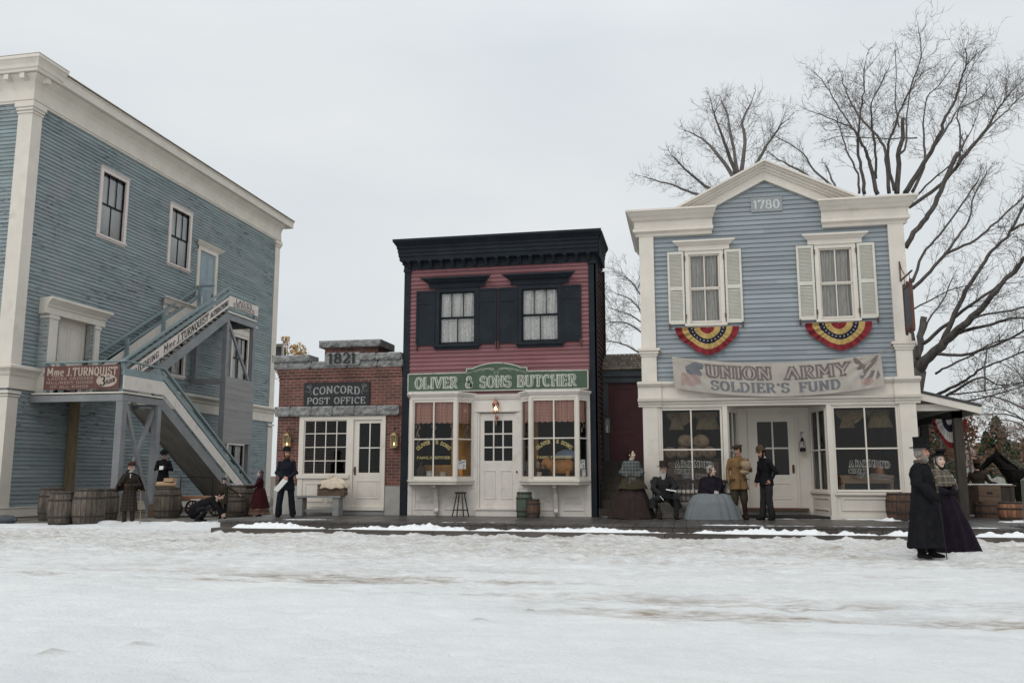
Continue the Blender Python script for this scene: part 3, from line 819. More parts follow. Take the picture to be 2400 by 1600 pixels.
def outside_stair():
    S = thing('outside_stair', 'grey two flight timber stair with landings on the side of the teal building', 'stair', (-19.5, 27.5, 0))
    XO, XI, XM = -17.93, -19.15, -19.70
    LZ, TZ = 4.0, 8.45
    Y0, Y1 = 25.30, 27.50
    TY0, TY1 = 34.72, 37.30
    sl = .60
    low_end = Y1 + LZ / sl
    lan = MB()
    lan.box(WX + .06, XO, Y0, Y1, LZ - .05, LZ - .003)
    lan.box(WX + .06, XM, TY0, TY1, TZ - .05, TZ)
    lan.build('landing_floor', 'darkwood', S)
    ed = MB()                                   # pale nosing strip round the floors
    ed.box(WX + .1, XO + .03, Y0 - .035, Y0 + .05, LZ - .02, LZ + .03)
    ed.box(XO - .03, XO + .032, Y0 + .05, Y1, LZ - .018, LZ + .032)
    ed.box(XM - .03, XM + .03, TY0, TY1, TZ - .02, TZ + .05)
    ed.build('floor_nosing', 'trim', S)
    be = MB()
    be.box(WX + .06, XO, Y0 - .01, Y0 + .06, LZ - .27, LZ - .052); be.box(XO - .06, XO, Y0 + .06, Y1, LZ - .27, LZ - .054)
    be.box(XM - .06, XM, TY0, TY1, TZ - .32, TZ - .02); be.box(WX + .06, XM - .06, TY0, TY0 + .06, TZ - .32, TZ - .05); be.box(WX + .06, XM - .06, TY1 - .06, TY1, TZ - .32, TZ - .05)
    be.box(WX + .06, XM, TY0 + .02, TY0 + .14, 5.30, 5.52)
    be.build('beam', 'plank', S)
    st = MB()                                   # stringers
    def strg(x0, x1, ya, za, yb, zb, d=.34):
        st.hexa([(x0, ya, za - d), (x1, ya, za - d), (x1, yb, zb - d), (x0, yb, zb - d), (x0, ya, za), (x1, ya, za), (x1, yb, zb), (x0, yb, zb)])
    strg(XO - .055, XO, Y1, LZ + .02, low_end, .02, .42); strg(XI, XI + .055, Y1, LZ + .02, low_end, .02, .42)
    strg(XM - .055, XM, Y1 + .1, LZ + .1, TY0, TZ, .42); strg(WX + .12, WX + .175, Y1 + .1, LZ + .1, TY0, TZ, .42)
    st.build('stringer', 'plank', S)
    us = MB()
    us.add([(XI + .05, Y1 + .05, LZ - .37), (XO - .05, Y1 + .05, LZ - .37), (XO - .05, low_end - .6, .02), (XI + .05, low_end - .6, .02)], [(0, 1, 2, 3)])
    us.build('soffit_board', 'underside', S)
    tr = MB()
    n = 19
    for i in range(n):
        y = Y1 + (low_end - Y1) * i / n; z = LZ - LZ * (i + 1) / n
        tr.box(XI + .056, XO - .056, y + .02, y + (low_end - Y1) / n + .03, z - .04, z)
    n = 22
    for i in range(n):
        y = Y1 + .1 + (TY0 - Y1 - .1) * i / n; z = LZ + (TZ - LZ) * (i + 1) / n
        tr.box(WX + .18, XM - .056, y - .02, y + (TY0 - Y1) / n + .01, z - .04, z)
    tr.build('tread', 'underside', S)
    # white boards along the flights and landings
    wb = MB()
    def brd(x0, x1, ya, za, yb, zb, h):
        wb.hexa([(x0, ya, za), (x1, ya, za), (x1, yb, zb), (x0, yb, zb), (x0, ya, za + h), (x1, ya, za + h), (x1, yb, zb + h), (x0, yb, zb + h)])
    brd(XO + .002, XO + .03, Y1, LZ + .13, low_end - .35, .36, .42)
    wb.box(XO + .002, XO + .03, Y0 - .03, Y1, LZ + .11, LZ + .56)
    brd(WX + .16, WX + .19, 28.6, 5.05, TY0 + .4, 8.85, .44)
    wb.build('side_board', 'trim_worn', S)
    sb = MB()
    brd2 = lambda mb, x0, x1, ya, za, yb, zb, h: mb.hexa([(x0, ya, za), (x1, ya, za), (x1, yb, zb), (x0, yb, zb), (x0, ya, za + h), (x1, ya, za + h), (x1, yb, zb + h), (x0, yb, zb + h)])
    yA, zA, yB, zB = 27.75, 4.49, TY0 + .02, 8.68
    brd2(sb, XM + .002, XM + .03, yA, zA, yB, zB, .46)
    sb.box(XM + .002, XM + .03, yB, 37.40, 8.72, 9.20)
    bd = sb.build('sign_board', 'pinktrim', S)
    k = (zB - zA) / (yB - yA)
    fs = lambda u, v, o: Vector((XM + .034 + o, yA + u, zA + k * u + .0 + v))
    tm = MB()
    text_mesh(tm, 'TAILORING', fs, .35, 2.0, .12, .22, .22, .11, .25)
    text_mesh(tm, 'Mme', fs, 2.3, 3.05, .13, .27, .18, .07, .25)
    text_mesh(tm, 'J.TURNQUIST', fs, 3.15, 5.35, .10, .30, .2, .08, .25)
    text_mesh(tm, 'ALTERATIONS', fs, 5.5, 6.9, .12, .22, .22, .11, .25)
    fl = lambda u, v, o: Vector((XM + .034 + o, yB + u, 8.72 + v))
    text_mesh(tm, 'LADIES', fl, .55, 2.05, .25, .18, .3, .14, .3)
    text_mesh(tm, 'DRESSES', fl, .35, 2.3, .03, .18, .3, .14, .3)
    tm.add([fs(2.3, .06, 0), fs(4.3, .06, 0), fs(4.3, .075, 0), fs(2.3, .075, 0)], [(0, 1, 2, 3)])
    tm.build('lettering', 'ink', bd)
    # railings
    rl = MB(); up = .155
    def rail(a, b, w=.10, h=.06):
        rl.bar(a, b, w, h)
    rail((-20.95, Y0, 5.03), (XO, Y0, 5.03), .13, .05); rail((XO, Y0 - .06, 5.03), (XO, Y1 + .02, 5.03), .13, .05)
    rl.box(-20.95, XO, Y0 + .005, Y0 + .05, 4.58, 4.70)
    rl.box(XO - .05, XO - .005, Y0, Y1, 4.56, 4.80)
    rail((XO, Y1, 5.03), (XO, low_end, 5.03 - LZ), .11, .07); rail((XI + .03, Y1, 5.03), (XI + .03, low_end, 5.03 - LZ), .11, .07)
    rl.hexa([(XO - .05, Y1, 4.66), (XO - .005, Y1, 4.66), (XO - .005, low_end, .66), (XO - .05, low_end, .66), (XO - .05, Y1, 4.86), (XO - .005, Y1, 4.86), (XO - .005, low_end, .86), (XO - .05, low_end, .86)])
    for x in (XM - .01, WX + .14):
        rail((x, 27.6, 5.32), (x, TY0 + .1, 9.62), .11, .07)
    rl.hexa([(XM - .05, 27.7, 5.05), (XM - .005, 27.7, 5.05), (XM - .005, TY0, 9.20), (XM - .05, TY0, 9.20), (XM - .05, 27.7, 5.20), (XM - .005, 27.7, 5.20), (XM - .005, TY0, 9.36), (XM - .05, TY0, 9.36)])
    rl.hexa([(WX + .15, 28.0, 5.02), (WX + .19, 28.0, 5.02), (WX + .19, TY0, 9.12), (WX + .15, TY0, 9.12), (WX + .15, 28.0, 5.17), (WX + .19, 28.0, 5.17), (WX + .19, TY0, 9.27), (WX + .15, TY0, 9.27)])
    rail((XM, TY0, 9.62), (XM, TY1, 9.62), .11, .06); rl.box(XM - .05, XM - .005, TY0, TY1, 9.26, 9.42)
    rail((WX + .1, TY0 + .05, 9.68), (WX + .95, TY0 + .05, 9.68), .1, .06)
    rl.build('handrail', 'rail', S)
    ps = MB()
    def post(x, y, z0, z1, w=.15):
        ps.box(x - w / 2, x + w / 2, y - w / 2, y + w / 2, z0, z1)
    for x, y in ((-20.85, Y0 + .1), (-20.3, Y0 + .1), (XO - .1, Y0 + .1), (XO - .1, Y1 - .08)):
        post(x, y, LZ, 5.0, .13)
    for y in (29.6, 31.9, low_end - .15):
        z = LZ - (y - Y1) * sl
        post(XO - .11, y, z + .02, z + 1.0, .10); post(XI + .10, y, z + .02, z + 1.0, .1)
    for y in (29.9, 32.2):
        z = LZ + (y - Y1) * .617
        post(XM - .1, y, z - .1, z + 1.05, .10); post(WX + .25, y, z - .1, z + 1.1, .12)
    post(XM - .09, TY0 + .06, TZ, 9.6, .10); post(XM - .09, TY1 - .06, TZ, 9.55, .10); post(WX + .25, TY0 + .05, TZ, 9.65, .12)
    ps.build('newel_post', 'rail', S)
    def leg(x, y, z0, z1, w):
        q = MB(); q.box(x - w / 2, x + w / 2, y - w / 2, y + w / 2, z0, z1); return q
    leg(XO - .10, Y0 + .12, -.05, LZ - .28, .24).build('leg', 'plank', S)
    leg(XO - .10, Y1 - .14, -.05, LZ - .28, .22).build('leg', 'plank', S)
    leg(XM - .1, TY0 + .1, -.05, TZ - .33, .20).build('leg', 'plank', S)
    leg(XM - .1, TY1 - .1, -.05, TZ - .33, .20).build('leg', 'plank', S)
    leg(WX + .2, TY0 + .08, 5.53, TZ - .06, .16).build('leg', 'plank', S)
    leg(WX + .16, 27.34, -.05, LZ - .06, .24).build('leg', 'oldwood', S)
    def brace(a, b, m='plank'):
        q = MB(); q.bar(a, b, .14, .09, (1, 0, 0)); q.build('brace', m, S)
    xb = XO - .10
    brace((xb + .05, Y0 + .22, LZ - .30), (xb + .05, Y1 - .3, .10)); brace((xb - .05, Y1 - .2, LZ - .30), (xb - .05, Y0 + .2, .12))
    brace((XM - .1, TY0 + .2, TZ - .35), (XM - .1, TY1 - .2, 5.5))
    pb = MB()
    z = 2.75
    for k in range(6):
        pb.box(XM + .004, XM + .035 + .002 * (k % 2), TY0 + .02, TY1 - .0, z, z + .475); z += .48
    pb.build('board_panel', 'greyboard', S)
    return S
outside_stair()

def turnquist_sign():
    F = Fr((0, 25.235, 0), (1, 0, 0), (0, -1, 0))
    b = MB(); fbox(b, F, -20.81, -18.03, 4.12, 4.90, .0, .03)
    s = b.build('painted_sign', 'sign_brown')
    tag(s, 'oxblood dressmaker sign reading Mme J. TURNQUIST, hung on the stair landing rail', 'sign')
    t = MB(); f = ffn(F, .033)
    text_mesh(t, 'Mme', f, -20.72, -20.08, 4.60, .24, .2, .08, .25)
    t.add([f(-20.5, 4.555, 0), f(-20.08, 4.555, 0), f(-20.08, 4.57, 0), f(-20.5, 4.57, 0)], [(0, 1, 2, 3)])
    text_mesh(t, 'J.TURNQUIST', f, -19.98, -18.12, 4.57, .26, .17, .07, .2)
    text_mesh(t, 'LADIES DRESSES', f, -20.68, -18.98, 4.44, .08, .17, .08, .2)
    text_mesh(t, 'MILLINERY GOODS', f, -20.72, -18.98, 4.31, .08, .17, .08, .2)
    text_mesh(t, 'OF ALL KINDS', f, -20.56, -19.14, 4.175, .08, .17, .08, .2)
    t.build('lettering', 'sign_tan', s)
    ov = MB(); n = 32
    ov.add([F.p(-18.485, 4.385, .034)] + [F.p(-18.485 + .375 * math.cos(2 * PI * i / n), 4.385 + .205 * math.sin(2 * PI * i / n), .034) for i in range(n)], [(0, 1 + i, 1 + (i + 1) % n) for i in range(n)])
    ob = ov.build('oval_panel', 'sign_tan', s)
    t = MB(); f = ffn(F, .0375)
    text_mesh(t, '3', f, -18.74, -18.52, 4.235, .29, .24, .11, 0)
    text_mesh(t, 'RD', f, -18.50, -18.36, 4.475, .08, .2, .1, 0)
    text_mesh(t, 'FLOOR', lambda u, v, o: F.p(u, v + (u + 18.5) * .28, .0375 + o), -18.51, -18.17, 4.26, .13, .2, .1, .2)
    t.build('lettering', 'ink', ob)
turnquist_sign()

# ------------------------------------------------------------------ brick post office
def post_office():
    B = thing('brick_post_office', 'low red brick post office with rough granite bands and a cream door', 'building', (-9.5, 23.0, DECK))
    X0, X1 = -11.35, -7.70
    w = MB()
    o0, o1, zt = -10.67, -8.14, 2.96
    w.box(X0, o0, FAC, 29, DECK, zt); w.box(o1, X1, FAC, 29, DECK, zt)
    w.box(X0, X1, FAC + .004, 29, zt, 4.40)
    w.box(o0, o1, 28.8, 29.0, DECK, zt)
    for k in range(3):                          # corbelled courses under the coping
        w.box(X0 - .02 * (k + 1), X1, FAC - .03 * (k + 1), FAC + .3, 4.06 + .083 * k, 4.06 + .083 * (k + 1))
    w.build('wall', 'brick', B)
    def rough(x0, x1, y0, y1, z0, z1, name, par, rnd=.02, seg=.045, seed=0):
        """rock faced stone: front and sides bulge unevenly"""
        g = MB(); nx = max(2, int((x1 - x0) / seg)); nz = max(2, int((z1 - z0) / seg))
        def fn(s, t):
            x = x0 + (x1 - x0) * s; z = z0 + (z1 - z0) * t
            e = min(1, 9 * min(s * (x1 - x0), (1 - s) * (x1 - x0), t * (z1 - z0), (1 - t) * (z1 - z0)) / .15)
            return Vector((x, y0 - e * (.022 + rnd * 2.2 * noise.noise(Vector((x * 7 + seed, z * 7, 2)))) - e * .03 * noise.noise(Vector((x * 19, z * 19, seed))), z))
        g.grid(fn, nx, nz)
        g.box(x0, x1, y0, y1, z0, z1)
        return g
    # coping in two courses
    cp = MB()
    x = X0 - .17; k = 0
    while x < X1 - .1:
        L = min(random.uniform(.75, 1.15), X1 - x)
        if not (-9.95 < x + L / 2 < -8.9):
            g = rough(x + .004, x + L - .004, FAC - .18, FAC + .5, 4.50, 4.69, '', None, seed=k); cp.add(g.v, g.f)
        g = rough(x + .04, x + L + .03, FAC - .11, FAC + .5, 4.30, 4.497, '', None, seed=k + 50); cp.add(g.v, g.f)
        x += L; k += 1
    g = rough(-9.92, -8.88, FAC - .19, FAC + .5, 4.36, 4.72, '', None, rnd=.008); cp.add(g.v, g.f)
    cop = cp.build('stone_coping', 'stone', B)
    FT = Fr((0, FAC - .245, 0), (1, 0, 0), (0, -1, 0))
    text('1821', 'sign_black', cop, ffn(FT, .0), -9.80, -8.98, 4.42, .27, name='date_numerals', thick=.26, thin=.12, serif=.34)
    lt = MB(); x = X0 - .05; k = 0
    for L in (.45, .64, .64, .64, .64, .64, .30):
        b = min(x + L, X1)
        if b - x > .05:
            g = rough(x + .003, b - .003, FAC - .10, FAC + .2, 2.97, 3.24, '', None, seed=k + 9); lt.add(g.v, g.f)
        x += L; k += 1
    lt.build('stone_lintel', 'stone', B)
    fn = MB(); fn.box(X0 - .02, o0 - .01, FAC - .03, FAC + .3, DECK, 1.05); fn.box(o1 + .01, X1, FAC - .03, FAC + .3, DECK, 1.05)
    fn.build('granite_pier', 'concrete', B)
    ch = MB(); ch.box(-10.33, -8.70, FAC + .75, FAC + 1.7, 4.4, 5.02)
    c = ch.build('chimney', 'brick', B)
    g = rough(-10.46, -8.58, FAC + .62, FAC + 1.85, 5.0, 5.2, '', None); g.build('chimney_cap', 'stone', c)
    rf = MB(); rf.box(X0, X1, FAC + .5, 29, 4.40, 4.44); rf.build('roof', 'roof', B)
    # joinery
    j = MB(); F = FX
    fbox(j, F, o0, o0 + .14, .5, zt, -.05, .05); fbox(j, F, o1 - .09, o1, .5, zt, -.05, .05)
    fbox(j, F, o0 + .14, o1 - .09, 2.86, zt, -.05, .048)
    fbox(j, F, -9.25, -9.07, .5, 2.86, -.05, .046)
    fbox(j, F, o0 + .14, -9.25, .5, 1.30, -.05, .03)
    fbox(j, F, o0 - .02, -9.16, 1.26, 1.36, -.05, .09)
    for a, b in ((-10.45, -9.9), (-9.8, -9.32)):
        for q in ((a, b, .62, .65), (a, b, 1.1, 1.13)): fbox(j, F, q[0], q[1], q[2], q[3], .02, .045)
        fbox(j, F, a, a + .03, .65, 1.1, .02, .043); fbox(j, F, b - .03, b, .65, 1.1, .02, .043)
    fbox(j, F, o0, o1, .40, .5, -.05, .07)
    j.build('shopfront', 'trim', B)
    g = MB(); fbox(g, F, o0, o1, DECK, .4, -.05, .03); g.build('threshold', 'greyboard', B)
    # many paned window
    s = MB(); u0, u1, z0, z1 = -10.53, -9.25, 1.36, 2.86
    fbox(s, F, u0, u0 + .03, z0, z1, -.03, .02); fbox(s, F, u1 - .03, u1, z0, z1, -.03, .02); fbox(s, F, u0, u1, z0, z0 + .03, -.03, .018); fbox(s, F, u0, u1, z1 - .03, z1, -.03, .018)
    for i in range(1, 4):
        x = u0 + (u1 - u0) * i / 4; fbox(s, F, x - .012, x + .012, z0, z1, -.02, .012)
    for i in range(1, 4):
        z = z0 + (z1 - z0) * i / 4; fbox(s, F, u0, u1, z - .012, z + .012, -.022, .010)
    wi = s.build('window', 'trim', B)
    p = MB(); p.add([F.p(u0, z0, -.01), F.p(u1, z0, -.01), F.p(u1, z1, -.01), F.p(u0, z1, -.01)], [(0, 1, 2, 3)]); p.build('pane', 'glass', wi)
    panel_door(B, F, -9.07, -8.23, .50, 2.86, 'trim', o=.0, glass=(-8.91, -8.30, 1.41, 2.76), gcols=2, grows=2, panels=((-8.95, -8.30, .72, 1.2),), handle=(-9.01, 1.46))
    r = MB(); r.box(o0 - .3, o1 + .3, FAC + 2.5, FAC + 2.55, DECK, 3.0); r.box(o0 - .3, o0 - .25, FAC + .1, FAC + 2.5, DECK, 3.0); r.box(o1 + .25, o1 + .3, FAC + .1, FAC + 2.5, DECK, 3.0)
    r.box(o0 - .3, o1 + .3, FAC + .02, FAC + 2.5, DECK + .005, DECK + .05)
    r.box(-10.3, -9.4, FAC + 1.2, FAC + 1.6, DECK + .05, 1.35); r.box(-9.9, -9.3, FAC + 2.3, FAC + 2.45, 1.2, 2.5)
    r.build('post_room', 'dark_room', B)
    # sign on the brick
    F2 = Fr((0, FAC - .05, 0), (1, 0, 0), (0, -1, 0))
    sg = MB(); sg.box(-10.57, -8.63, FAC - .05, FAC - .004, 3.255, 3.905)
    sg = sg.build('painted_sign', 'sign_black'); tag(sg, 'black board reading CONCORD POST OFFICE, fixed to red brick above the stone lintel', 'sign')
    t = MB()
    text_mesh(t, 'CONCORD', lambda u, v, o: F2.p(u, v + .05 * (1 - ((u + 9.6) / .72) ** 2), .004 + o), -10.30, -8.90, 3.55, .20, .22, .11, .26)
    text_mesh(t, 'POST OFFICE', lambda u, v, o: F2.p(u, v, .004 + o), -10.47, -8.74, 3.31, .17, .22, .11, .28)
    for sx in (-1, 1):
        c = -9.6
        for (cx, cz, r, a0, a1) in ((.80, 3.80, .055, -60, 300), (.86, 3.72, .09, 60, 200), (.78, 3.62, .05, 0, 270), (.90, 3.66, .03, 90, 400)):
            P = arc(cx, cz, r, r, a0, a1, 14); n = len(P)
            L = [F2.p(c + sx * (cx + (x - cx) * .84), cz + (z_ - cz) * .84, .0045) for x, z_ in P]; R_ = [F2.p(c + sx * x, z_, .0045) for x, z_ in P]
            t.add(L + R_, [(i, i + 1, n + i + 1, n + i) for i in range(n - 1)])
    t.build('lettering', 'sign_grey', sg)
    return B
post_office()

# ------------------------------------------------------------------ butcher's shop
def bay(B, pts, z0, z1, right):
    """projecting shop window on a faceted plan; pts = plan corners from wall to wall"""
    c = MB()
    segs = list(zip(pts, pts[1:]))
    frames = []
    for i, (a, b) in enumerate(segs):
        L = math.hypot(b[0] - a[0], b[1] - a[1]); u = ((b[0] - a[0]) / L, (b[1] - a[1]) / L, 0)
        F = Fr((a[0], a[1], 0), u, (u[1], -u[0], 0)); frames.append((F, L))
        pw = .075
        fbox(c, F, 0, pw, z0, z1, -.05, .012); fbox(c, F, L - pw, L, z0, z1, -.05, .012)
        fbox(c, F, pw, L - pw, z0, z0 + .09, -.05, .010); fbox(c, F, pw, L - pw, z1 - .07, z1, -.05, .010)
        zm = z0 + .09 + (z1 - z0 - .16) * .5
        fbox(c, F, pw, L - pw, zm - .016, zm + .016, -.03, .006)
        if L > .8:
            fbox(c, F, L / 2 - .018, L / 2 + .018, z0 + .09, z1 - .07, -.032, .008)
    for p in pts[1:-1]:
        c.tube([(p[0], p[1], z0), (p[0], p[1], z1)], .06, 8)
    w = c.build('bay_window', 'trim', B)
    p = MB()
    for F, L in frames:
        p.add([F.p(.05, z0 + .05, -.02), F.p(L - .05, z0 + .05, -.02), F.p(L - .05, z1 - .05, -.02), F.p(.05, z1 - .05, -.02)], [(0, 1, 2, 3)])
    p.build('pane', 'glass', w)
    def slab(za, zb, out, name, m):
        q = MB()
        cx = sum(a[0] for a in pts) / len(pts)
        P = []
        for i, a in enumerate(pts):
            sx = -1 if a[0] < cx else 1
            P.append((a[0] + sx * out * .7, a[1] - (out if 0 < i < len(pts) - 1 else -.0), za))
        P = [(P[0][0], FAC + .1, za)] + P + [(P[-1][0], FAC + .1, za)]
        q.prism(P, (0, 0, zb - za)); return q.build(name, m, w)
    slab(z1, z1 + .10, .03, 'fascia', 'trim_worn'); slab(z1 + .10, z1 + .145, .09, 'cornice', 'trim_worn'); slab(z1 + .145, z1 + .19, .13, 'cornice', 'trim_worn')
    slab(z0 - .05, z0, .07, 'sill', 'trim'); slab(z0 - .12, z0 - .05, .035, 'sill', 'trim')
    q = MB(); q.prism([(a[0], a[1] + (.03 if 0 < i < len(pts) - 1 else .2), z0 + .01) for i, a in enumerate(pts)], (0, 0, .02)); q.build('display_shelf', 'trim_worn', w)
    # short gathered gingham curtain
    g = MB()
    for F, L in frames:
        g.grid(lambda s, t: F.p(.03 + (L - .06) * s, z1 - .62 + .60 * t + (.012 * math.sin(s * L * 40) if t < .01 else 0), -.10 + .022 * math.sin(s * L * 42 + .9 * math.sin(t * 3)) + .01 * math.sin(s * L * 17)), max(6, int(L * 70)), 5)
    g.build('curtain', 'gingham', w, smooth=True)
    return w, frames

def butcher():
    B = thing('butcher_shop', 'narrow two storey faded red shop with navy cornice and cream bay windows', 'building', (-5.0, 23.0, DECK))
    X0, X1 = -7.68, -2.34
    yb = 25.3
    w = MB()
    clap(w, FX, -7.52, -2.5, 3.4, 7.03, .114, [(-6.7, -5.62, 4.86, 6.4), (-4.38, -3.3, 4.86, 6.4)])
    w.build('wall', 'butcher_red', B)
    sd = MB(); FR = Fr((X1, 0, 0), (0, 1, 0), (1, 0, 0))
    clap(sd, FR, FAC + .04, yb, DECK, 7.2, .137)
    sd.box(X0, X1 - .03, yb - .1, yb, DECK, 7.3); sd.box(X0, X0 + .05, FAC + .05, yb - .1, DECK, 7.3)
    sd.build('side_wall', 'side_brown', B)
    n = MB()
    for a, b in ((X0, -7.5), (-2.52, X1 + .02)):
        fbox(n, FX, a, b, DECK, 7.0, -.05, .04); fbox(n, FX, a - .02, b + .02, 6.96, 7.03, -.05, .07)
    fbox(n, FR, FAC - .04, FAC + .16, DECK, 7.0, -.03, .04); fbox(n, FR, yb - .1, yb + .03, DECK, 7.25, -.03, .05)
    n.build('corner_board', 'navy', B)
    c = MB()
    pr = [(.05, 7.02), (.05, 7.20), (.22, 7.24), (.24, 7.34), (.27, 7.36), (.27, 7.44), (.30, 7.46), (.30, 7.54), (.34, 7.57), (.34, 7.62), (.50, 7.74), (.50, 7.80)]
    fprof(c, FX, X0 + .03, X1 - .02, pr, -.05, (.45, .45))
    fprof(c, FR, FAC, yb - .7, [(o * .45, z) for o, z in pr], -.05, (1, 0))
    c.box(X0 - .10, X1 + .12, FAC + .04, yb - .7, 7.2, 7.76)
    c.build('cornice', 'navy', B)
    br = MB()
    for k in range(17):
        x = -7.52 + k * (5.02 / 16)
        for h, d in ((.0, .055), (.045, .085), (.09, .12)):
            br.box(x - .045, x + .045, FAC - .05 - d - .02, FAC - .04, 7.06 + h, 7.10 + h)
        br.box(x - .05, x + .05, FAC - .25, FAC - .04, 7.195, 7.235)
    br.build('cornice_bracket', 'navy', B)
    rf = MB(); rf.box(X0, X1, FAC + .02, yb, 7.3, 7.34); rf.build('roof', 'roof', B)
    for (u0, u1), lab in (((-6.655, -5.655), None), ((-4.345, -3.345), None)):
        win = sash_window(B, FX, (u0, u1, 4.91, 6.34), (3, 2), sash='navy', case='navy', cw=.12, curtain='lace', sill=True, bar=.022)
        hood(win, FX, u0 - .24, u1 + .24, 6.46, 6.73, 'navy', proj=.26)
        for sgn, a, b in ((-1, u0 - .66, u0 - .12), (1, u1 + .08, u1 + .62)):
            s = MB()
            fbox(s, FX, a, b, 4.87, 6.40, .022, .052)
            fw = .055
            for q in ((a, b, 4.87, 4.94), (a, b, 6.34, 6.40), (a, b, 6.02, 6.08)): fbox(s, FX, *q, .05, .066)
            fbox(s, FX, a, a + fw, 4.94, 6.34, .05, .064); fbox(s, FX, b - fw, b, 4.94, 6.34, .05, .064)
            sh = s.build('shutter', 'navy', win)
        q = MB()
        for x in (u0 - .64, u1 + .60):
            fbox(q, FX, x - .015, x + .015, 4.74, 4.92, .02, .09)
        q.build('shutter_dog', 'rust', win)
    # ground floor: panelled base, door wall, fascia
    j = MB()
    fbox(j, FX, -7.48, -7.50 + .14, DECK, 3.42, -.08, .03); fbox(j, FX, -2.64, -2.52, DECK, 3.42, -.08, .03)
    fbox(j, FX, -7.36, -5.60, DECK, 1.14, -.06, .012); fbox(j, FX, -4.42, -2.64, DECK, 1.14, -.06, .012)
    fbox(j, FX, -5.72, -5.56, 1.0, 3.42, -.08, .03); fbox(j, FX, -4.46, -4.30, 1.0, 3.42, -.08, .03)
    fbox(j, FX, -5.60, -5.56, DECK, 1.0, -.08, .03); fbox(j, FX, -4.46, -4.42, DECK, 1.0, -.08, .03)
    fbox(j, FX, -5.56, -4.46, 3.0, 3.42, -.08, .022); fbox(j, FX, -5.62, -4.40, 3.02, 3.05, -.05, .06)
    fprof(j, FX, -5.70, -4.36, [(.03, 3.34), (.05, 3.36), (.09, 3.44), (.10, 3.48)], 0)
    fbox(j, FX, -7.5, -2.52, 3.46, 3.56, -.08, .0)
    for a, b in ((-7.30, -6.70), (-6.44, -5.80), (-4.20, -3.50), (-3.26, -2.70)):
        for q in ((a, b, .43, .46), (a, b, 1.0, 1.03)): fbox(j, FX, *q, .0, .032)
        fbox(j, FX, a, a + .03, .46, 1.0, .0, .030); fbox(j, FX, b - .03, b, .46, 1.0, .0, .030)
    fbox(j, FX, -5.56, -5.502, .48, 2.99, -.12, .01); fbox(j, FX, -4.518, -4.46, .48, 2.99, -.12, .01)
    fbox(j, FX, -5.56, -4.46, DECK, .46, -.08, .16); fbox(j, FX, -5.6, -4.42, .44, .48, -.08, .19)
    j.build('shopfront', 'trim_worn', B)
    tt = MB(); f = ffn(FX, .0145)
    for s, a, b, z in (('MEAT', -7.14, -6.88, .70), ('PURVEYOR', -7.24, -6.76, .59), ('CHOICE', -6.34, -5.92, .70), ('CUTS', -6.26, -5.98, .59),
                       ('PRIME', -4.02, -3.68, .70), ('QUALITY', -4.1, -3.6, .59), ('FAMILY.', -3.18, -2.78, .70), ('BUTCHER', -3.2, -2.76, .59)):
        text_mesh(tt, s, f, a, b, z, .085, .18, .12, 0)
    tt.build('ghost_lettering', 'ghost', B)
    panel_door(B, FX, -5.50, -4.52, .48, 2.98, 'trim_worn', o=-.03, glass=(-5.38, -4.61, 1.72, 2.79), gcols=3, grows=3, panels=((-5.38, -5.07, .72, 1.47), (-4.92, -4.61, .72, 1.47)), handle=(-4.48, 1.40), bar=.035)
    PL = [(-7.46, FAC - .02), (-7.24, FAC - .52), (-6.02, FAC - .52), (-5.66, FAC - .02)]
    PR = [(-4.37, FAC - .02), (-4.02, FAC - .52), (-2.80, FAC - .52), (-2.56, FAC - .02)]
    for P, right in ((PL, 0), (PR, 1)):
        w, frames = bay(B, P, 1.22, 3.33, right)
        F, L = frames[1]
        t = MB(); cx = L / 2; R_ = .60
        def fa(u, v, o):
            a = (u - cx) / R_
            return F.p(cx + (R_ + v) * math.sin(a), 1.56 + (R_ + v) * math.cos(a), -.014 + o)
        text_mesh(t, 'OLIVER', fa, cx - .47, cx - .09, .0, .095, .19, .09, .26)
        text_mesh(t, '& SONS', fa, cx + .05, cx + .47, .0, .095, .19, .09, .26)
        fs = lambda u, v, o: F.p(u, v, -.014 + o)
        text_mesh(t, 'FAMILY', fs, cx - .46, cx - .03, 1.765, .065, .21, .10, .28)
        text_mesh(t, 'BUTCHER', fs, cx + .03, cx + .46, 1.765, .065, .21, .10, .28)
        t.build('lettering', 'sign_gold', w)
        cons = MB(); x = (P[1][0] + P[2][0]) / 2 - .02             # carved bracket under the sill
        prof = [(0, 1.10), (.40, 1.10), (.40, 1.02), (.30, .98), (.22, .86), (.12, .62), (.08, .48), (.14, .40), (.10, .34), (0, .34)]
        cons.prism([(x - .05, FAC - .012 - o, z) for o, z in prof], (.10, 0, 0))
        cons.build('bracket', 'trim_worn', w)
    # price cards standing in the angled panes
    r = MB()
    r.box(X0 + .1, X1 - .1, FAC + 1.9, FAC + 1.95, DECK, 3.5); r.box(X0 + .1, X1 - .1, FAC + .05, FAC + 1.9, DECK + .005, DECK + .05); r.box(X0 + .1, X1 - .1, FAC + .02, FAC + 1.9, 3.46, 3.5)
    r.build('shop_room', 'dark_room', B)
    q = MB(); q.box(-6.42, -5.75, FAC + .5, FAC + .53, 1.3, 3.2); q.box(-7.2, -5.7, FAC + .55, FAC + .58, 1.25, 1.62); q.box(-4.3, -4.0, FAC + .5, FAC + .53, 1.3, 3.0); q.build('room_panel', mat('brightened ochre panel', (.46, .235, .07), .8), B)  # ochre made brighter to stand in for warm light in the shop
    return PL, PR
PL, PR = butcher()

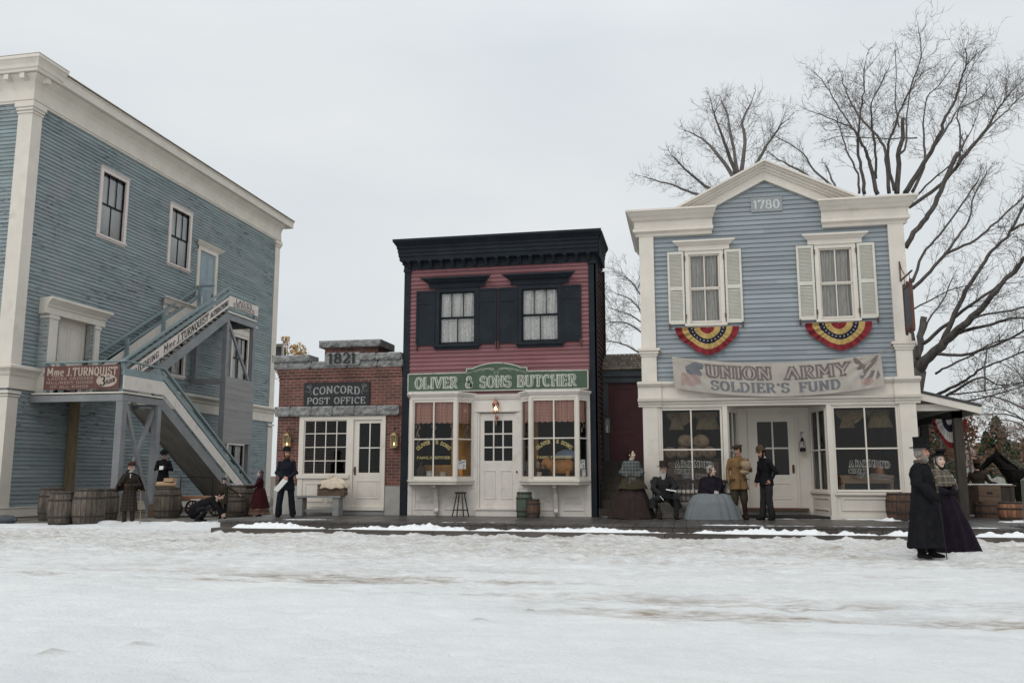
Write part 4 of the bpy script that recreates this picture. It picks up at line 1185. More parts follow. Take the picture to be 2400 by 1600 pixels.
def butcher_sign():
    F = Fr((0, FAC - .06, 0), (1, 0, 0), (0, -1, 0))
    n = 24
    out = [(-7.50, 3.59), (-2.56, 3.59), (-2.56, 4.075), (-4.19, 4.085), (-4.19, 4.19)]
    cx, top = -5.02, 4.33
    out += [(-4.36 - (1.32) * i / n, 4.19 + (top - 4.19) * math.sin(PI * i / n) ** .8 if 0 < i < n else 4.19) for i in range(n + 1)]
    out += [(-5.85, 4.19), (-5.85, 4.085), (-7.50, 4.075)]
    b = MB(); b.prism([F.p(u, z, 0) for u, z in out], F.n * .035)
    s = b.build('painted_sign', 'green_sign'); tag(s, 'long green sign reading OLIVER & SONS BUTCHER with an arched top, over the bay windows', 'sign')
    e = MB(); m = len(out)                      # cream border
    cxx, czz = -5.03, 3.85
    for i in range(m):
        a, c = out[i], out[(i + 1) % m]
        if abs(a[0] - c[0]) + abs(a[1] - c[1]) < 1e-4: continue
        e.bar(F.p(a[0], a[1], .03), F.p(c[0], c[1], .03), .03, .034, F.n)
    e.build('border', 'sign_cream', s)
    f = ffn(F, .037)
    t = MB()
    for w, a, c in (('OLIVER', -7.30, -6.10), ('&', -5.88, -5.66), ('SONS', -5.48, -4.62), ('BUTCHER', -4.46, -2.86)):
        text_mesh(t, w, f, a, c, 3.68, .285, .30, .15, .34)
    t.build('lettering', 'sign_cream', s)
    t2 = MB()                                   # green inline in the letters
    for w, a, c in (('OLIVER', -7.30, -6.10), ('&', -5.88, -5.66), ('SONS', -5.48, -4.62), ('BUTCHER', -4.46, -2.86)):
        text_mesh(t2, w, f, a + .012, c + .012, 3.69, .265, .07, .02, 0, lift=.005)
    t2.build('letter_inline', 'green_sign', s)
    sc = MB()
    for sx in (-1, 1):
        for amp, ln, z in ((.10, .78, 4.09), (.07, .55, 4.13), (.05, .36, 4.15)):
            P = [(cxx + sx * (.05 + ln * k / 16), z + amp * math.sin(PI * (k / 16) ** .8) * (1 - .2 * k / 16) - .05 * (k / 16) ** 2) for k in range(17)]
            sc.tube([F.p(x, z_, .038) for x, z_ in P], .006, 4)
    sc.tube([F.p(cxx + .05 * math.cos(t_ / 12 * 2 * PI), 4.045 + .055 * math.sin(t_ / 12 * 2 * PI), .038) for t_ in range(13)], .006, 4)
    sc.build('scrollwork', 'sign_cream', s)
butcher_sign()

# ------------------------------------------------------------------ alley with the dark red door
def alley():
    B = thing('alley_building', 'small dark lean-to with a tall dark red door and shingle roof squeezed between two shops', 'building', (-1.75, 24.5, DECK))
    Y = 24.5
    w = MB(); w.box(-2.33, -2.17, Y, Y + .15, 1.73, 4.3); w.box(-1.25, -1.15, Y, Y + .15, 1.73, 4.3); w.box(-2.17, -1.25, Y, Y + .15, 3.88, 4.3)
    w.box(-2.33, -1.15, Y + 2, Y + 2.1, 0, 4.3)
    w.box(-2.33, -1.15, Y - .10, Y, 4.06, 4.24); w.box(-2.33, -1.15, Y - .04, Y + .02, 3.9, 4.05)
    w.build('wall', 'slate_trim', B)
    F = Fr((0, Y + .05, 0), (1, 0, 0), (0, -1, 0))
    panel_door(B, F, -2.17, -1.25, 1.74, 3.88, 'red_door', o=0, panels=((-2.03, -1.40, 2.62, 3.74), (-2.03, -1.40, 1.95, 2.46)), handle=(-2.11, 2.62))
    r = MB()
    for k in range(6):
        y0 = Y - .16 + k * .14; z0 = 4.245 + k * .085
        x = -2.36
        while x < -1.12:
            wd = random.uniform(.09, .17); x1 = min(x + wd, -1.12)
            r.hexa([(x, y0, z0), (x1 - .006, y0, z0), (x1 - .006, y0 + .22, z0 + .125), (x, y0 + .22, z0 + .125), (x, y0, z0 + .022), (x1 - .006, y0, z0 + .022), (x1 - .006, y0 + .22, z0 + .135), (x, y0 + .22, z0 + .135)])
            x = x1
    r.build('roof', 'shingle', B)
    s = MB(); n = 7
    for k in range(n):
        z1 = 1.73 - k * (1.45 / n)
        s.box(-2.33, -1.17, FAC - .05 + (n - 1 - k) * .215, Y - .001 * k, DECK + .002 * k, z1)
    s.build('door_steps', 'darkwood', B)
alley()

# ------------------------------------------------------------------ general store with the gable
def shop_window(B, F, u0, u1, z0, z1, cols=2, rows=2, bar=.035, name='shop_window'):
    s = MB(); b = .05
    fbox(s, F, u0 - b, u0, z0 - b, z1 + b, -.06, .02); fbox(s, F, u1, u1 + b, z0 - b, z1 + b, -.06, .02)
    fbox(s, F, u0, u1, z0 - b, z0, -.06, .018); fbox(s, F, u0, u1, z1, z1 + b, -.06, .018)
    for i in range(1, cols):
        x = u0 + (u1 - u0) * i / cols; fbox(s, F, x - bar / 2, x + bar / 2, z0, z1, -.04, .012)
    for i in range(1, rows):
        z = z0 + (z1 - z0) * i / rows; fbox(s, F, u0, u1, z - bar / 2, z + bar / 2, -.042, .010)
    w = s.build(name, 'trim', B)
    p = MB(); p.add([F.p(u0, z0, -.02), F.p(u1, z0, -.02), F.p(u1, z1, -.02), F.p(u0, z1, -.02)], [(0, 1, 2, 3)]); p.build('pane', 'glass', w)
    return w
def raymond(w, F, u0, u1):
    t = MB(); W_ = u1 - u0
    f = lambda u, v, o: F.p(u0 + u, v + .03 * math.sin(u * 5 / W_), -.012 + o)
    for lift, th, tn in ((0, .27, .17), (.003, .17, .07)):
        t = MB(); sf = .0 if lift else .34
        for s_, a, b, z, h in (('A.RAY', .21, .51, 1.52, .15), ('MOND', .53, .86, 1.54, .15), ('CHOICE', .19, .48, 1.36, .105), ('GRO', .33, .48, 1.25, .10), ('CERIES', .54, .88, 1.26, .10)):
            text_mesh(t, s_, f, a * W_, b * W_, z, h, th, tn, sf, lift=lift)
        t.build('lettering', 'sign_black' if lift else 'sign_pale', w)
def swag(w, F, u0, u1, z):
    s = MB()
    um = (u0 + u1) / 2
    for a, b in ((u0 + .1, um + .1), (um + .1, u1 - .05)):
        s.grid(lambda p, q: F.p(a + (b - a) * p, z - .02 - q * (.10 + .26 * math.sin(PI * p)), -.35 - .04 * math.sin(q * 18) - .03 * q), 20, 12)
    for x in (u0 + .35, um + .30, u1 - .2):
        s.grid(lambda p, q: F.p(x + (p - .5) * (.10 + .28 * q), z - .05 - q * .42, -.30 - .025 * math.sin(p * 30)), 24, 4)
    s.build('swag_curtain', 'swag', w, smooth=True)

def union_store():
    B = thing('general_store', 'blue grey clapboard store with cream gable, pilasters and recessed cream doorway', 'building', (2.15, 23.0, DECK))
    X0, X1 = -1.15, 5.46
    D = 35.0
    holes = [(.03, 1.0, 5.2, 7.15), (3.3, 4.28, 5.2, 7.15)]
    def lim(z):
        if z < 8.25: return (-.95, 5.25)
        k = (8.97 - z) / (8.97 - 8.3); h = 1.28 * k + .16
        return (2.13 - h, 2.13 + h)
    w = MB(); clap(w, FX, -.95, 5.25, 3.62, 8.96, .123, holes, lim, .024)
    w.build('wall', 'union_blue', B)
    sd = MB()
    FLs = Fr((X0 + .02, 0, 0), (0, 1, 0), (-1, 0, 0)); FRs = Fr((X1 - .02, 0, 0), (0, 1, 0), (1, 0, 0))
    clap(sd, FRs, FAC + .3, D, DECK, 7.9, .123); clap(sd, FLs, FAC + .3, D, DECK, 7.9, .123)
    sd.box(X0, X1, D, D + .1, 0, 8.0)
    sd.build('side_wall', 'union_blue', B)
    p = MB()
    for a, b in ((X0, X0 + .38), (X1 - .38, X1)):
        fbox(p, FX, a, b, 4.60, 7.60, -.3, .08)
        fbox(p, FX, a - .005, b + .005, 3.66, 4.46, -.3, .09)
        fbox(p, FX, a - .06, b + .06, 4.46, 4.54, -.3, .15); fbox(p, FX, a - .10, b + .10, 4.54, 4.60, -.3, .19); fbox(p, FX, a - .03, b + .03, 4.40, 4.46, -.3, .12)
        fbox(p, FX, a, b, DECK, 3.14, -.3, .08)
    p.build('pilaster', 'trim', B)
    c = MB()                                    # upper cornice returns
    pr = [(.08, 7.60), (.10, 7.62), (.10, 7.68), (.20, 7.72), (.20, 7.80), (.15, 7.805), (.15, 8.0), (.22, 8.02), (.28, 8.08), (.34, 8.12), (.42, 8.20), (.46, 8.21), (.46, 8.26)]
    fprof(c, FX, X0, .70, pr, -.05, (.6, .35)); fprof(c, FX, 3.56, X1, pr, -.05, (.35, .6))
    fprof(c, FLs, FAC, 26.8, [(o * .75, z) for o, z in pr], -.05, (1, 0)); fprof(c, FRs, FAC, 26.8, [(o * .75, z) for o, z in pr], -.05, (1, 0))
    c.build('cornice', 'trim', B)
    g = MB()                                    # raking cornice of the gable
    ax, az = 2.13, 9.44
    for sx in (-1, 1):
        a = Vector((ax + sx * 2.42, 0, 8.22)); b = Vector((ax, 0, az))
        d = (b - a); nrm = Vector((-d.z, 0, d.x)).normalized()
        if nrm.z < 0: nrm = -nrm
        for t0, t1, o0, o1 in ((-.42, -.21, -.1, .10), (-.21, -.16, -.1, .16), (-.16, -.10, -.1, .22), (-.10, -.05, -.1, .30), (-.05, 0, -.1, .40)):
            q = []
            for tt in (t0, t1):
                for pt in (a, b):
                    m = pt + nrm * tt
                    if pt is b:                 # mitre at the apex
                        m = b + Vector((0, 0, tt / nrm.z))
                    else:
                        m = a + Vector((0, 0, tt / nrm.z))
                    q.append(m)
            lo_a, lo_b, hi_a, hi_b = q
            pts = []
            for o in (o1, o0):
                pts.append([Vector((v.x, FAC - o, v.z)) for v in (lo_a, lo_b, hi_b, hi_a)])
            g.add(pts[0] + pts[1], [(0, 1, 2, 3), (7, 6, 5, 4), (0, 4, 5, 1), (1, 5, 6, 2), (2, 6, 7, 3), (3, 7, 4, 0)])
    g.build('raking_cornice', 'trim', B)
    r = MB()
    for sx in (-1, 1):
        r.prism([(ax + sx * 3.32, FAC + .1, 7.86), (ax + sx * 3.32, D + .3, 7.86), (ax, D + .3, az - .06), (ax, FAC + .1, az - .06)], (0, 0, .05))
    r.prism([(X0, D, 7.9), (X1, D, 7.9), (ax, D, az - .1)], (0, .05, 0))
    r.build('roof', 'roof', B)
    # storefront cornice
    e = MB()
    ent = [(.06, 3.08), (.06, 3.14), (.10, 3.15), (.10, 3.20), (.17, 3.22), (.19, 3.28), (.10, 3.29), (.10, 3.58), (.14, 3.60), (.20, 3.66), (.20, 3.71), (.06, 3.74)]
    fprof(e, FX, X0 - .02, X1 + .02, ent, -.3, (.15, .15))
    for a, b in ((X0 - .04, X0 + .42), (X1 - .42, X1 + .04)):
        fprof(e, FX, a, b, [(o + .05, z) for o, z in ent], -.3, (.15, .15))
    e.build('storefront_cornice', 'trim', B)
    # storefront joinery
    j = MB()
    fbox(j, FX, X0 + .38, -.71, DECK, 3.08, -.1, .05); fbox(j, FX, 5.04, X1 - .38, DECK, 3.08, -.1, .05)
    fbox(j, FX, -.71, .85, 3.05, 3.09, -.1, .045); fbox(j, FX, 3.51, 5.04, 3.05, 3.09, -.1, .045)
    for a, b in ((.85, .97), (3.37, 3.50)): fbox(j, FX, a, b, .36, 3.09, -.1, .05)
    for a, b in ((-.71, .85), (3.50, 5.04)):
        fbox(j, FX, a, b, .36, .92, -.1, .02); fbox(j, FX, a - .03, b + .12, .86, .93, -.1, .09)
        for q in ((a + .12, b - .1, .48, .52), (a + .12, b - .1, .76, .80)): fbox(j, FX, *q, .0, .045)
        fbox(j, FX, a + .12, a + .16, .52, .76, .0, .043); fbox(j, FX, b - .14, b - .1, .52, .76, .0, .043)
    fbox(j, FX, -.75, 1.0, DECK, .36, -.1, .06); fbox(j, FX, 3.35, 5.08, DECK, .36, -.1, .06)
    YR = FAC + 1.2
    FB = Fr((0, YR, 0), (1, 0, 0), (0, -1, 0))
    fbox(j, FB, 1.28, 1.58, DECK, 3.2, -.1, .0); fbox(j, FB, 2.76, 3.10, DECK, 3.2, -.1, .0); fbox(j, FB, 1.58, 2.76, 2.96, 3.2, -.1, .0)
    fbox(j, FB, 1.54, 1.60, .5, 3.0, -.05, .03); fbox(j, FB, 2.74, 2.80, .5, 3.0, -.05, .03); fbox(j, FB, 1.54, 2.80, 2.96, 3.01, -.05, .032)
    fbox(j, FB, 1.28, 3.10, DECK, .44, -.1, .03)
    j.box(.97, 3.37, FAC + .0, YR, 3.10, 3.16)
    j.build('storefront', 'trim', B)
    th = MB(); fbox(th, FB, 1.40, 2.98, .44, .50, -.1, .22); th.build('threshold', mat('worn brown sill', (.12, .06, .04), .7), B)
    sw = shop_window(B, FX, -.66, .79, .98, 2.99); raymond(sw, FX, -.66, .79); swag(sw, FX, -.66, .79, 2.98)
    sw2 = shop_window(B, FX, 3.55, 4.99, .99, 2.99); raymond(sw2, FX, 3.55, 4.99); swag(sw2, FX, 3.55, 4.99, 2.98)
    # angled side windows of the recess
    for (a, b) in (((.97, FAC + .02), (1.28, YR)), ((3.10, YR), (3.37, FAC + .02))):
        L = math.hypot(b[0] - a[0], b[1] - a[1]); u = ((b[0] - a[0]) / L, (b[1] - a[1]) / L, 0)
        F = Fr((a[0], a[1], 0), u, (u[1], -u[0], 0))
        shop_window(B, F, .12, L - .1, .99, 2.95, 2, 2)
        q = MB(); fbox(q, F, 0, L, DECK, .94, -.06, .0); fbox(q, F, 0, L, 3.0, 3.1, -.06, .0); fbox(q, F, 0, L, .88, .94, -.06, .05); fbox(q, F, 0, .07, .94, 3.0, -.06, .0); fbox(q, F, L - .05, L, .94, 3.0, -.06, .0)
        for k in ((.15, L - .12, .48, .51), (.15, L - .12, .76, .79)): fbox(q, F, *k, -.01, .025)
        q.build('recess_panel', 'trim', B)
    panel_door(B, FB, 1.60, 2.74, .50, 2.96, 'trim', o=-.02, glass=(1.78, 2.56, 1.35, 2.74), gcols=2, grows=2, panels=((1.78, 2.56, .72, 1.14),), handle=(2.66, 1.50), bar=.04)
    # upper windows
    for (u0, u1) in ((.13, .92), (3.39, 4.19)):
        win = sash_window(B, FX, (u0, u1, 5.26, 7.07), (2, 2), sash='trim', case='trim', cw=.10, curtain='sheer', bar=.03)
        hood(win, FX, u0 - .20, u1 + .20, 7.18, 7.43, 'trim', proj=.2)
        for a, b in ((u0 - .55, u0 - .13), (u1 + .13, u1 + .55)):
            s = MB()
            fw = .055; z0, z1 = 5.22, 7.16
            fbox(s, FX, a, a + fw, z0, z1, .03, .075); fbox(s, FX, b - fw, b, z0, z1, .03, .075)
            for q in ((z0, z0 + .09), (6.12, 6.21), (z1 - .07, z1)): fbox(s, FX, a + fw, b - fw, *q, .032, .073)
            z = z0 + .09
            while z < z1 - .08:
                if not (6.10 < z < 6.2):
                    s.add([FX.p(a + fw, z, .068), FX.p(b - fw, z, .068), FX.p(b - fw, z + .042, .038), FX.p(a + fw, z + .042, .038)], [(0, 1, 2, 3)])
                z += .036
            s.build('shutter', mat('cream shutter paint', (.575, .55, .48), .65, .06) if 'cream shutter paint' not in bpy.data.materials else bpy.data.materials['cream shutter paint'], win)
        q = MB()
        for x in (u0 - .53, u1 + .53): fbox(q, FX, x - .015, x + .015, 5.10, 5.24, .02, .10)
        for x in (u0 - .11, u1 + .11):
            for z in (5.42, 6.98): fbox(q, FX, x - .02, x + .02, z - .06, z + .06, .05, .085)
        q.build('shutter_hardware', 'rust', win)
    # rooms behind the glass
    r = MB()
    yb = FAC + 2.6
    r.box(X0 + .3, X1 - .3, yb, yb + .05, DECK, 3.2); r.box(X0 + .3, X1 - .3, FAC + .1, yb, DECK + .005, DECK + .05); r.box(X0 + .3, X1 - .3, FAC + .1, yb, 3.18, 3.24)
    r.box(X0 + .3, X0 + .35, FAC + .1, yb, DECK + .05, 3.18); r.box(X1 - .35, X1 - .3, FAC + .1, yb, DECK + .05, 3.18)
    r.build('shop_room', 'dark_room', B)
    k = MB(); k.box(-.85, .95, FAC + .75, FAC + .80, .5, 1.78); k.build('room_panel', 'brown_room', B)
    # date plate
    sg = MB(); fbox(sg, FX, 1.77, 2.56, 8.13, 8.52, .02, .045)
    pl = sg.build('date_plate', mat('grey date plate', (.26, .275, .285), .7, .08), B)
    text('1780', mat('white numerals', (.50, .50, .49), .6), pl, ffn(FX, .048), 1.83, 2.50, 8.21, .22, thick=.2, thin=.15, serif=0)
union_store()

# ------------------------------------------------------------------ timber side porch of the store
def side_porch():
    P = thing('side_porch', 'open timber side porch with dark posts and a sloping roof beside the store', 'porch', (6.3, 25, DECK))
    r = MB()
    r.prism([(5.5, 22.95, 3.36), (6.95, 22.95, 2.97), (6.95, 30, 2.97), (5.5, 30, 3.36)], (0, 0, .06))
    r.build('roof', 'roof', P)
    f = MB()
    f.prism([(5.48, 22.98, 3.18), (6.93, 22.98, 2.80), (6.93, 22.98, 2.965), (5.48, 22.98, 3.355)], (0, .05, 0))
    f.box(6.88, 6.93, 23.03, 30, 2.80, 2.955)
    f.box(5.48, 6.5, 23.15, 23.25, 2.90, 3.06)
    f.build('fascia', 'trim', P)
    c = MB(); c.add([(5.5, 23.03, 3.3), (6.88, 23.03, 2.94), (6.88, 30, 2.94), (5.5, 30, 3.3)], [(0, 1, 2, 3)]); c.build('ceiling', 'underside', P)
    for x, y in ((6.48, 23.35), (6.6, 27.0), (6.48, 29.8)):
        q = MB(); q.box(x - .10, x + .10, y - .1, y + .1, DECK, 2.9); q.build('post', 'darkwood', P)
    b = MB(); b.box(6.38, 6.58, 23.25, 29.9, 2.72, 2.9); b.box(5.5, 6.4, 26.9, 27.1, 2.72, 2.9); b.build('beam', 'darkwood', P)
side_porch()

# ------------------------------------------------------------------ boardwalk and step
def boardwalk():
    d = MB()
    x = -11.05
    while x < 6.45:
        wd = random.uniform(.24, .29)
        d.box(x, x + wd - .008, 19.5, FAC + .2, DECK - .05, DECK - random.uniform(0, .005))
        x += wd
    while x < 9.0:                              # the front edge runs back beyond the corner
        wd = random.uniform(.24, .29)
        y0 = 20.6 + (x - 6.45) * 1.28
        d.hexa([(x, y0, DECK - .05), (x + wd - .008, y0 + wd * 1.28, DECK - .05), (x + wd - .008, 31, DECK - .05), (x, 31, DECK - .05), (x, y0, DECK), (x + wd - .008, y0 + wd * 1.28, DECK), (x + wd - .008, 31, DECK), (x, 31, DECK)])
        x += wd
    d.box(6.45, 6.9, 26.2, 30, DECK, .55)
    o = d.build('boardwalk', 'deck'); tag(o, kind='structure')
    e = MB()
    x = -11.0
    while x < 6.45:
        L = random.uniform(.26, .30)
        e.box(x, x + L - .01, 19.515, 19.6, DECK - .20, DECK - .055); x += L
    e.hexa([(6.45, 20.65, .05), (8.9, 23.8, .05), (8.9, 23.95, .05), (6.45, 20.8, .05), (6.45, 20.65, DECK - .055), (8.9, 23.8, DECK - .055), (8.9, 23.95, DECK - .055), (6.45, 20.8, DECK - .055)])
    e.box(6.42, 6.5, 19.6, 20.8, .0, DECK - .055); e.box(-11.05, -10.95, 19.6, FAC, .0, DECK - .055)
    o = e.build('boardwalk_edge', 'deck_edge'); tag(o, kind='structure')
    s = MB(); x = -10.95
    while x < 6.6:
        L = random.uniform(2.2, 3.6); x1 = min(x + L, 6.6)
        s.box(x, x1 - .01, 19.02, 19.50, -.05, .125 + random.uniform(-.004, .004)); x = x1
    s.hexa([(6.6, 19.9, -.05), (9.3, 23.3, -.05), (9.3, 23.8, -.05), (6.6, 20.6, -.05), (6.6, 19.9, .12), (9.3, 23.3, .12), (9.3, 23.8, .12), (6.6, 20.6, .12)])
    o = s.build('boardwalk_step', 'deck_edge'); tag(o, kind='structure')
boardwalk()

# =================================================================== GROUND, SNOW, TREES
_rs = np.random.RandomState(3)
_tab = _rs.rand(256, 256)
def vnoise(x, y):
    xi = np.floor(x).astype(int); yi = np.floor(y).astype(int)
    fx = x - xi; fy = y - yi
    fx = fx * fx * (3 - 2 * fx); fy = fy * fy * (3 - 2 * fy)
    g = lambda a, b: _tab[a & 255, b & 255]
    return (g(xi, yi) * (1 - fx) + g(xi + 1, yi) * fx) * (1 - fy) + (g(xi, yi + 1) * (1 - fx) + g(xi + 1, yi + 1) * fx) * fy
def fbm(x, y, o=4, gain=.5):
    s = 0; a = 1; t = 0
    for i in range(o):
        s = s + a * (vnoise(x + 17.3 * i, y + 9.1 * i) - .5); t += a
        a *= gain; x = x * 2.03; y = y * 2.03
    return s / t
def sstep(x, a, b):
    t = np.clip((x - a) / (b - a), 0, 1)
    return t * t * (3 - 2 * t)

PITS = [tuple(onz) for onz in ()]
def gz(px, py):
    d = ray(px, py); return CAMP + d * (-1.3 / d.z)
_prs = random.Random(5)
FOOT = []
for k in range(150):
    px, py = _prs.uniform(0, 2400), _prs.uniform(1285, 1590)
    p = gz(px, py); FOOT.append((p.x, p.y, _prs.uniform(.05, .10), _prs.uniform(.015, .035)))
CLUMP = [(115, 1532, .06), (322, 1514, .06), (1125, 1458, .05), (1243, 1435, .05), (1180, 1350, .05), (680, 1352, .05)]
def snow_fields(X, Y):
    warp = fbm(X * .25, Y * .25, 3) * 3.0
    road = sstep(Y + warp * .4, 12.8, 15.5) * (1 - sstep(Y, 19.6, 20.5))
    h = .05 * fbm(X * .35, Y * .6, 3)
    rough = .25 + .75 * road
    h = h + rough * (.13 * fbm(X * 2.0 + 31, Y * 3.2, 4, .6) + .10 * fbm(X * 7.0, Y * 11.0, 3, .6))
    h = h + .035 * fbm(X * 1.1 + 7, Y * 4.0, 3) * (1 - road)
    h = h + .016 * np.minimum(0, fbm(X * 3.1 + 3, Y * 4.2 + 9, 2) + .10) * 6 * (1 - .5 * road)
    # tracks running along the street
    d = .12 + .42 * road + .24 * sstep(Y, 7.5, 12)
    d = d * (.55 + 1.1 * np.clip(fbm(X * .9 + 3, Y * 1.6, 4, .6) + .35, 0, 1)) - .10
    d = np.clip(d, 0, 1)
    for yc, wd, amt, x0, x1 in ((11.6, 1.3, .42, -20, -2), (9.8, 1.2, .42, -2, 4.5), (13.4, 1.2, .30, -18, 9), (11.2, .75, .8, -20, -1.3), (9.2, .85, .9, -1.2, 4.2), (10.2, .5, .5, -5, 3.5), (12.6, .5, .4, -18, 8), (17.6, 1.3, .75, -18, 9), (15.9, .9, 1.0, 1.2, 8), (14.3, .4, .45, -14, 8), (16.4, .5, .9, 4.4, 8)):
        band = np.exp(-(((Y - yc + .35 * warp * .35) / wd) ** 2)) * sstep(X, x0 - 2, x0 + 2) * (1 - sstep(X, x1 - 2, x1 + 2))
        nn = sstep(fbm(X * .55 + yc, Y * 2.4, 6, .68), -.17, .12)
        d = np.maximum(d, 1.5 * amt * band * nn)
        h = h - .03 * band * nn
    for px, py, r in CLUMP:
        p = gz(px, py); g = np.exp(-(((X - p.x) / (r * 1.6)) ** 2 + ((Y - p.y) / (r * 1.4)) ** 2)); d = np.maximum(d, .8 * g); h = h + .045 * g
    for fx, fy, r, dp in FOOT:
        g = np.exp(-(((X - fx) / r) ** 2 + ((Y - fy) / (r * .7)) ** 2)); h = h - dp * g
    # little heaps along the foot of the step
    heap = np.exp(-((Y - 18.78) / .28) ** 2) * sstep(X, -11.5, -10.5) * (1 - sstep(X, 6.4, 7.2))
    h = h + heap * (.03 + .20 * np.maximum(0, fbm(X * .8 + 5, Y * .5, 3) + .12) + .14 * np.maximum(0, fbm(X * 4, Y * 4, 3)))
    # bare trodden earth along the blue building and behind the walk
    bare = sstep(-X, 13.2, 14.6) * sstep(Y, 21.4 + .5, 22.6) * (1 - .0 * X)
    bare = np.clip(bare + .6 * fbm(X * 1.2, Y * 1.2, 3) * bare, 0, 1)
    h = h * (1 - .8 * bare) 
    bank = np.exp(-((Y - (22.0 + .4 * fbm(X * .7, 0 * Y, 2) * 3)) / .35) ** 2) * sstep(-X, 12, 12.6) * (1 - sstep(-X, 16.3, 16.8))
    h = h + bank * (.09 + .16 * np.maximum(0, fbm(X * 2.2, Y * 2.2, 3)))
    bare = bare * (1 - np.clip(bank * 1.6, 0, 1))
    grass = sstep(Y, 24.5, 26.5) * sstep(X, 6.2, 7.2)
    grass = np.maximum(grass, sstep(Y, 60, 75))
    h = h * (1 - .7 * grass)
    under = sstep(Y, 19.6, 19.9) * sstep(X, -11.0, -10.9) * (1 - sstep(X, 6.3, 6.5))
    h = h * (1 - under) - .06 * under
    fade = 1 - sstep(np.hypot(X, Y), 30, 60)
    h = h * fade
    rise = sstep(Y, 70, 330)
    return h + rise * 1.5, np.clip(d, 0, 1), np.clip(grass, 0, 1), np.clip(bare, 0, 1)

def axis(lo, hi, step, far, grow=1.22):
    a = list(np.arange(lo, hi, step)); s = step; x = a[-1]
    while x < far:
        s *= grow; x += s; a.append(x)
    s = step; x = a[0]; pre = []
    while x > -far:
        s *= grow; x -= s; pre.append(x)
    return np.array(pre[::-1] + a)
def ground():
    xs = axis(-23, 11, .052, 900)
    ys = [-900, -300, -100, -40, -15, -5, 0, 2.5]
    y = 4.0
    while y < 26: 
        ys.append(y); y += max(.035, y * .0042)
    s = .12
    while y < 900:
        ys.append(y); s *= 1.13; y += s
    ys = np.array(ys)
    X, Y = np.meshgrid(xs, ys)
    H, D, G, Bm = snow_fields(X, Y)
    nx, ny = len(xs), len(ys)
    co = np.stack([X, Y, H], -1).reshape(-1, 3)
    idx = np.arange(nx * ny).reshape(ny, nx)
    f = np.stack([idx[:-1, :-1], idx[:-1, 1:], idx[1:, 1:], idx[1:, :-1]], -1).reshape(-1, 4)
    me = bpy.data.meshes.new('snow_ground')
    me.vertices.add(len(co)); me.vertices.foreach_set('co', co.ravel())
    me.loops.add(f.size); me.loops.foreach_set('vertex_index', f.ravel())
    me.polygons.add(len(f)); me.polygons.foreach_set('loop_start', np.arange(0, f.size, 4)); me.polygons.foreach_set('loop_total', np.full(len(f), 4))
    me.polygons.foreach_set('use_smooth', [True] * len(f))
    me.update(); me.validate()
    ca = me.color_attributes.new('cover', 'FLOAT_COLOR', 'POINT')
    cc = np.stack([D.ravel(), G.ravel(), Bm.ravel(), np.ones(D.size)], -1)
    ca.data.foreach_set('color', cc.ravel())
    m = bpy.data.materials.new('trodden snow'); m.use_nodes = True
    nt = m.node_tree; bs = nt.nodes['Principled BSDF']
    bs.inputs['Roughness'].default_value = .75; bs.inputs['Specular IOR Level'].default_value = .25
    at_ = nt.nodes.new('ShaderNodeVertexColor'); at_.layer_name = 'cover'
    sp = nt.nodes.new('ShaderNodeSeparateColor'); nt.links.new(at_.outputs[0], sp.inputs[0])
    t = nt.nodes.new('ShaderNodeTexCoord')
    n1 = _noise(nt, t.outputs['Object'], .8, 6, .6)
    base = _ramp(nt, n1.outputs['Fac'], .3, (.795, .815, .825), .7, (.885, .89, .89)).outputs[0]
    mp_ = nt.nodes.new('ShaderNodeMapping'); mp_.inputs['Scale'].default_value = (2.2, 6, 3); nt.links.new(t.outputs['Object'], mp_.inputs[0])
    n2 = _noise(nt, mp_.outputs[0], 1.5, 8, .7)
    # dirt breaks up with fine noise
    rf = _ramp(nt, n2.outputs['Fac'], .36, (.12, .12, .12), .64, (1.0, 1.0, 1.0))
    dm = nt.nodes.new('ShaderNodeMath'); dm.operation = 'MULTIPLY'; dm.use_clamp = True
    nt.links.new(rf.outputs[0], dm.inputs[0]); nt.links.new(sp.outputs[0], dm.inputs[1])
    dcol = _ramp(nt, n1.outputs['Fac'], .35, (.29, .225, .165), .65, (.42, .365, .30)).outputs[0]
    c = _mix(nt, dm.outputs[0], base, dcol)
    n5 = _noise(nt, t.outputs['Object'], 13, 8, .75)
    ad_ = _ramp(nt, sp.outputs[0], .05, (.15, .15, .15), .5, BW1)
    sl = _ramp(nt, n5.outputs['Fac'], .60, BW0, .70, (.5, .5, .5))
    fl = _mix(nt, 1.0, sl.outputs[0], ad_.outputs[0], 'MULTIPLY')
    c = _mix(nt, fl, c, (.44, .40, .345))
    gcol = _ramp(nt, n2.outputs['Fac'], .35, (.075, .10, .035), .65, (.20, .19, .085)).outputs[0]
    c = _mix(nt, sp.outputs[1], c, gcol)
    bcol = _ramp(nt, n2.outputs['Fac'], .35, (.075, .066, .052), .65, (.155, .135, .11)).outputs[0]
    c = _mix(nt, sp.outputs[2], c, bcol)
    nt.links.new(c, bs.inputs['Base Color'])
    b1 = _noise(nt, t.outputs['Object'], 22, 6, .7)
    bp = nt.nodes.new('ShaderNodeBump'); bp.inputs['Strength'].default_value = .9; bp.inputs['Distance'].default_value = .05
    nt.links.new(b1.outputs['Fac'], bp.inputs['Height']); nt.links.new(bp.outputs[0], bs.inputs['Normal'])
    me.materials.append(m)
    o = bpy.data.objects.new('snow_ground', me); COL.objects.link(o); tag(o, kind='structure')
    return m
SNOW_M = ground()
M['snow'] = mat('clean snow', (.82, .83, .84), .75, .05, 3, bump=.5, bump_scale=26, dirt=(.60, .58, .54), dirt_at=.66, dirt_scale=3)

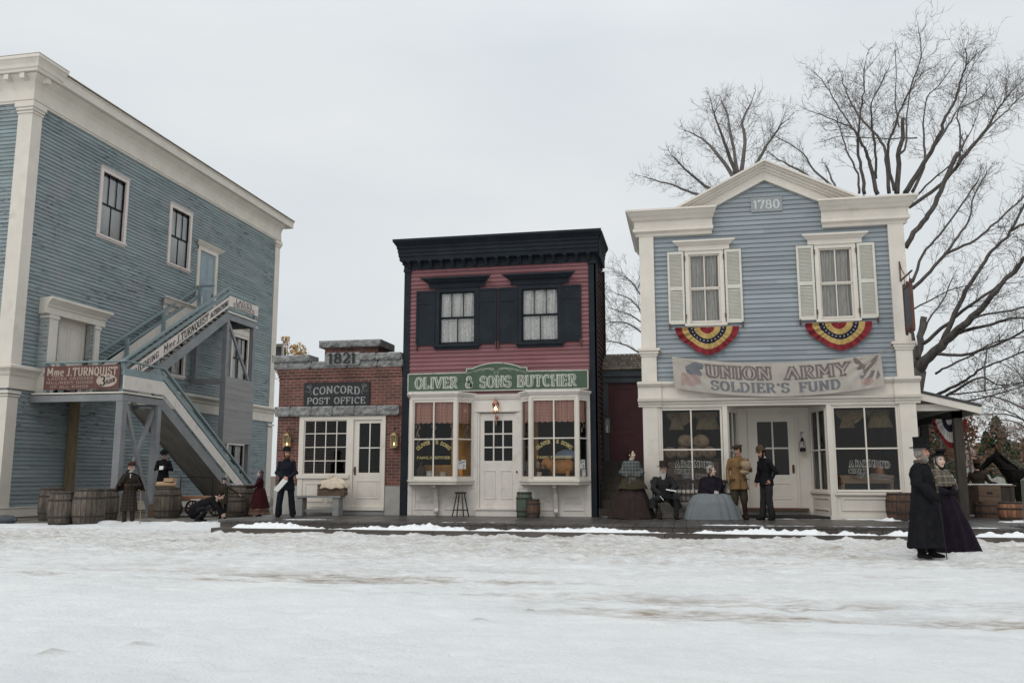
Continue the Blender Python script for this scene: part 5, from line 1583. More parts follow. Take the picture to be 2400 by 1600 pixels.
def snow_strip(pts, wid, hgt, name='snow_bank', seed=0, dens=.035, gaps=.0):
    """uneven ridge of snow lying along a line"""
    L = sum((Vector(b) - Vector(a)).length for a, b in zip(pts, pts[1:]))
    n = max(4, int(L / dens)); k = 9
    mb = MB(); P = []
    acc = [0]
    for a, b in zip(pts, pts[1:]): acc.append(acc[-1] + (Vector(b) - Vector(a)).length)
    def along(s):
        for i in range(len(pts) - 1):
            if s <= acc[i + 1] or i == len(pts) - 2:
                t = (s - acc[i]) / (acc[i + 1] - acc[i]); return Vector(pts[i]).lerp(Vector(pts[i + 1]), t), (Vector(pts[i + 1]) - Vector(pts[i])).normalized()
    def fn(u, v):
        c, d = along(u * L)
        sd = Vector((-d.y, d.x, 0))
        a = noise.noise(Vector((u * L * .55, seed, 0))); b = noise.noise(Vector((u * L * 3.0, seed, 4)));e = noise.noise(Vector((u * L * 9.0, v * 5, seed)))
        amp = max(0, .62 + 1.1 * a + .5 * b + .25 * e - gaps) * min(1, u * L / .3, (1 - u) * L / .3)
        w_ = wid * (.5 + .5 * min(1, amp))
        q = v * 2 - 1
        return c + sd * (q * w_ / 2 + .03 * b) + Vector((0, 0, hgt * amp * max(0, (1 - q * q)) ** .7 * (1 + .45 * e) - .012))
    mb.grid(fn, n, k)
    o = mb.build(name, 'snow', smooth=True)
    return tag(o, kind='stuff')
snow_strip([(-10.6, 19.28, .125), (-4.6, 19.28, .125)], .44, .10, seed=1, gaps=.02)
snow_strip([(-4.9, 19.30, .125), (1.2, 19.28, .125)], .42, .09, seed=2, gaps=.05)
snow_strip([(.6, 19.27, .125), (6.6, 19.27, .125)], .47, .125, seed=3)
snow_strip([(6.7, 20.35, .125), (9.1, 23.35, .125)], .45, .10, seed=4)
snow_strip([(4.2, 22.45, DECK), (5.6, 22.5, DECK)], .45, .10, seed=9)
snow_strip([(.0, 19.62, DECK), (6.3, 19.60, DECK)], .16, .016, seed=12, gaps=-.1)
snow_strip([(-9.9, 20.3, DECK), (-8.2, 20.25, DECK)], .40, .012, seed=21, gaps=-.3)
snow_strip([(-5.9, 19.7, DECK), (-2.4, 19.72, DECK)], .14, .012, seed=16, gaps=.1)
snow_strip([(-2.2, 22.9, DECK), (5.2, 22.80, DECK)], .14, .02, seed=25, gaps=.1)
snow_strip([(6.9, 21.9, DECK), (8.6, 24.0, DECK)], .9, .03, seed=30, gaps=-.2)

# ------------------------------------------------------------------ trees
M['bark'] = mat('grey brown bark', (.105, .093, .085), .95, .35, 4, (2, 2, .5), bump=.4)
M['twig'] = mat('pale grey twigs', (.17, .153, .143), .95, .25, 4)
M['bark_far'] = mat('brown grey twig bark', (.145, .13, .122), .95, .25, 4)
def leaf_mat(name, cols):
    m = bpy.data.materials.new(name); m.use_nodes = True
    nt = m.node_tree; bs = nt.nodes['Principled BSDF']; bs.inputs['Roughness'].default_value = .9; bs.inputs['Specular IOR Level'].default_value = .1
    g = nt.nodes.new('ShaderNodeNewGeometry')
    r = nt.nodes.new('ShaderNodeValToRGB'); r.color_ramp.interpolation = 'LINEAR'
    el = r.color_ramp.elements
    while len(el) < len(cols): el.new(.5)
    for i, c in enumerate(cols):
        el[i].position = i / (len(cols) - 1); el[i].color = (*c, 1)
    nt.links.new(g.outputs['Random Per Island'], r.inputs[0]); nt.links.new(r.outputs[0], bs.inputs['Base Color'])
    return m
M['leaf_oak'] = leaf_mat('rust brown oak leaves', [(.10, .045, .028), (.17, .075, .04), (.12, .065, .04), (.07, .04, .03)])
M['leaf_gold'] = leaf_mat('golden leaves', [(.40, .22, .05), (.50, .30, .08), (.30, .16, .04)])
M['leaf_rose'] = leaf_mat('dry rose brown leaves', [(.19, .115, .09), (.25, .16, .12), (.15, .095, .08)])
M['leaf_green'] = leaf_mat('dark evergreen needles', [(.028, .045, .026), (.045, .065, .035), (.02, .034, .022)])
M['leaf_autumn'] = leaf_mat('autumn woodland leaves', [(.13, .070, .040), (.16, .085, .04), (.075, .075, .04), (.10, .060, .045), (.045, .055, .030), (.12, .065, .045)])

class Tree:
    def __init__(s, seed):
        s.r = random.Random(seed); s.w = MB(); s.t = MB(); s.l = MB(); s.ends = []
    def limb(s, pts, r0, r1, k=6):
        """thick limb through the given points, smoothed and slightly wavy"""
        P = [Vector(p) for p in pts]; out = []
        n = len(P)
        for i in range(n - 1):
            p0, p1, p2, p3 = P[max(i - 1, 0)], P[i], P[i + 1], P[min(i + 2, n - 1)]
            m = 4
            for j in range(m):
                t = j / m
                out.append(.5 * ((2 * p1) + (p2 - p0) * t + (2 * p0 - 5 * p1 + 4 * p2 - p3) * t * t + (3 * p1 - p0 - 3 * p2 + p3) * t ** 3))
        out.append(P[-1])
        N = len(out)
        wob = .07 * r0 + .012
        out = [p + Vector((s.r.gauss(0, wob), s.r.gauss(0, wob), s.r.gauss(0, wob * .6))) if 0 < i < N - 1 else p for i, p in enumerate(out)]
        rad = [r0 + (r1 - r0) * (i / (N - 1)) ** .8 for i in range(N)]
        s.w.tube(out, rad, k)
        return out, rad
    def twig(s, p, d, L, r, depth, up=.25, droop=0.0):
        """one shoot with side shoots"""
        n = max(3, int(L / .35)); n = min(n, 6)
        pts = [p]; q = Vector(p); dd = Vector(d).normalized()
        for i in range(n):
            dd = (dd + Vector((s.r.gauss(0, .13), s.r.gauss(0, .13), s.r.gauss(0, .11) + up * .22 - droop * .2))).normalized()
            q = q + dd * (L / n); pts.append(q.copy())
        s.t.tube(pts, [r * (1 - .72 * i / n) for i in range(n + 1)], 3, cap=False)
        s.ends.append(pts[-1])
        if depth > 0:
            m = s.r.randint(3, 5) if depth > 1 else s.r.randint(2, 4)
            for _ in range(m):
                i = s.r.randint(1, n)
                ax = (pts[i] - pts[i - 1]).normalized()
                side = ax.orthogonal(); side.rotate(Matrix.Rotation(s.r.uniform(0, 2 * PI), 3, ax))
                nd = ax * s.r.uniform(.6, 1.1) + side * s.r.uniform(.5, 1.0)
                s.twig(pts[i], nd, L * s.r.uniform(.38, .68), max(.005, r * .6), depth - 1, up, droop)
    def dress(s, line, rad, n, L0, L1, depth=2, start=.25, up=.35, droop=0.0):
        """sprout shoots along a limb"""
        N = len(line)
        for _ in range(n):
            t = start + (1 - start) * s.r.random() ** .8
            i = min(N - 2, int(t * (N - 1)))
            ax = (line[i + 1] - line[i]).normalized()
            side = ax.orthogonal(); side.rotate(Matrix.Rotation(s.r.uniform(0, 2 * PI), 3, ax))
            L = L0 + (L1 - L0) * s.r.random()
            s.twig(line[i], ax * s.r.uniform(.7, 1.1) + side * s.r.uniform(.5, .9), L * (1.1 - .4 * t), max(.008, min(rad[i] * .5, 0.005 + L * .0055)), depth, up, droop)
        ax = (line[-1] - line[-2]).normalized()
        s.twig(line[-1], ax, L1 * .45, max(.007, rad[-1] * .8), depth, up, droop)
    def leaves(s, pts, n, size, spread):
        for _ in range(n):
            c = s.r.choice(pts) + Vector((s.r.gauss(0, spread), s.r.gauss(0, spread), s.r.gauss(0, spread * .8)))
            a = Vector((s.r.gauss(0, 1), s.r.gauss(0, 1), s.r.gauss(0, 1))).normalized(); b = a.orthogonal().normalized()
            z = size * s.r.uniform(.6, 1.4)
            s.l.add([c - a * z, c - b * z * .5, c + a * z, c + b * z * .5], [(0, 1, 2, 3)])
    def build(s, name, label, base, bark='bark', leaf=None, group=None):
        t = thing(name, label, 'tree', base, 0, group)
        s.w.build('branches', bark, t, smooth=True)
        if s.t.v: s.t.build('twigs', 'twig', t, smooth=True)
        if leaf: s.l.build('foliage', leaf, t)
        return t

def zA(x, y): return (1900 + x / 3.564, 60 + y / 3.564)
def zB(x, y): return (2080 + x / 3.2656, 480 + y / 3.2656)
def zC(x, y): return (1420 + x / 2.4, 60 + y / 2.4)

def big_tree():
    T = Tree(11); Y0 = 33.0
    def L(conv, pts, y0, y1, r0, r1, n, l0, l1, depth=2, k=6, droop=0.0, start=.2):
        m = len(pts); P = []
        for i, (x, y) in enumerate(pts):
            px = conv(x, y); P.append(at(px[0], px[1], y0 + (y1 - y0) * i / (m - 1)))
        line, rad = T.limb(P, r0 * (.56 if conv is zA else .70 if r0 > .25 else .60), r1 * .62, k)
        T.dress(line, rad, int(n * 1.05), l0 * .75, l1 * .68, depth, start, .35 if not droop else .0, droop)
        return line
    base = at(2128, 1118, Y0); base.z = -.1
    fork = at(2150, 868, Y0)
    T.limb([base, base.lerp(fork, .5) + Vector((-.2, 0, 0)), fork], .42, .30, 10)
    T.limb([fork, at(2118, 700, Y0 + .6), at(2098, 560, Y0 + .8), at(2092, 470, Y0 + .8)], .15, .09, 9)
    T.limb([at(2105, 620, Y0 + .7), at(2050, 520, Y0), at(2022, 460, Y0 - .3)], .11, .07, 8)
    T.limb([at(2098, 560, Y0 + .8), at(2120, 500, Y0 + 1), at(2122, 452, Y0 + 1)], .12, .10, 8)
    T.limb([at(2100, 640, Y0 + .7), at(2075, 540, Y0 - .4), at(2058, 458, Y0 - .6)], .11, .07, 8)
    # limbs rising above the store roof
    L(zA, [(450, 1410), (420, 1200), (392, 990), (400, 900), (422, 700), (440, 560), (450, 350)], Y0 - .3, Y0 - 2.5, .12, .03, 26, .9, 2.0)
    L(zA, [(560, 1410), (500, 1200), (470, 1060), (430, 1000), (395, 920), (340, 850), (200, 790), (0, 715)], Y0 - .2, Y0 - 1, .15, .025, 26, .9, 2.0)
    L(zA, [(405, 1400), (395, 1240), (300, 1040), (240, 850), (215, 760)], Y0, Y0 + 1.5, .085, .03, 14, .8, 1.7)
    L(zA, [(430, 1000), (350, 850), (240, 700), (150, 540), (95, 460), (30, 390)], Y0 - .4, Y0 + 1, .07, .02, 22, .8, 1.8)
    L(zA, [(655, 1400), (630, 1120), (590, 970), (440, 800), (380, 720), (300, 560), (260, 420)], Y0 + .5, Y0 + 2.5, .13, .025, 28, .9, 2.0)
    T.limb([at(*zA(720, 1400), Y0 + .6), at(*zA(735, 1080), Y0 + .6), at(*zA(770, 940), Y0 + .5), at(*zA(771, 770), Y0 + .4)], .10, .065, 8)
    L(zA, [(700, 1380), (640, 1080), (680, 900), (760, 680), (840, 500), (920, 260), (900, 30)], Y0 + .4, Y0 - 2, .12, .02, 34, .9, 2.1)
    L(zA, [(735, 1080), (800, 1000), (800, 780), (830, 560), (930, 400), (1040, 340)], Y0 + .5, Y0 + 3, .09, .02, 24, .8, 1.9)
    L(zA, [(545, 1280), (540, 1050), (515, 850), (510, 650), (590, 480), (655, 350)], Y0 - .2, Y0 - 3, .09, .02, 24, .9, 1.9)
    L(zA, [(790, 1400), (920, 1190), (1010, 1040), (1080, 900), (1130, 760), (1210, 620), (1260, 440), (1300, 310), (1295, 190)], Y0 + .8, Y0 - 1.5, .19, .022, 32, .9, 2.2, k=7)
    L(zA, [(850, 1390), (940, 1190), (952, 1000), (940, 830), (975, 600), (1090, 480), (1210, 300)], Y0 + 1, Y0 + 3.5, .11, .02, 26, .9, 2.0)
    L(zA, [(1010, 1040), (1150, 840), (1230, 700), (1400, 620), (1520, 480)], Y0 + .5, Y0 + 2, .08, .02, 18, .8, 1.8)
    L(zA, [(870, 1450), (1000, 1300), (1200, 1130), (1330, 900), (1400, 720)], Y0 + .6, Y0 - 2, .07, .02, 14, .8, 1.8)
    L(zA, [(740, 850), (705, 640), (710, 430), (712, 205)], Y0, Y0, .05, .02, 2, .4, .6)
    L(zA, [(890, 938), (600, 945), (250, 925), (110, 970)], Y0 - 2, Y0 - 2.4, .05, .015, 4, .4, .8)
    L(zA, [(1240, 1140), (1250, 880), (1225, 740), (1300, 560), (1300, 440), (1440, 200)], Y0, Y0 + 2, .07, .02, 24, .9, 2.0)
    # limbs on the right side
    L(zB, [(135, 330), (240, 170), (340, 40), (430, -160), (545, -400)], Y0 + .3, Y0 - .8, .17, .13, 6, .8, 1.8, k=8)
    L(zA, [(1230, 1160), (1330, 1030), (1460, 870), (1560, 700), (1640, 600), (1782, 440)], Y0 - .8, Y0 - 2, .13, .02, 34, .9, 2.3)
    L(zA, [(1300, 1080), (1500, 840), (1650, 700), (1790, 560)], Y0 - .8, Y0 + 1, .08, .02, 18, .9, 2.0)
    L(zA, [(820, 1520), (1060, 1350), (1210, 1200), (1240, 1150)], Y0 + .3, Y0 - .6, .12, .10, 5, .8, 1.6)
    t0 = L(zB, [(215, 1300), (330, 1160), (480, 1010), (580, 920), (720, 790), (830, 660), (1000, 470), (1060, 380)], Y0, Y0 - 4, .29, .07, 10, .9, 2.0, k=9, start=.5)
    L(zB, [(430, 1030), (520, 830), (600, 660), (700, 500), (800, 360), (940, 200), (1060, -30)], Y0 - 1, Y0 - 3, .16, .06, 20, .9, 2.2, k=8)
    L(zB, [(940, 200), (1045, 150), (1150, 170)], Y0 - 2.6, Y0 - 4, .08, .04, 8, .8, 1.7)
    L(zB, [(275, 1060), (470, 900), (620, 780), (860, 610), (1010, 480), (1100, 300)], Y0 - .2, Y0 - 3, .12, .05, 18, .9, 2.0, k=7)
    L(zB, [(190, 640), (330, 510), (440, 380), (640, 290), (800, 160), (980, 0), (1100, -130)], Y0 + .4, Y0 - 1, .12, .04, 20, .9, 2.0, k=7)
    L(zB, [(190, 590), (270, 380), (400, 230), (570, 0), (700, -200)], Y0 + .4, Y0 + 2, .10, .04, 18, .9, 2.0, k=7)
    L(zB, [(440, 380), (540, 240), (630, 100), (660, -60), (760, -250)], Y0, Y0 + 1, .09, .03, 18, .9, 2.0)
    L(zB, [(380, 1140), (560, 1150), (720, 1110), (900, 1040), (1060, 950)], Y0 - .8, Y0 - 4, .11, .05, 16, .8, 1.8)
    L(zB, [(540, 980), (640, 950), (780, 920), (950, 870), (1090, 870)], Y0 - 1, Y0 - 3.5, .12, .05, 14, .8, 1.8)
    L(zB, [(600, 920), (700, 850), (930, 810), (1080, 770)], Y0 - 1.5, Y0 - 4, .08, .04, 10, .8, 1.6)
    L(zB, [(370, 1290), (450, 1240), (650, 1150), (800, 1060), (1040, 1010)], Y0 - .5, Y0 - 4, .07, .03, 12, .8, 1.6)
    L(zB, [(330, 1480), (480, 1400), (600, 1340), (720, 1250), (900, 1180), (1090, 1110)], Y0 - 1, Y0 - 5, .10, .03, 22, .8, 1.7, droop=.4)
    L(zB, [(400, 1500), (570, 1390), (720, 1320), (860, 1380), (1060, 1340)], Y0 - 1.5, Y0 - 5, .09, .02, 22, .8, 1.6, droop=.5)
    L(zB, [(480, 1450), (830, 1410), (1080, 1340)], Y0 - 2, Y0 - 5, .05, .02, 16, .7, 1.5, droop=.5)
    L(zB, [(520, 1520), (800, 1460), (1000, 1400), (1080, 1380)], Y0 - 2, Y0 - 5, .05, .02, 16, .7, 1.5, droop=.5)
    L(zB, [(195, 800), (330, 730), (480, 650), (640, 615)], Y0 + 1, Y0 + 1, .06, .03, 14, .7, 1.5)
    T.limb([at(*zB(235, 1180), Y0), at(*zB(258, 1010), Y0), at(*zB(280, 855), Y0)], .12, .11, 9)
    L(zB, [(262, 1010), (330, 860), (420, 740), (500, 560)], Y0, Y0 + 1, .07, .03, 14, .7, 1.5)
    L(zB, [(760, 1110), (750, 1250), (748, 1420)], Y0 - 4, Y0 - 4, .04, .03, 1, .2, .3)
    T.build('bare_tree', 'big bare many limbed shade tree rising behind the right side of the cream gabled store', base)
big_tree()

def back_tree():
    T = Tree(23); Y0 = 40.0
    def L(pts, y0, y1, r0, r1, n, l0, l1, conv=zC):
        m = len(pts)
        P = [at(*conv(*p), y0 + (y1 - y0) * i / (m - 1)) for i, p in enumerate(pts)]
        line, rad = T.limb(P, r0, r1, 6); T.dress(line, rad, int(n * 1.15), l0 * .7, l1 * .66, 2, .15, .4)
    b = at(1735, 1110, Y0); b.z = -.1
    top = at(*zC(745, 860), Y0)
    T.limb([b, b.lerp(top, .5) + Vector((.2, 0, 0)), top], .40, .22, 8)
    L([(745, 870), (690, 720), (645, 600), (600, 470)], Y0, Y0 - 2, .13, .03, 26, .9, 2.4)
    L([(735, 870), (640, 740), (560, 650), (470, 600)], Y0, Y0 + 2, .11, .03, 24, .9, 2.2)
    L([(760, 870), (782, 660), (770, 540), (820, 430)], Y0, Y0 + 1, .13, .03, 28, .9, 2.4)
    L([(750, 860), (705, 640), (682, 500), (650, 420)], Y0, Y0 + 3, .10, .03, 24, .9, 2.2)
    L([(770, 900), (860, 760), (925, 640), (1000, 545)], Y0, Y0 - 1, .10, .03, 24, .9, 2.2)
    L([(740, 930), (590, 920), (470, 830), (380, 740)], Y0, Y0 - 3, .10, .03, 22, .9, 2.0)
    L([(740, 960), (520, 950), (400, 905), (280, 870), (215, 850)], Y0, Y0 + 1, .09, .02, 20, .8, 1.8)
    L([(1280, 960), (1110, 830), (1000, 770), (900, 700)], Y0 + 1, Y0 + 2, .09, .02, 16, .8, 1.8)
    L([(1300, 930), (1250, 885), (1150, 790), (1100, 710), (950, 620)], Y0 + 1, Y0, .07, .02, 16, .8, 1.8)
    L([(1290, 910), (1270, 860), (1238, 790)], Y0, Y0, .06, .03, 3, .6, 1.0)
    L([(760, 1000), (1000, 1000), (1280, 960)], Y0, Y0 + 1, .14, .1, 2, .6, 1.0)
    T.build('bare_tree', 'bare spreading tree whose crown shows above the peak of the gable', b, 'bark_far')
back_tree()

def side_tree():
    T = Tree(31); Y0 = 36.0
    b = at(1530, 1115, Y0); b.z = -.1
    t = at(1520, 800, Y0)
    T.limb([b, t, at(1505, 690, Y0)], .18, .08, 6)
    for pts in ([(1520, 840), (1470, 810), (1432, 800), (1405, 805)], [(1518, 790), (1475, 760), (1440, 755), (1412, 760)], [(1512, 740), (1475, 700), (1445, 690)], [(1508, 700), (1480, 660), (1455, 645)], [(1520, 770), (1480, 740), (1425, 720)]):
        P = [at(x, y, Y0 + .4 * i) for i, (x, y) in enumerate(pts)]
        l, r = T.limb(P, .05, .015, 5); T.dress(l, r, 16, .6, 1.5, 2, .1, .3)
    T.build('bare_tree', 'slender bare tree showing in the gap between the red shop and the gabled store', b, 'bark_far')
side_tree()

def crown_tree(name, label, px, py_top, Y, rad, leaf, n_l, size, seed, lean=0, bark='bark_far', group=None, squash=.8, py_base=None, nb=9, tw=2, tr=(.25, .7)):
    """leafy tree: real limbs with leaf clumps at the ends of its shoots"""
    T = Tree(seed); top = at(px, py_top, Y)
    b = at(px + lean, 1110, Y); b.z = 0
    H = top.z; T.limb([b, b.lerp(top, .35) + Vector((T.r.gauss(0, .15), 0, 0)), b.lerp(top, .7)], rad * .035 + .03, rad * .015 + .015, 6)
    for k in range(nb):
        t = T.r.uniform(*tr); p = b.lerp(top, t); a = 2 * PI * k / nb + T.r.uniform(-.4, .4)
        el = T.r.uniform(.2, 1.1)
        d = Vector((math.cos(a) * math.cos(el), math.sin(a) * math.cos(el), math.sin(el) * squash))
        q = p + d * rad * T.r.uniform(.7, 1.0)
        l, r = T.limb([p, p.lerp(q, .5) + Vector((0, 0, .1 * rad)), q], rad * .016 + .01, .010, 5)
        T.dress(l, r, 7, rad * .25, rad * .5, tw, .2, .35)
    if n_l: T.leaves(T.ends, n_l, size, rad * .05)
    return T.build(name, label, b, bark, leaf if n_l else None, group)
crown_tree('golden_tree', 'small tree with thin golden leaves peeping over the brick post office', 674, 800, 62, 1.7, 'leaf_gold', 900, .11, 41, tr=(.72, .92))
crown_tree('oak_tree', 'rust brown oak leaning out behind the porch roof of the general store', 2205, 880, 44, 2.2, 'leaf_oak', 1500, .10, 42, squash=.55)
crown_tree('oak_tree', 'low rust leaved oak seen under the porch roof', 2262, 950, 52, 2.0, 'leaf_oak', 420, .10, 43, squash=.3, nb=5, tw=1)
crown_tree('rose_tree', 'rose brown autumn tree at the right edge of the street', 2440, 850, 48, 3.8, 'leaf_rose', 1300, .07, 44, nb=14, tw=3)
crown_tree('rose_tree', 'wispy pinkish tree far behind the horse', 2415, 985, 70, 2.8, 'leaf_rose', 900, .10, 45, nb=10)

def woodland():
    """far wooded rise: one mass of small clumps"""
    R = random.Random(77); l = MB()
    for _ in range(15000):
        px = R.uniform(2080, 2620); Y = R.uniform(150, 290)
        t = (Y - 150) / 140
        base = at(px, 1112, Y); x = base.x
        top = 3.0 + 9.5 * t + 1.6 * noise.noise(Vector((px * .02, Y * .03, 0))) + 1.2 * noise.noise(Vector((px * .07, Y * .05, 3)))
        if px > 2330: top += (px - 2330) * .018
        z = R.uniform(.3, 1.0) * top * (.75 + .25 * R.random())
        c = Vector((x, Y, z)); s = R.uniform(.45, 1.0)
        a = Vector((R.gauss(0, 1), R.gauss(0, .6), R.gauss(0, 1))).normalized(); b = a.orthogonal().normalized()
        l.add([c - a * s, c - b * s * .6, c + a * s, c + b * s * .6], [(0, 1, 2, 3)])
    o = l.build('autumn_woodland', 'leaf_autumn'); tag(o, kind='stuff')
    h = MB()
    h.grid(lambda u, v: Vector((at(2020 + 700 * u, 1110, 150 + 200 * v).x, 150 + 200 * v, -.5 + 10.5 * sstep(np.float64(v), 0, .8) + 1.5 * noise.noise(Vector((u * 6, v * 5, 0))))), 40, 14)
    o = h.build('hill', mat('brown hillside', (.07, .055, .04), .95, .3, .1), smooth=True); tag(o, kind='structure')
woodland()
R_ = random.Random(9)
for i, (px, Y, h, rw) in enumerate(((2190, 130, 9.5, 2.4), (2215, 140, 8.5, 2.2), (2172, 125, 8.0, 2.2), (2345, 120, 8.6, 3.2), (2318, 150, 8.2, 2.4))):
    b = at(px, 1110, Y); T = Tree(100 + i)
    T.limb([(b.x, Y, 0), (b.x, Y, h * .6), (b.x, Y, h)], .25, .05, 5)
    for _ in range(1300):
        t = T.r.random() ** .8; z = h * (.12 + .88 * t); rr = rw * (1 - t) ** .8 * (.4 + .6 * T.r.random())
        a = T.r.uniform(0, 2 * PI); T.leaves([Vector((b.x + rr * math.cos(a), Y + rr * math.sin(a), z))], 1, .28, .15)
    o = T.build('evergreen_tree', ['tall dark evergreen on the far rise between the porch posts', 'second dark evergreen just right of the tallest one on the rise', 'dark evergreen nearest the store wall under the porch roof', 'broad dark evergreen on the rise behind the horse', 'evergreen tip standing on the skyline right of the front porch post'][i], (b.x, Y, 0), 'bark', 'leaf_green', 'evergreens on the far rise')

# =================================================================== PROPS
def at_g(px, py, Z):
    d = ray(px, py); return CAMP + d * ((Z - 1.3) / d.z)
def barrel(label, loc, h, r, wood, group='barrels along the street', hoops=(.04, .24, .74, .95), rz=0.0, name='barrel', bulge=.16, rim=.86):
    t = thing(name, label, 'barrel', loc, rz, group)
    n = 20; b = MB()
    prof = [(r * (rim + bulge * math.sin(PI * i / 8) ** .9), h * i / 8) for i in range(9)]
    for j in range(n):
        a0, a1 = 2 * PI * j / n + .012, 2 * PI * (j + 1) / n - .012
        dz = random.uniform(-.006, .006)
        vs = [(q * math.cos(a), q * math.sin(a), z + (dz if i in (0, 8) else 0)) for i, (q, z) in enumerate(prof) for a in (a0, a1)]
        vs += [(.9 * prof[-1][0] * math.cos(a), .9 * prof[-1][0] * math.sin(a), h) for a in (a0, a1)]
        b.add(vs, [(2 * i, 2 * i + 1, 2 * i + 3, 2 * i + 2) for i in range(9)])
    b.lathe([(r * .80, .02), (r * .82, h * .5), (r * .80, h - .03)], 20)
    b.build('staves', wood, t, local=True)
    for f in hoops:
        q = r * (rim + bulge * math.sin(PI * f) ** .9)
        g = MB(); w = .022
        g.lathe([(q + .001, h * f - w), (q + .009, h * f - w), (q + .009, h * f + w), (q + .001, h * f + w)], 24)
        g.build('hoop', 'hoop', t, local=True)
    return t
def V3(p, z=None):
    v = Vector(p); 
    if z is not None: v.z = z
    return v
for lab, px, py, h, r in (('weathered grey barrel at the front left of the row by the teal wall', 143, 1229, .90, .36), ('wide weathered grey barrel standing beside the man in the plaid cape', 205, 1229, .98, .42),
                          ('dark weathered barrel half hidden behind the leftmost barrel', 118, 1219, .98, .37), ('dark barrel tucked behind the front leg of the stair', 246, 1219, .95, .36)):
    barrel(lab, at_g(px, py, 0), h, r, 'barrelwood', rz=px)
barrel('grey barrel with brown paper parcels on top, under the stair', at_g(391, 1213, 0), .97, .42, 'barrelwood', rz=1)
barrel('tall grey barrel the boy and the woman in red reach towards', at_g(564, 1209, 0), 1.03, .45, 'barrelwood', rz=2)
barrel('dark squat barrel half hidden beside the boy', at_g(548, 1211, 0), .70, .36, 'barrelwood', rz=3)
barrel('green painted barrel beside the butcher door', V3(at_g(1229, 1211, DECK)), .635, .21, 'barrelgreen', rz=1)
barrel('small brown keg in front of the green barrel', V3(at_g(1250, 1212, DECK)), .46, .175, 'barrelbrown', rz=2)
barrel('brown barrel standing in snow by the right pilaster of the general store', Vector((4.86, 22.58, DECK)), .645, .31, 'barrelbrown', hoops=(.05, .3, .7, .95), rz=3)
barrel('brown wooden tub under the dovetailed crate at the end of the boardwalk', at_g(2316, 1212, DECK), .40, .34, 'barrelbrown', hoops=(.3, .75), bulge=.05, rz=4)
barrel('orange brown keg at the right end of the boardwalk', at_g(2374, 1217, DECK), .42, .31, 'barrelorange', hoops=(.1, .62, .95), rz=5)

def parcel():
    b = at_g(391, 1213, 0); z = .97
    g = MB(); L = .62
    for i in range(1):
        g.lathe([(.0, -L / 2), (.075, -L / 2), (.085, -L / 2 + .03), (.088, 0), (.085, L / 2 - .03), (.075, L / 2), (.0, L / 2)], 14, (b.x - .02, b.y - .12, z + .088), (1, .12, 0))
    o = g.build('paper_roll', 'kraft', smooth=True); tag(o, 'fat roll of brown paper lying on top of a grey barrel', 'parcel')
    g = MB(); c = Vector((b.x + .10, b.y - .08, z + .176))
    P = [(-.17, -.12), (.17, -.15), (.19, .10), (-.15, .13)]
    g.hexa([c + Vector((x, y, 0)) for x, y in P] + [c + Vector((x * .95, y * .95, .11)) for x, y in P])
    o = g.build('paper_parcel', 'kraft'); tag(o, 'small flat brown paper parcel on top of the paper roll', 'parcel')
    s = MB(); s.bar(c + Vector((-.17, 0, .115)), c + Vector((.19, -.02, .115)), .012, .01); s.bar(c + Vector((0, -.14, .115)), c + Vector((.02, .12, .116)), .012, .01); s.build('string', 'burlap', o)
parcel()

def round_bag():
    c = at_g(12, 1226, 0)
    g = MB(); g.lathe([(.02, 0), (.2, .01), (.25, .08), (.24, .15), (.15, .22), (.05, .235)], 22, c, None, 1.35, 1)
    g.tube([c + Vector((.3, -.02, .12)), c + Vector((.40, -.05, .09))], [.05, .025], 8)
    o = g.build('grey_bag', mat('dark slate canvas', (.055, .062, .07), .7, .3, 6, bump=.3), smooth=True); tag(o, 'plump dark grey bag lying on the ground at the corner of the teal building', 'bag')
round_bag()

def cart():
    c = at_g(455, 1205, 0); c.z = 0; c.y = 27.0
    c = Vector((at(455, 1150, 27.0).x, 27.0, 0))
    t = thing('luggage_cart', 'low wooden luggage cart with iron end frame and spoked wheels under the stair', 'cart', c, -.05)
    b = MB(); z = .62
    for k in range(6): b.box(-1.1, 1.0, -.42 + k * .14, -.285 + k * .14, z, z + .05)
    b.box(-1.1, 1.0, -.44, -.42, z - .10, z + .05); b.box(-1.1, 1.0, .42, .44, z - .1, z + .05); b.box(-.8, -.7, -.4, .4, z - .12, z); b.box(.6, .7, -.4, .4, z - .12, z)
    b.build('bed', mat('orange brown cart boards', (.20, .105, .062), .7, .25, 3, (.6, 3, 3), island=.2), t, local=True)
    f = MB(); f.tube([(-.25, -.40, z), (-.25, -.40, 1.28), (.95, -.40, 1.28), (.95, -.40, z)], .022, 6); f.build('end_frame', 'iron', t, local=True)
    for x, r in ((-.35, .26), (.55, .26)):
        for y in (-.46, .46):
            w = MB(); w.lathe([(r - .05, -.03), (r, -.03), (r, .03), (r - .05, .03), (r - .05, -.03)], 22, (x, y, r), (0, 1, 0), cap=False); w.lathe([(.0, -.04), (.05, -.04), (.05, .04), (0, .04)], 10, (x, y, r), (0, 1, 0))
            for k in range(8):
                a = 2 * PI * k / 8; w.bar((x, y, r), (x + (r - .03) * math.cos(a), y, r + (r - .03) * math.sin(a)), .03, .02, (0, 1, 0))
            w.build('wheel', 'rust', t, local=True)
    pl = MB(); pl.box(.58, .62, -.462, -.45, .30, .55); pl.tube([(.80 + .10 * math.cos(a / 10 * 5 + .6), -.47, .35 + .10 * math.sin(a / 10 * 5 + .6)) for a in range(11)], .022, 5)
    pl.bar((.2, -.46, .56), (.9, -.46, .56), .02, .04)
    pl.build('painted_letter', 'china', t, local=True)
cart()

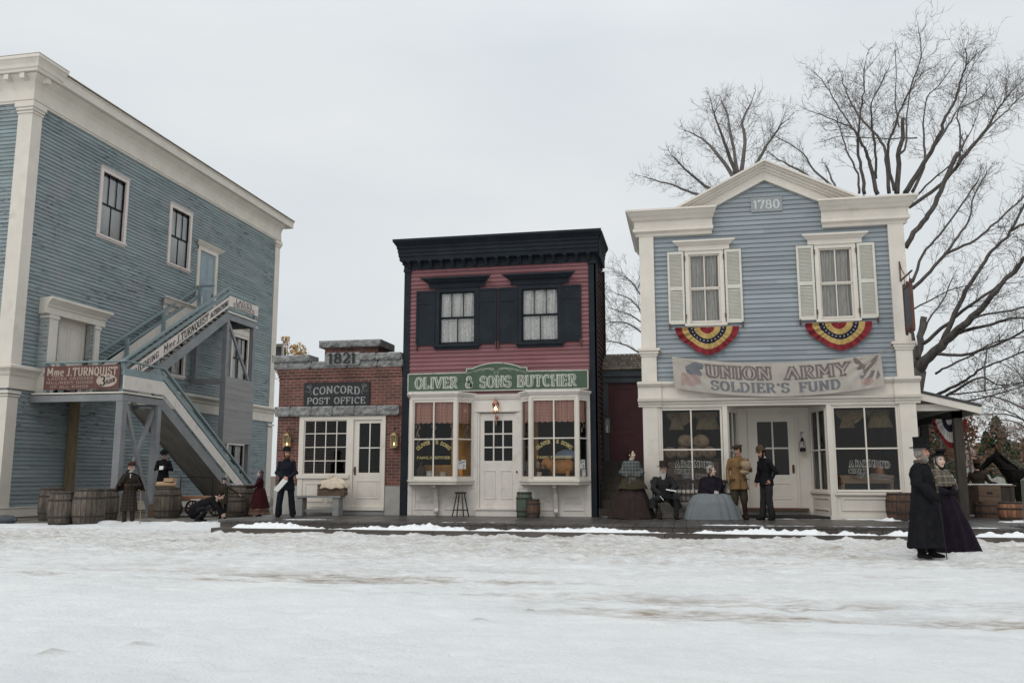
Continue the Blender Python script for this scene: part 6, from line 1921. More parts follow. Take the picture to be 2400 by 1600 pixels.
def po_bench():
    a = at(697, 1204, 22.45); b = at(800, 1204, 22.45); L = b.x - a.x
    t = thing('plank_bench', 'plain grey plank bench under the post office window', 'bench', (a.x, 22.45, DECK))
    s = MB(); s.box(-.02, L + .02, -.17, .19, .47, .52); s.build('seat', 'greyboard', t, local=True)
    for x in (.02, L - .20):
        q = MB(); q.box(x, x + .17, -.14, .16, 0, .47); q.build('leg', 'greyboard', t, local=True)
    q = MB(); q.box(.19, L - .20, -.03, .05, .08, .16); q.build('stretcher', 'greyboard', t, local=True)
    c = at(748, 1150, 22.45); e = at(809, 1150, 22.45); w = e.x - c.x; z = DECK + .52
    cr = thing('wooden_crate', 'open brown wooden crate on the post office bench', 'crate', (c.x, 22.45, z), .08)
    for k in range(3):
        g = MB(); zz = .01 + k * .10
        g.box(0, w, -.16, -.14, zz, zz + .092); g.box(0, w, .14, .16, zz, zz + .092); g.box(0, .02, -.14, .14, zz, zz + .092); g.box(w - .02, w, -.14, .14, zz, zz + .092)
        g.build('slat', 'cratewood', cr, local=True)
    g = MB(); g.box(.02, w - .02, -.14, .14, .0, .02); g.build('bottom', 'cratewood', cr, local=True)
    g = MB(); g.box(w * .86, w * .91, -.17, -.16, 0, .31); g.box(w * .08, w * .13, -.17, -.16, 0, .31); g.build('batten', 'cratewood', cr, local=True)
    s = MB()
    def fn(u, v):
        th = 2 * PI * u; r = math.sin(PI * v * .5 + .02) if v < 1 else 1
        h = (1 - v) ** .7
        x = w * .5 + .03 + (w * .5 + .08) * r * math.cos(th); y = .24 * r * math.sin(th)
        zz = .24 + .24 * h + .035 * noise.noise(Vector((x * 9, y * 9, 1))) + .02 * math.sin(th * 9) * r - .04 * (r > .93)
        return Vector((x, y, zz))
    s.grid(fn, 40, 12); s.ball((w * .45, 0, .50), (.05, .04, .045), 8, 6)
    for k in range(5): s.tube([(w * .45, 0, .5), (w * .45 + .09 * math.cos(k * 1.3), .05 * math.sin(k * 1.3), .55)], [.02, .012], 5)
    o = s.build('canvas_sack', 'canvas', smooth=True); o.location = (c.x, 22.45, z); o.rotation_euler = (0, 0, .08); tag(o, 'slumped pale canvas sack with a tied neck, bulging out of the crate on the bench', 'sack')
po_bench()

def stool():
    p = at_g(1079, 1209, DECK)
    t = thing('wooden_stool', 'tall dark round wooden stool in front of the left bay window', 'stool', (p.x, p.y, DECK))
    s = MB(); s.lathe([(.0, .58), (.145, .58), (.155, .60), (.15, .625), (0, .63)], 20); s.build('seat', 'darkwood', t, local=True)
    for a in (.6, 2.2, 3.8, 5.3):
        q = MB(); q.tube([(.10 * math.cos(a), .10 * math.sin(a), .6), (.235 * math.cos(a), .2 * math.sin(a), 0)], [.016, .018], 6); q.build('leg', 'darkwood', t, local=True)
    q = MB()
    for k in range(4):
        a, b = (.6, 2.2, 3.8, 5.3)[k], (.6, 2.2, 3.8, 5.3)[(k + 1) % 4]
        q.tube([(.20 * math.cos(a), .17 * math.sin(a), .16), (.20 * math.cos(b), .17 * math.sin(b), .16)], .011, 5)
    q.build('stretcher', 'darkwood', t, local=True)
stool()

def settee():
    t = thing('spindle_settee', 'long dark spindle backed settee under the left window of the general store', 'bench', (.1, 22.62, DECK))
    x0, x1 = -1.02, 1.02
    s = MB(); s.box(x0, x1, -.22, .22, .40, .44); s.build('seat', 'darkwood', t, local=True)
    r = MB(); r.bar((x0 - .08, .24, .90), (x1 + .08, .24, .90), .05, .09); r.build('top_rail', 'darkwood', t, local=True)
    r = MB(); r.bar((x0, .235, .60), (x1, .235, .60), .025, .03); r.build('middle_rail', 'darkwood', t, local=True)
    for k in range(19):
        x = x0 + .04 + k * (x1 - x0 - .08) / 18
        q = MB(); q.tube([(x, .20, .43), (x, .235, .87)], .012, 5); q.build('spindle', 'darkwood', t, local=True)
    for x in (x0, x1):
        q = MB(); q.bar((x, -.2, .66), (x, .23, .68), .05, .035); q.tube([(x, -.18, .44), (x, -.18, .65)], .02, 6); q.build('armrest', 'darkwood', t, local=True)
    for x in (x0 + .1, 0, x1 - .1):
        for y, dy in ((-.18, -.06), (.18, .06)):
            q = MB(); q.tube([(x, y, .41), (x + (.05 if x > .1 else -.05 if x < -.1 else 0), y + dy, 0)], [.025, .02], 6); q.build('leg', 'darkwood', t, local=True)
settee()

# ---- lamps
def box_lantern(label, x, z):
    t = thing('wall_lantern', label, 'lantern', (x, FAC - .13, z), 0, 'brass gas lanterns on the post office')
    w = .075
    b = MB(); b.box(-w - .012, w + .012, -w, w, 0, .025); b.hexa([(-w - .012, -w, .33), (w + .012, -w, .33), (w + .012, w, .33), (-w - .012, w, .33), (-w * .5, -w * .5, .385), (w * .5, -w * .5, .385), (w * .5, w * .5, .385), (-w * .5, w * .5, .385)])
    b.lathe([(.03, .385), (.035, .41), (.015, .43), (0, .44)], 10)
    for sx in (-1, 1):
        for sy in (-1, 1): b.box(sx * w - .01, sx * w + .01, sy * w * .95 - .008, sy * w * .95 + .008, .025, .33)
    b.box(-w, w, w * .8, w, .025, .33)
    b.build('frame', 'brass', t, local=True)
    h = MB(); h.tube([(0, .13, .50), (0, .06, .56), (0, 0, .52), (0, 0, .44)], .010, 6); h.build('hook', 'iron', t, local=True)
    g = MB(); g.box(-w, w, -w * .95, w * .8, .03, .325); g.build('glass', 'glass', t, local=True)
    f = MB(); f.lathe([(.006, .06), (.016, .085), (.012, .11), (.002, .145)], 8); f.build('flame', 'flame', t, local=True)
    f = MB(); f.lathe([(.02, .025), (.012, .05), (.010, .06)], 8); f.build('burner', 'brass', t, local=True)
box_lantern('brass box lantern on the brick left of the post office window', -10.99, 2.10)
box_lantern('brass box lantern on the brick right of the post office door', -7.92 + .06, 2.08)

def carriage_lamp():
    x = at(1161, 960, FAC - .2).x
    t = thing('carriage_lamp', 'copper coloured carriage lamp glowing over the butcher door', 'lantern', (x, FAC - .16, 2.98))
    g = MB(); g.lathe([(.0, .0), (.045, .01), (.05, .03), (.03, .045)], 6); g.lathe([(.095, .23), (.105, .245), (.05, .32), (.025, .335), (.03, .36), (.012, .38), (.004, .43)], 6)
    for k in range(6):
        a = 2 * PI * k / 6; g.bar((.047 * math.cos(a), .047 * math.sin(a), .03), (.095 * math.cos(a), .095 * math.sin(a), .235), .012, .012)
    g.build('frame', 'copper', t, local=True)
    g = MB(); g.tube([(0, 0, .0), (0, 0, -.10), (0, .06, -.16), (0, .15, -.12)], .014, 6); g.tube([(0, .06, -.16), (0, .05, -.27), (0, .03, -.33)], [.02, .014, .004], 6); g.lathe([(.0, 0), (.05, .0), (.05, .02), (0, .02)], 12, (0, .14, -.12), (0, 1, 0)); g.build('bracket', 'copper', t, local=True)
    g = MB(); g.lathe([(.044, .035), (.09, .23)], 6); g.build('glass', 'glass', t, local=True)
    g = MB(); g.ball((0, 0, .12), (.035, .035, .05), 10, 8); g.build('lamp_bulb', emis_mat('warm lamp', (1, .74, .42), 5.0), t, local=True)
carriage_lamp()

def hurricane():
    p = at(1882, 1060, FAC + 1.02)
    t = thing('hurricane_lantern', 'black hurricane lantern hanging beside the recessed store door', 'lantern', (p.x, FAC + 1.05, 1.95))
    g = MB(); g.lathe([(.0, 0), (.075, 0), (.075, .07), (.05, .09), (.03, .10)], 16); g.build('fuel_tank', 'iron', t, local=True)
    g = MB(); g.lathe([(.028, .1), (.045, .15), (.045, .19), (.028, .26)], 14); g.build('glass_chimney', 'glass', t, local=True)
    g = MB(); g.lathe([(.035, .26), (.035, .33), (.02, .36), (.0, .37)], 12); g.tube([(-.07, 0, .05), (-.065, 0, .22), (-.03, 0, .32)], .007, 5); g.tube([(.07, 0, .05), (.065, 0, .22), (.03, 0, .32)], .007, 5); g.tube([(0, 0, .36), (-.04, 0, .42), (-.03, .02, .50), (.03, .06, .50), (.0, .12, .46)], .008, 5); g.build('cap', 'iron', t, local=True)
hurricane()
def alley_lamp():
    t = thing('wall_lantern', 'dull iron lantern on the side wall of the butcher shop in the alley', 'lantern', (-2.17, 23.9, 2.45))
    g = MB(); w = .09; g.box(-w, w, -w, w, 0, .03); g.box(-w - .01, w + .01, -w - .01, w + .01, .42, .46); g.lathe([(.05, .46), (.06, .5), (.0, .54)], 8)
    for sx in (-1, 1):
        for sy in (-1, 1): g.box(sx * w - .008, sx * w + .008, sy * w - .008, sy * w + .008, .03, .42)
    g.build('frame', 'hoop', t, local=True)
    g = MB(); g.box(-w, w, -w, w, .03, .42); g.build('glass', 'glass', t, local=True)
    g = MB(); g.bar((-.17, 0, .5), (0, 0, .5), .02, .02); g.build('bracket', 'iron', t, local=True)
    g = MB(); g.lathe([(.02, .03), (.018, .2), (.004, .24)], 8); g.build('candle', 'china', t, local=True)
alley_lamp()

# ---- bunting and banner
def bunting(label, cx, z, hw, drop, Y, cols, group):
    t = thing('bunting', label, 'bunting', (cx, Y, z), 0, group)
    ph = random.uniform(0, 6); wv = random.uniform(.6, 1.4)
    for (r0, r1, m) in cols:
        g = MB()
        def fn(u, v):
            a = PI + PI * u; r = r0 + (r1 - r0) * v
            r *= 1 - .13 * r * math.sin(2 * a) ** 2 + .035 * r * math.sin(u * 9 + ph) * wv
            f_ = u + .012 * math.sin(u * 23 + ph)
            return Vector((hw * r * math.cos(a), -.03 - (.03 + .02 * math.sin(u * 11 + ph)) * r * math.sin(f_ * 78 + ph) - .03 * r, drop * r * math.sin(a) - .01 * (1 - abs(2 * u - 1)) * math.sin(u * 40) * (r1 > .9)))
        g.grid(fn, 110, 4); g.build('band', m, t, smooth=True, local=True)
    s = MB()
    r = .5
    for k in range(13):
        a = PI + PI * (k + .5) / 13; c = Vector((hw * r * math.cos(a), -.115, drop * r * math.sin(a)))
        P = [c + Vector(((.02 if i % 2 == 0 else .009) * math.cos(i * PI / 5 + .3), 0, (.02 if i % 2 == 0 else .009) * math.sin(i * PI / 5 + .3))) for i in range(10)]
        s.add([c] + P, [(0, 1 + i, 1 + (i + 1) % 10) for i in range(10)])
    s.build('stars', 'bunt_white', t, local=True)
BC = [(.02, .23, 'bunt_red'), (.23, .42, 'bunt_gold'), (.42, .60, 'bunt_blue'), (.60, .79, 'bunt_gold'), (.79, 1.0, 'bunt_red')]
bunting('red gold and navy half round bunting below the left upstairs window', .55, 5.12, .80, .74, FAC - .06, BC, 'bunting under the upstairs windows')
bunting('red gold and navy half round bunting below the right upstairs window', 3.78, 5.13, .79, .74, FAC - .06, BC, 'bunting under the upstairs windows')
bp = at(2218, 975, 24.0)
bunting('red white and blue bunting hanging between the porch posts', bp.x + .05, 2.74, .40, .74, 24.0, [(.02, .20, 'bunt_white'), (.20, .45, 'bunt_blue'), (.45, .80, 'bunt_white'), (.80, 1.0, 'bunt_red')], None)

def banner():
    Y = FAC - .24
    def fn(s, t, o=0.0):
        x = -.37 + 5.05 * s + .05 * (1 - t)
        sg = 4 * s * (1 - s)
        z = (3.54 - .04 * s - .24 * sg) * (1 - t) + (4.35 - .05 * s - .20 * sg) * t
        e = max(0, 1 - min(s, 1 - s) * 3.2)
        dd = 0
        for sx, f in ((s, 1), (1 - s, -1)):          # drag folds running from the tied corners
            a = math.atan2((1 - t) * .8, sx * 5 + 1e-4)
            dd += .022 * math.exp(-sx * 5.5) * math.sin(a * 22)
        dd += .012 * math.sin(s * 9 + t * 2) + .006 * math.sin(s * 31 + t * 3)
        return Vector((x, Y - .03 - dd - o, z))
    g = MB(); g.grid(lambda u, v: fn(u, v), 110, 22)
    b = g.build('cloth_banner', 'banner', smooth=True); tag(b, 'sagging linen banner reading UNION ARMY SOLDIER\'S FUND tied across the store front', 'banner')
    f = lambda u, v, o: fn((u + .36) / 5.03, v, .006 + o)
    t = MB()
    text_mesh(t, 'UNION', f, .46, 2.06, .50, .37, .38, .13, .46)
    text_mesh(t, 'ARMY', f, 2.38, 3.92, .50, .37, .38, .13, .46)
    t.build('lettering', 'banner_dark', b)
    t = MB()
    text_mesh(t, 'UNION', lambda u, v, o: f(u, v, o + .004), .46, 2.06, .52, .32, .13, .01, 0)
    text_mesh(t, 'ARMY', lambda u, v, o: f(u, v, o + .004), 2.38, 3.92, .52, .32, .13, .01, 0)
    t.build('letter_inline', mat('banner stripe print', (.30, .27, .255), .95, .1, plaid=[('X', (.44, .37, .34), .5, 22)]), b)
    t = MB()
    text_mesh(t, "SOLDIER'S", f, .55, 2.46, .12, .27, .25, .12, .36)
    text_mesh(t, 'FUND', f, 2.68, 3.66, .12, .27, .25, .12, .36)
    t.build('lettering', 'banner_blue', b)
    # faded flag print
    p = MB(); q = MB()
    for k in range(7):
        n = 12; L = []; H_ = []
        for i in range(n + 1):
            u = .12 + .24 * i / n; z = .13 + k * .055 + .03 * math.sin(i * .7) + .1 * (i / n)
            x = -.36 + u * 2.0 - .05
            L.append(f(x, z, .001)); H_.append(f(x, z + .028, .001))
        p.add(L + H_, [(i, i + 1, n + 2 + i, n + 1 + i) for i in range(n)])
    p.build('flag_stripes', 'banner_red', b)
    q.add([f(x, z, .002) for x, z in ((-.02, .56), (.12, .50), (.34, .50), (.42, .88), (.20, .92), (-.05, .74))], [(0, 1, 2, 3, 4, 5)]); q.build('flag_canton', 'banner_blue', b)
    # eagle over a shield
    e = MB()
    def poly(P): e.add([f(x, z, .002) for x, z in P], [tuple(range(len(P)))])
    poly([(4.02, 1.0 - .02), (4.10, .97), (4.22, .78), (4.30, .70), (4.26, .60), (4.16, .66), (4.07, .80)])
    poly([(4.62, .98), (4.55, .80), (4.42, .62), (4.30, .58), (4.26, .70), (4.42, .80), (4.52, .92)])
    poly([(4.30, .72), (4.20, .74), (4.08, .66), (4.10, .60), (4.22, .62), (4.24, .42), (4.40, .40), (4.42, .66)])
    poly([(4.40, .52), (4.56, .50), (4.60, .34), (4.50, .24), (4.42, .34)])
    e.build('eagle_print', 'banner_dark', b)
    s = MB()
    for k in range(6):
        x = 4.16 + k * .045; z0 = .10 + .06 * abs(k - 2.5) / 2.5
        s.add([f(x, z0, .003), f(x + .026, z0, .003), f(x + .026, .34, .003), f(x, .34, .003)], [(0, 1, 2, 3)])
    s.build('shield_stripes', 'banner_red', b)
    s = MB(); s.add([f(4.14, .34, .004), f(4.44, .34, .004), f(4.44, .42, .004), f(4.14, .42, .004)], [(0, 1, 2, 3)]); s.build('shield_top', 'banner_blue', b)
    c = MB(); c.tube([(-.37, Y - .03, 4.35), (-.72, FAC - .12, 4.52)], .008, 4); c.tube([(4.68, Y - .03, 4.30), (5.10, FAC - .12, 4.52)], .008, 4); c.build('cord', 'burlap', b)
banner()

def hanging_sign():
    x = 5.30; y0 = FAC - .09
    zt = at(2107, 613, y0).z; zb = at(2112, 658, y0).z
    t = thing('sign_bracket', 'rusty iron bracket on the right upper pilaster', 'bracket', (x, y0, zb))
    g = MB(); g.bar((0, 0, 0), (0, 0, zt - zb), .03, .03, (0, 1, 0)); g.bar((0, 0, 0), (0, -1.15, 0), .03, .035); g.tube([(0, -.01, zt - zb), (0, -.14, .28), (0, -.42, .06)], .012, 5); g.build('arm', 'rust', t, local=True)
    s = thing('hanging_sign', 'narrow dark board sign in a carved red brown frame hanging from the iron bracket', 'sign', (x, y0 - .62, zb - .18))
    b = MB(); b.box(-.02, .02, -.32, .32, -1.12, -.10); b.build('board', mat('dark slate sign board', (.085, .085, .10), .6, .15), s, local=True)
    f = MB(); f.box(-.035, .035, -.36, -.31, -1.16, -.04); f.box(-.035, .035, .31, .36, -1.16, -.04); f.box(-.033, .033, -.31, .31, -1.16, -1.09); f.box(-.033, .033, -.31, .31, -.12, -.04)
    for yy in (-.33, 0, .33): f.ball((0, yy, -.02), (.04, .07, .06), 8, 6); f.ball((0, yy, -1.19), (.04, .07, .06), 8, 6)
    f.build('frame', mat('red brown carved frame', (.10, .045, .035), .6), s, local=True)
    c = MB(); c.tube([(0, -.25, -.02), (0, -.25, .18)], .008, 4); c.tube([(0, .25, -.02), (0, .25, .18)], .008, 4); c.build('chain', 'iron', s, local=True)
hanging_sign()

# ---- things behind the glass
def sack(label, c, r, rz, group):
    g = MB()
    def fn(u, v):
        th = 2 * PI * u; a = -PI / 2 + PI * v
        q = math.cos(a) ** .7; fold = 1 + .07 * math.sin(th * 8) * max(0, -math.sin(a)) 
        p = Vector((q * math.cos(th) * fold, math.sin(a) * .9, q * math.sin(th) * fold * .86))
        p += .05 * Vector((noise.noise(p * 2 + Vector((c[0] * 3, 0, 0))), noise.noise(p * 2.1), noise.noise(p * 1.9)))
        return p * r
    g.grid(fn, 26, 14)
    g.ball((0, -r * .9, 0), (.05, .06, .05), 8, 6)
    o = g.build('burlap_sack', 'burlap', smooth=True); o.location = c; o.rotation_euler = (0, 0, rz); tag(o, label, 'sack', group)
zs = 1.80
for i, (x, lab) in enumerate(((-.50, 'burlap sack at the left end of the lower row in the store window'), (-.18, 'burlap sack second from the left in the lower row in the store window'), (.18, 'burlap sack just right of the glazing bar in the lower row in the store window'), (.50, 'burlap sack at the right end of the lower row in the store window'))):
    sack(lab, (x, FAC + .42, zs + .12), .185, random.uniform(-.2, .2), 'burlap sacks piled in the store window')
sack('upper burlap sack left of the glazing bar in the store window', (-.09, FAC + .44, zs + .42), .20, .1, 'burlap sacks piled in the store window')
sack('upper burlap sack leaning to the right of the glazing bar in the store window', (.30, FAC + .46, zs + .41), .215, -.25, 'burlap sacks piled in the store window')
g = MB(); 
for k in range(4): g.box(-.68, .72, FAC + .24, FAC + .26, 1.0 + k * .17, 1.16 + k * .17)
g.box(-.68, .72, FAC + .26, FAC + .70, 1.0, 1.66)
o = g.build('sack_platform', 'cratewood'); tag(o, 'brown boarded display box under the burlap sacks in the store window', 'display box')
tb = thing('display_table', 'pale wooden table in the right store window', 'table', (4.27, FAC + .5, DECK))
g = MB(); g.box(-.62, .66, -.25, .25, 1.0, 1.06); g.box(-.60, .64, -.23, -.21, .86, 1.0); g.build('table_top', 'palewood', tb, local=True)
for x in (-.58, .56):
    for y in (-.22, .16):
        q = MB(); q.box(x, x + .07, y, y + .07, .05, 1.0); q.build('leg', 'palewood', tb, local=True)
g = MB(); g.lathe([(.0, 0), (.18, 0), (.185, .02), (.185, .30), (.19, .31)], 24, (4.62, FAC + .45, DECK + 1.06)); o = g.build('copper_pot', 'copper', smooth=True); tag(o, 'big copper pot on the table in the right store window', 'pot')

def butcher_goods():
    zf = 1.26
    def put(name, label, cat, mb, m, group=None, smooth=True):
        o = mb.build(name, m, smooth=smooth); tag(o, label, cat, group)
    def crock(x, y, r, h, label, m='china'):
        q = MB(); q.lathe([(0, 0), (r * .82, 0), (r, h * .5), (r, h * .9), (r * 1.06, h * .92), (r * 1.06, h), (r * .9, h), (r * .9, h * .85), (0, h * .8)], 18, (x, y, zf)); put('crock', label, 'crock', q, m, 'crocks in the butcher windows')
    Y = FAC - .32
    crock(-6.76, Y, .115, .19, 'white crock on the shelf of the left bay window'); crock(-6.42, Y + .05, .10, .17, 'stone coloured crock right of the glazing bar in the left bay', 'canvas')
    crock(-2.72, Y + .1, .09, .22, 'pale crock under the five cent card in the right bay', 'china')
    crock(-3.83, Y, .07, .16, 'little pale jar at the left foot of the right bay', 'canvas')
    for i, (x, w) in enumerate(((-7.02, .17), (-5.98, .12))):
        q = MB(); q.ball((x, Y + .02, zf + .15), (w * .8, .12, .20), 12, 8); q.tube([(x, Y, zf + .32), (x + .02, Y, zf + .44)], [.05, .02], 6); put('ham', ['dark cured ham standing at the left end of the left bay', 'pinkish ham at the right end of the left bay'][i], 'ham', q, ['brown_room', 'meat'][i])
    for i, (x, y, L) in enumerate(((-7.14, FAC - .2, .75), (-6.72, FAC - .12, .55), (-6.18, FAC - .15, .62), (-5.86, FAC - .05, .5), (-2.72, FAC - .05, .42))):
        q = MB()
        for k in range(int(L / .11)):
            z = 2.72 - k * .11; dx = .03 * math.sin(k * 2.1); q.ball((x + dx, y, z), (.024, .024, .058), 8, 6); q.ball((x - .05 - dx, y + .02, z + .04), (.022, .022, .055), 8, 6)
        put('sausage_string', ['string of sausages at the far left of the left bay', 'string of dark sausages left of the glazing bar in the left bay', 'string of sausages right of the glazing bar in the left bay', 'sausages in the angled pane nearest the butcher door', 'short string of sausages in the right angled pane of the right bay'][i], 'sausages', q, 'sausage', 'sausage strings in the butcher windows')
    # carved wooden pig in the right bay
    p = thing('wooden_pig', 'carved orange wooden pig standing in the right bay window', 'pig figure', (-3.30, Y + .12, zf))
    q = MB(); q.ball((0, 0, .30), (.30, .15, .19), 16, 10); q.ball((-.24, -.02, .36), (.15, .12, .14), 12, 8); q.ball((.2, 0, .32), (.17, .15, .18), 12, 8)
    q.build('body', 'meat', p, smooth=True, local=True)
    for x, y in ((-.16, -.08), (-.16, .08), (.2, -.08), (.2, .08)):
        l = MB(); l.tube([(x, y, .2), (x, y, 0)], [.06, .035], 8); l.build('leg', 'meat', p, smooth=True, local=True)
    h = MB(); h.ball((-.36, -.04, .42), (.11, .09, .10), 12, 8); h.tube([(-.40, -.06, .40), (-.47, -.09, .36)], [.055, .045], 8); h.build('head', 'meat', p, smooth=True, local=True)
    d = MB(); d.lathe([(.36, 0), (.35, .06), (.26, .17), (.1, .23), (0, .24)], 24, (-3.17, FAC + .25, 1.78)); put('grey_dome', 'blue grey dome behind the pig in the right bay', 'dome', d, 'fire_blue')  # plain blue grey dome shape behind the pig
    s = MB(); s.box(-3.95, -3.55, Y + .08, Y + .25, zf + .24, zf + .26); s.box(-3.95, -3.93, Y + .08, Y + .25, zf, zf + .24); s.box(-3.57, -3.55, Y + .08, Y + .25, zf, zf + .24); put('jar_stand', 'small dark wooden stand in the right bay', 'stand', s, 'cratewood', smooth=False)
    for i in range(3):
        q = MB(); q.lathe([(0, 0), (.05, 0), (.05, .12), (.04, .15), (.045, .17), (0, .17)], 12, (-3.88 + i * .13, Y + .16, zf + .26)); put('preserve_jar', 'preserve jar on the small stand in the right bay', 'jar', q, ['sausage', 'meat', 'meat'][i], 'preserve jars on the stand')
    # price cards
    for lab, P, dg, w1, w2 in (('white price card reading 7 in the angled pane beside the butcher door', (PL[2], PL[3]), '7', 'PRIME', 'COLLAR MEAT'), ('white price card reading 5 in the right angled pane of the right bay', (PR[2], PR[3]), '5', 'PRIME', 'SHOULDER')):
        a, b = P; L = math.hypot(b[0] - a[0], b[1] - a[1]); u = ((b[0] - a[0]) / L, (b[1] - a[1]) / L, 0)
        F = Fr((a[0], a[1], 0), u, (u[1], -u[0], 0)); c = MB(); m0 = .09; m1 = min(.36, L - .08)
        fbox(c, F, m0, m1, 1.50, 1.74, -.018, -.008); o = c.build('price_card', 'paper'); tag(o, lab, 'price card', 'price cards in the bay windows')
        t = MB(); f = lambda q, v, o_: F.p(q, v + (q - m0) * .3, -.0075 + o_)
        text_mesh(t, w1, f, m0 + .02, m0 + .11, 1.685, .03, .26, .14, 0); text_mesh(t, w2, f, m0 + .03, m1 - .03, 1.62, .03, .26, .14, 0); text_mesh(t, dg, ffn(F, -.0075), m1 - .11, m1 - .05, 1.52, .09, .26, .14, 0)
        t.build('lettering', 'ink', o)
butcher_goods()

# ---- right hand end of the boardwalk
def right_end():
    a = at(2266, 1190, 24.6); 
    t = thing('packing_case', 'large dark wooden packing case at the end of the boardwalk with snow on its lid', 'crate', (a.x + .55, 25.2, DECK + .06))
    g = MB(); g.box(-.62, .66, -.4, .4, 0, .72)
    for x in (-.62, .56): g.box(x, x + .1, -.42, -.4, 0, .72)
    g.build('case_body', 'darkwood', t, local=True)
    g = MB(); g.box(-.66, .70, -.44, .44, .72, .755); g.build('lid', 'cratewood', t, local=True)
    g = MB(); g.box(-.64, .62, -.42, .40, .757, .775); g.build('lid_snow', 'snow', t, local=True)
    b = at_g(2316, 1212, DECK)
    t = thing('dovetail_crate', 'brown plank crate with a hand hole, standing on a wooden tub', 'crate', (b.x, b.y, DECK + .40), .12)
    for k in range(3):
        g = MB(); g.box(-.27, .27, -.2, .2, .0 + k * .14, .135 + k * .14); g.build('slat', 'cratewood', t, local=True)
    g = MB(); g.box(-.07, .07, -.206, -.199, .19, .24); g.build('hand_hole_dark', 'iron', t, local=True)  # black plate on the slats stands in for shade inside the hole
    p = at(2424, 1205, 22.6)
    g = MB(); g.hexa([(p.x - .14, 22.6, .05), (p.x + .2, 22.6, .05), (p.x + .2, 22.9, .05), (p.x - .14, 22.9, .05), (p.x - .13, 22.6, 1.22), (p.x + .2, 22.6, 1.46), (p.x + .2, 22.9, 1.46), (p.x - .13, 22.9, 1.22)])
    o = g.build('granite_post', mat('mossy granite', (.17, .175, .15), .9, .3, 6, bump=.4)); tag(o, 'rough granite hitching post at the right edge of the street', 'post')
    R = random.Random(4)
    spots = [(2256, 1091, 62, .8, 1.5), (2272, 1088, 70, .6, 1.9), (2205, 1094, 60, .7, 1.2), (2230, 1095, 66, .7, 1.2), (2306, 1092, 66, .8, 1.5), (2322, 1095, 58, .6, 1.2), (2340, 1093, 64, .7, 1.3), (2192, 1092, 75, .9, 1.4), (2243, 1096, 54, .55, 1.1), (2218, 1090, 80, 1.0, 1.6), (2300, 1096, 56, .5, 1.0)]
    labs = ['pale tombstone just right of the front porch post', 'tall pale tombstone below the obelisk', 'pale tombstone seen behind the woman in purple', 'low tombstone left of the front porch post', 'tombstone right of the man in the brown hat', 'small tombstone left of the horse', 'pale tombstone under the horse\'s neck', 'wide tombstone near the store wall', 'small tombstone beside the porch post foot', 'broad tombstone farther back behind the porch', 'little tombstone behind the packing case']
    for (px, py, Y, w, h), lab in zip(spots, labs):
        c = at(px, py, Y); n = 10
        P = [(-w / 2, 0), (w / 2, 0), (w / 2, h * .8)] + [(w / 2 * math.cos(PI * i / n), h * .8 + h * .2 * math.sin(PI * i / n)) for i in range(1, n)] + [(-w / 2, h * .8)]
        g = MB(); g.prism([(c.x + x, Y, z) for x, z in P], (0, .18, 0)); o = g.build('tombstone', 'tombstone'); tag(o, lab, 'tombstone', 'tombstones in the burying ground')
    c = at(2279, 1100, 85); zt = at(2279, 1040, 85).z
    g = MB(); w = .75
    g.box(c.x - w * 1.5, c.x + w * 1.5, 85, 88, 0, 1.0); g.hexa([(c.x - w, 85.2, 1.0), (c.x + w, 85.2, 1.0), (c.x + w, 86.7, 1.0), (c.x - w, 86.7, 1.0), (c.x - w * .6, 85.4, zt - .6), (c.x + w * .6, 85.4, zt - .6), (c.x + w * .6, 86.4, zt - .6), (c.x - w * .6, 86.4, zt - .6)])
    g.lathe([(w * .84, zt - .6), (0.01, zt)], 4, (c.x, 85.9, 0))
    o = g.build('obelisk', 'pinkstone'); tag(o, 'pinkish stone obelisk standing on the far green', 'monument')
right_end()

def far_house():
    p = at(664, 793, 50.0); x1 = p.x; z = p.z
    t = thing('white_trim_house', 'pale house far behind, its cornice showing between the teal building and the post office', 'house', (x1 - 3, 50, 0))
    F = Fr((0, 50, 0), (1, 0, 0), (0, -1, 0))
    w = MB(); clap(w, F, x1 - 8, x1 - .9, 0, z - .5, .14); w.box(x1 - 8, x1 - .9, 50.02, 50.3, 0, z - .5); w.build('wall', 'bluegrey', t)
    c = MB(); fprof(c, F, x1 - 8, x1 - .5, [(.05, z - .9), (.05, z - .5), (.35, z - .2), (.45, z - .15), (.45, z)], 0, (0, .6)); fbox(c, F, x1 - 1.3, x1 - .85, 0, z - .9, 0, .06); c.build('cornice', 'trim', t)
    c = MB(); c.box(x1 - 8, x1 - .6, 49.7, 50.3, z, z + .05); c.build('roof', 'roof', t)
    q = at(652, 812, 50)
    sash_window(t, F, (q.x - .6, q.x + .25, q.z - 1.3, q.z), (2, 2), case='trim', sash='rail', curtain='blind', cmode='blind')
far_house()

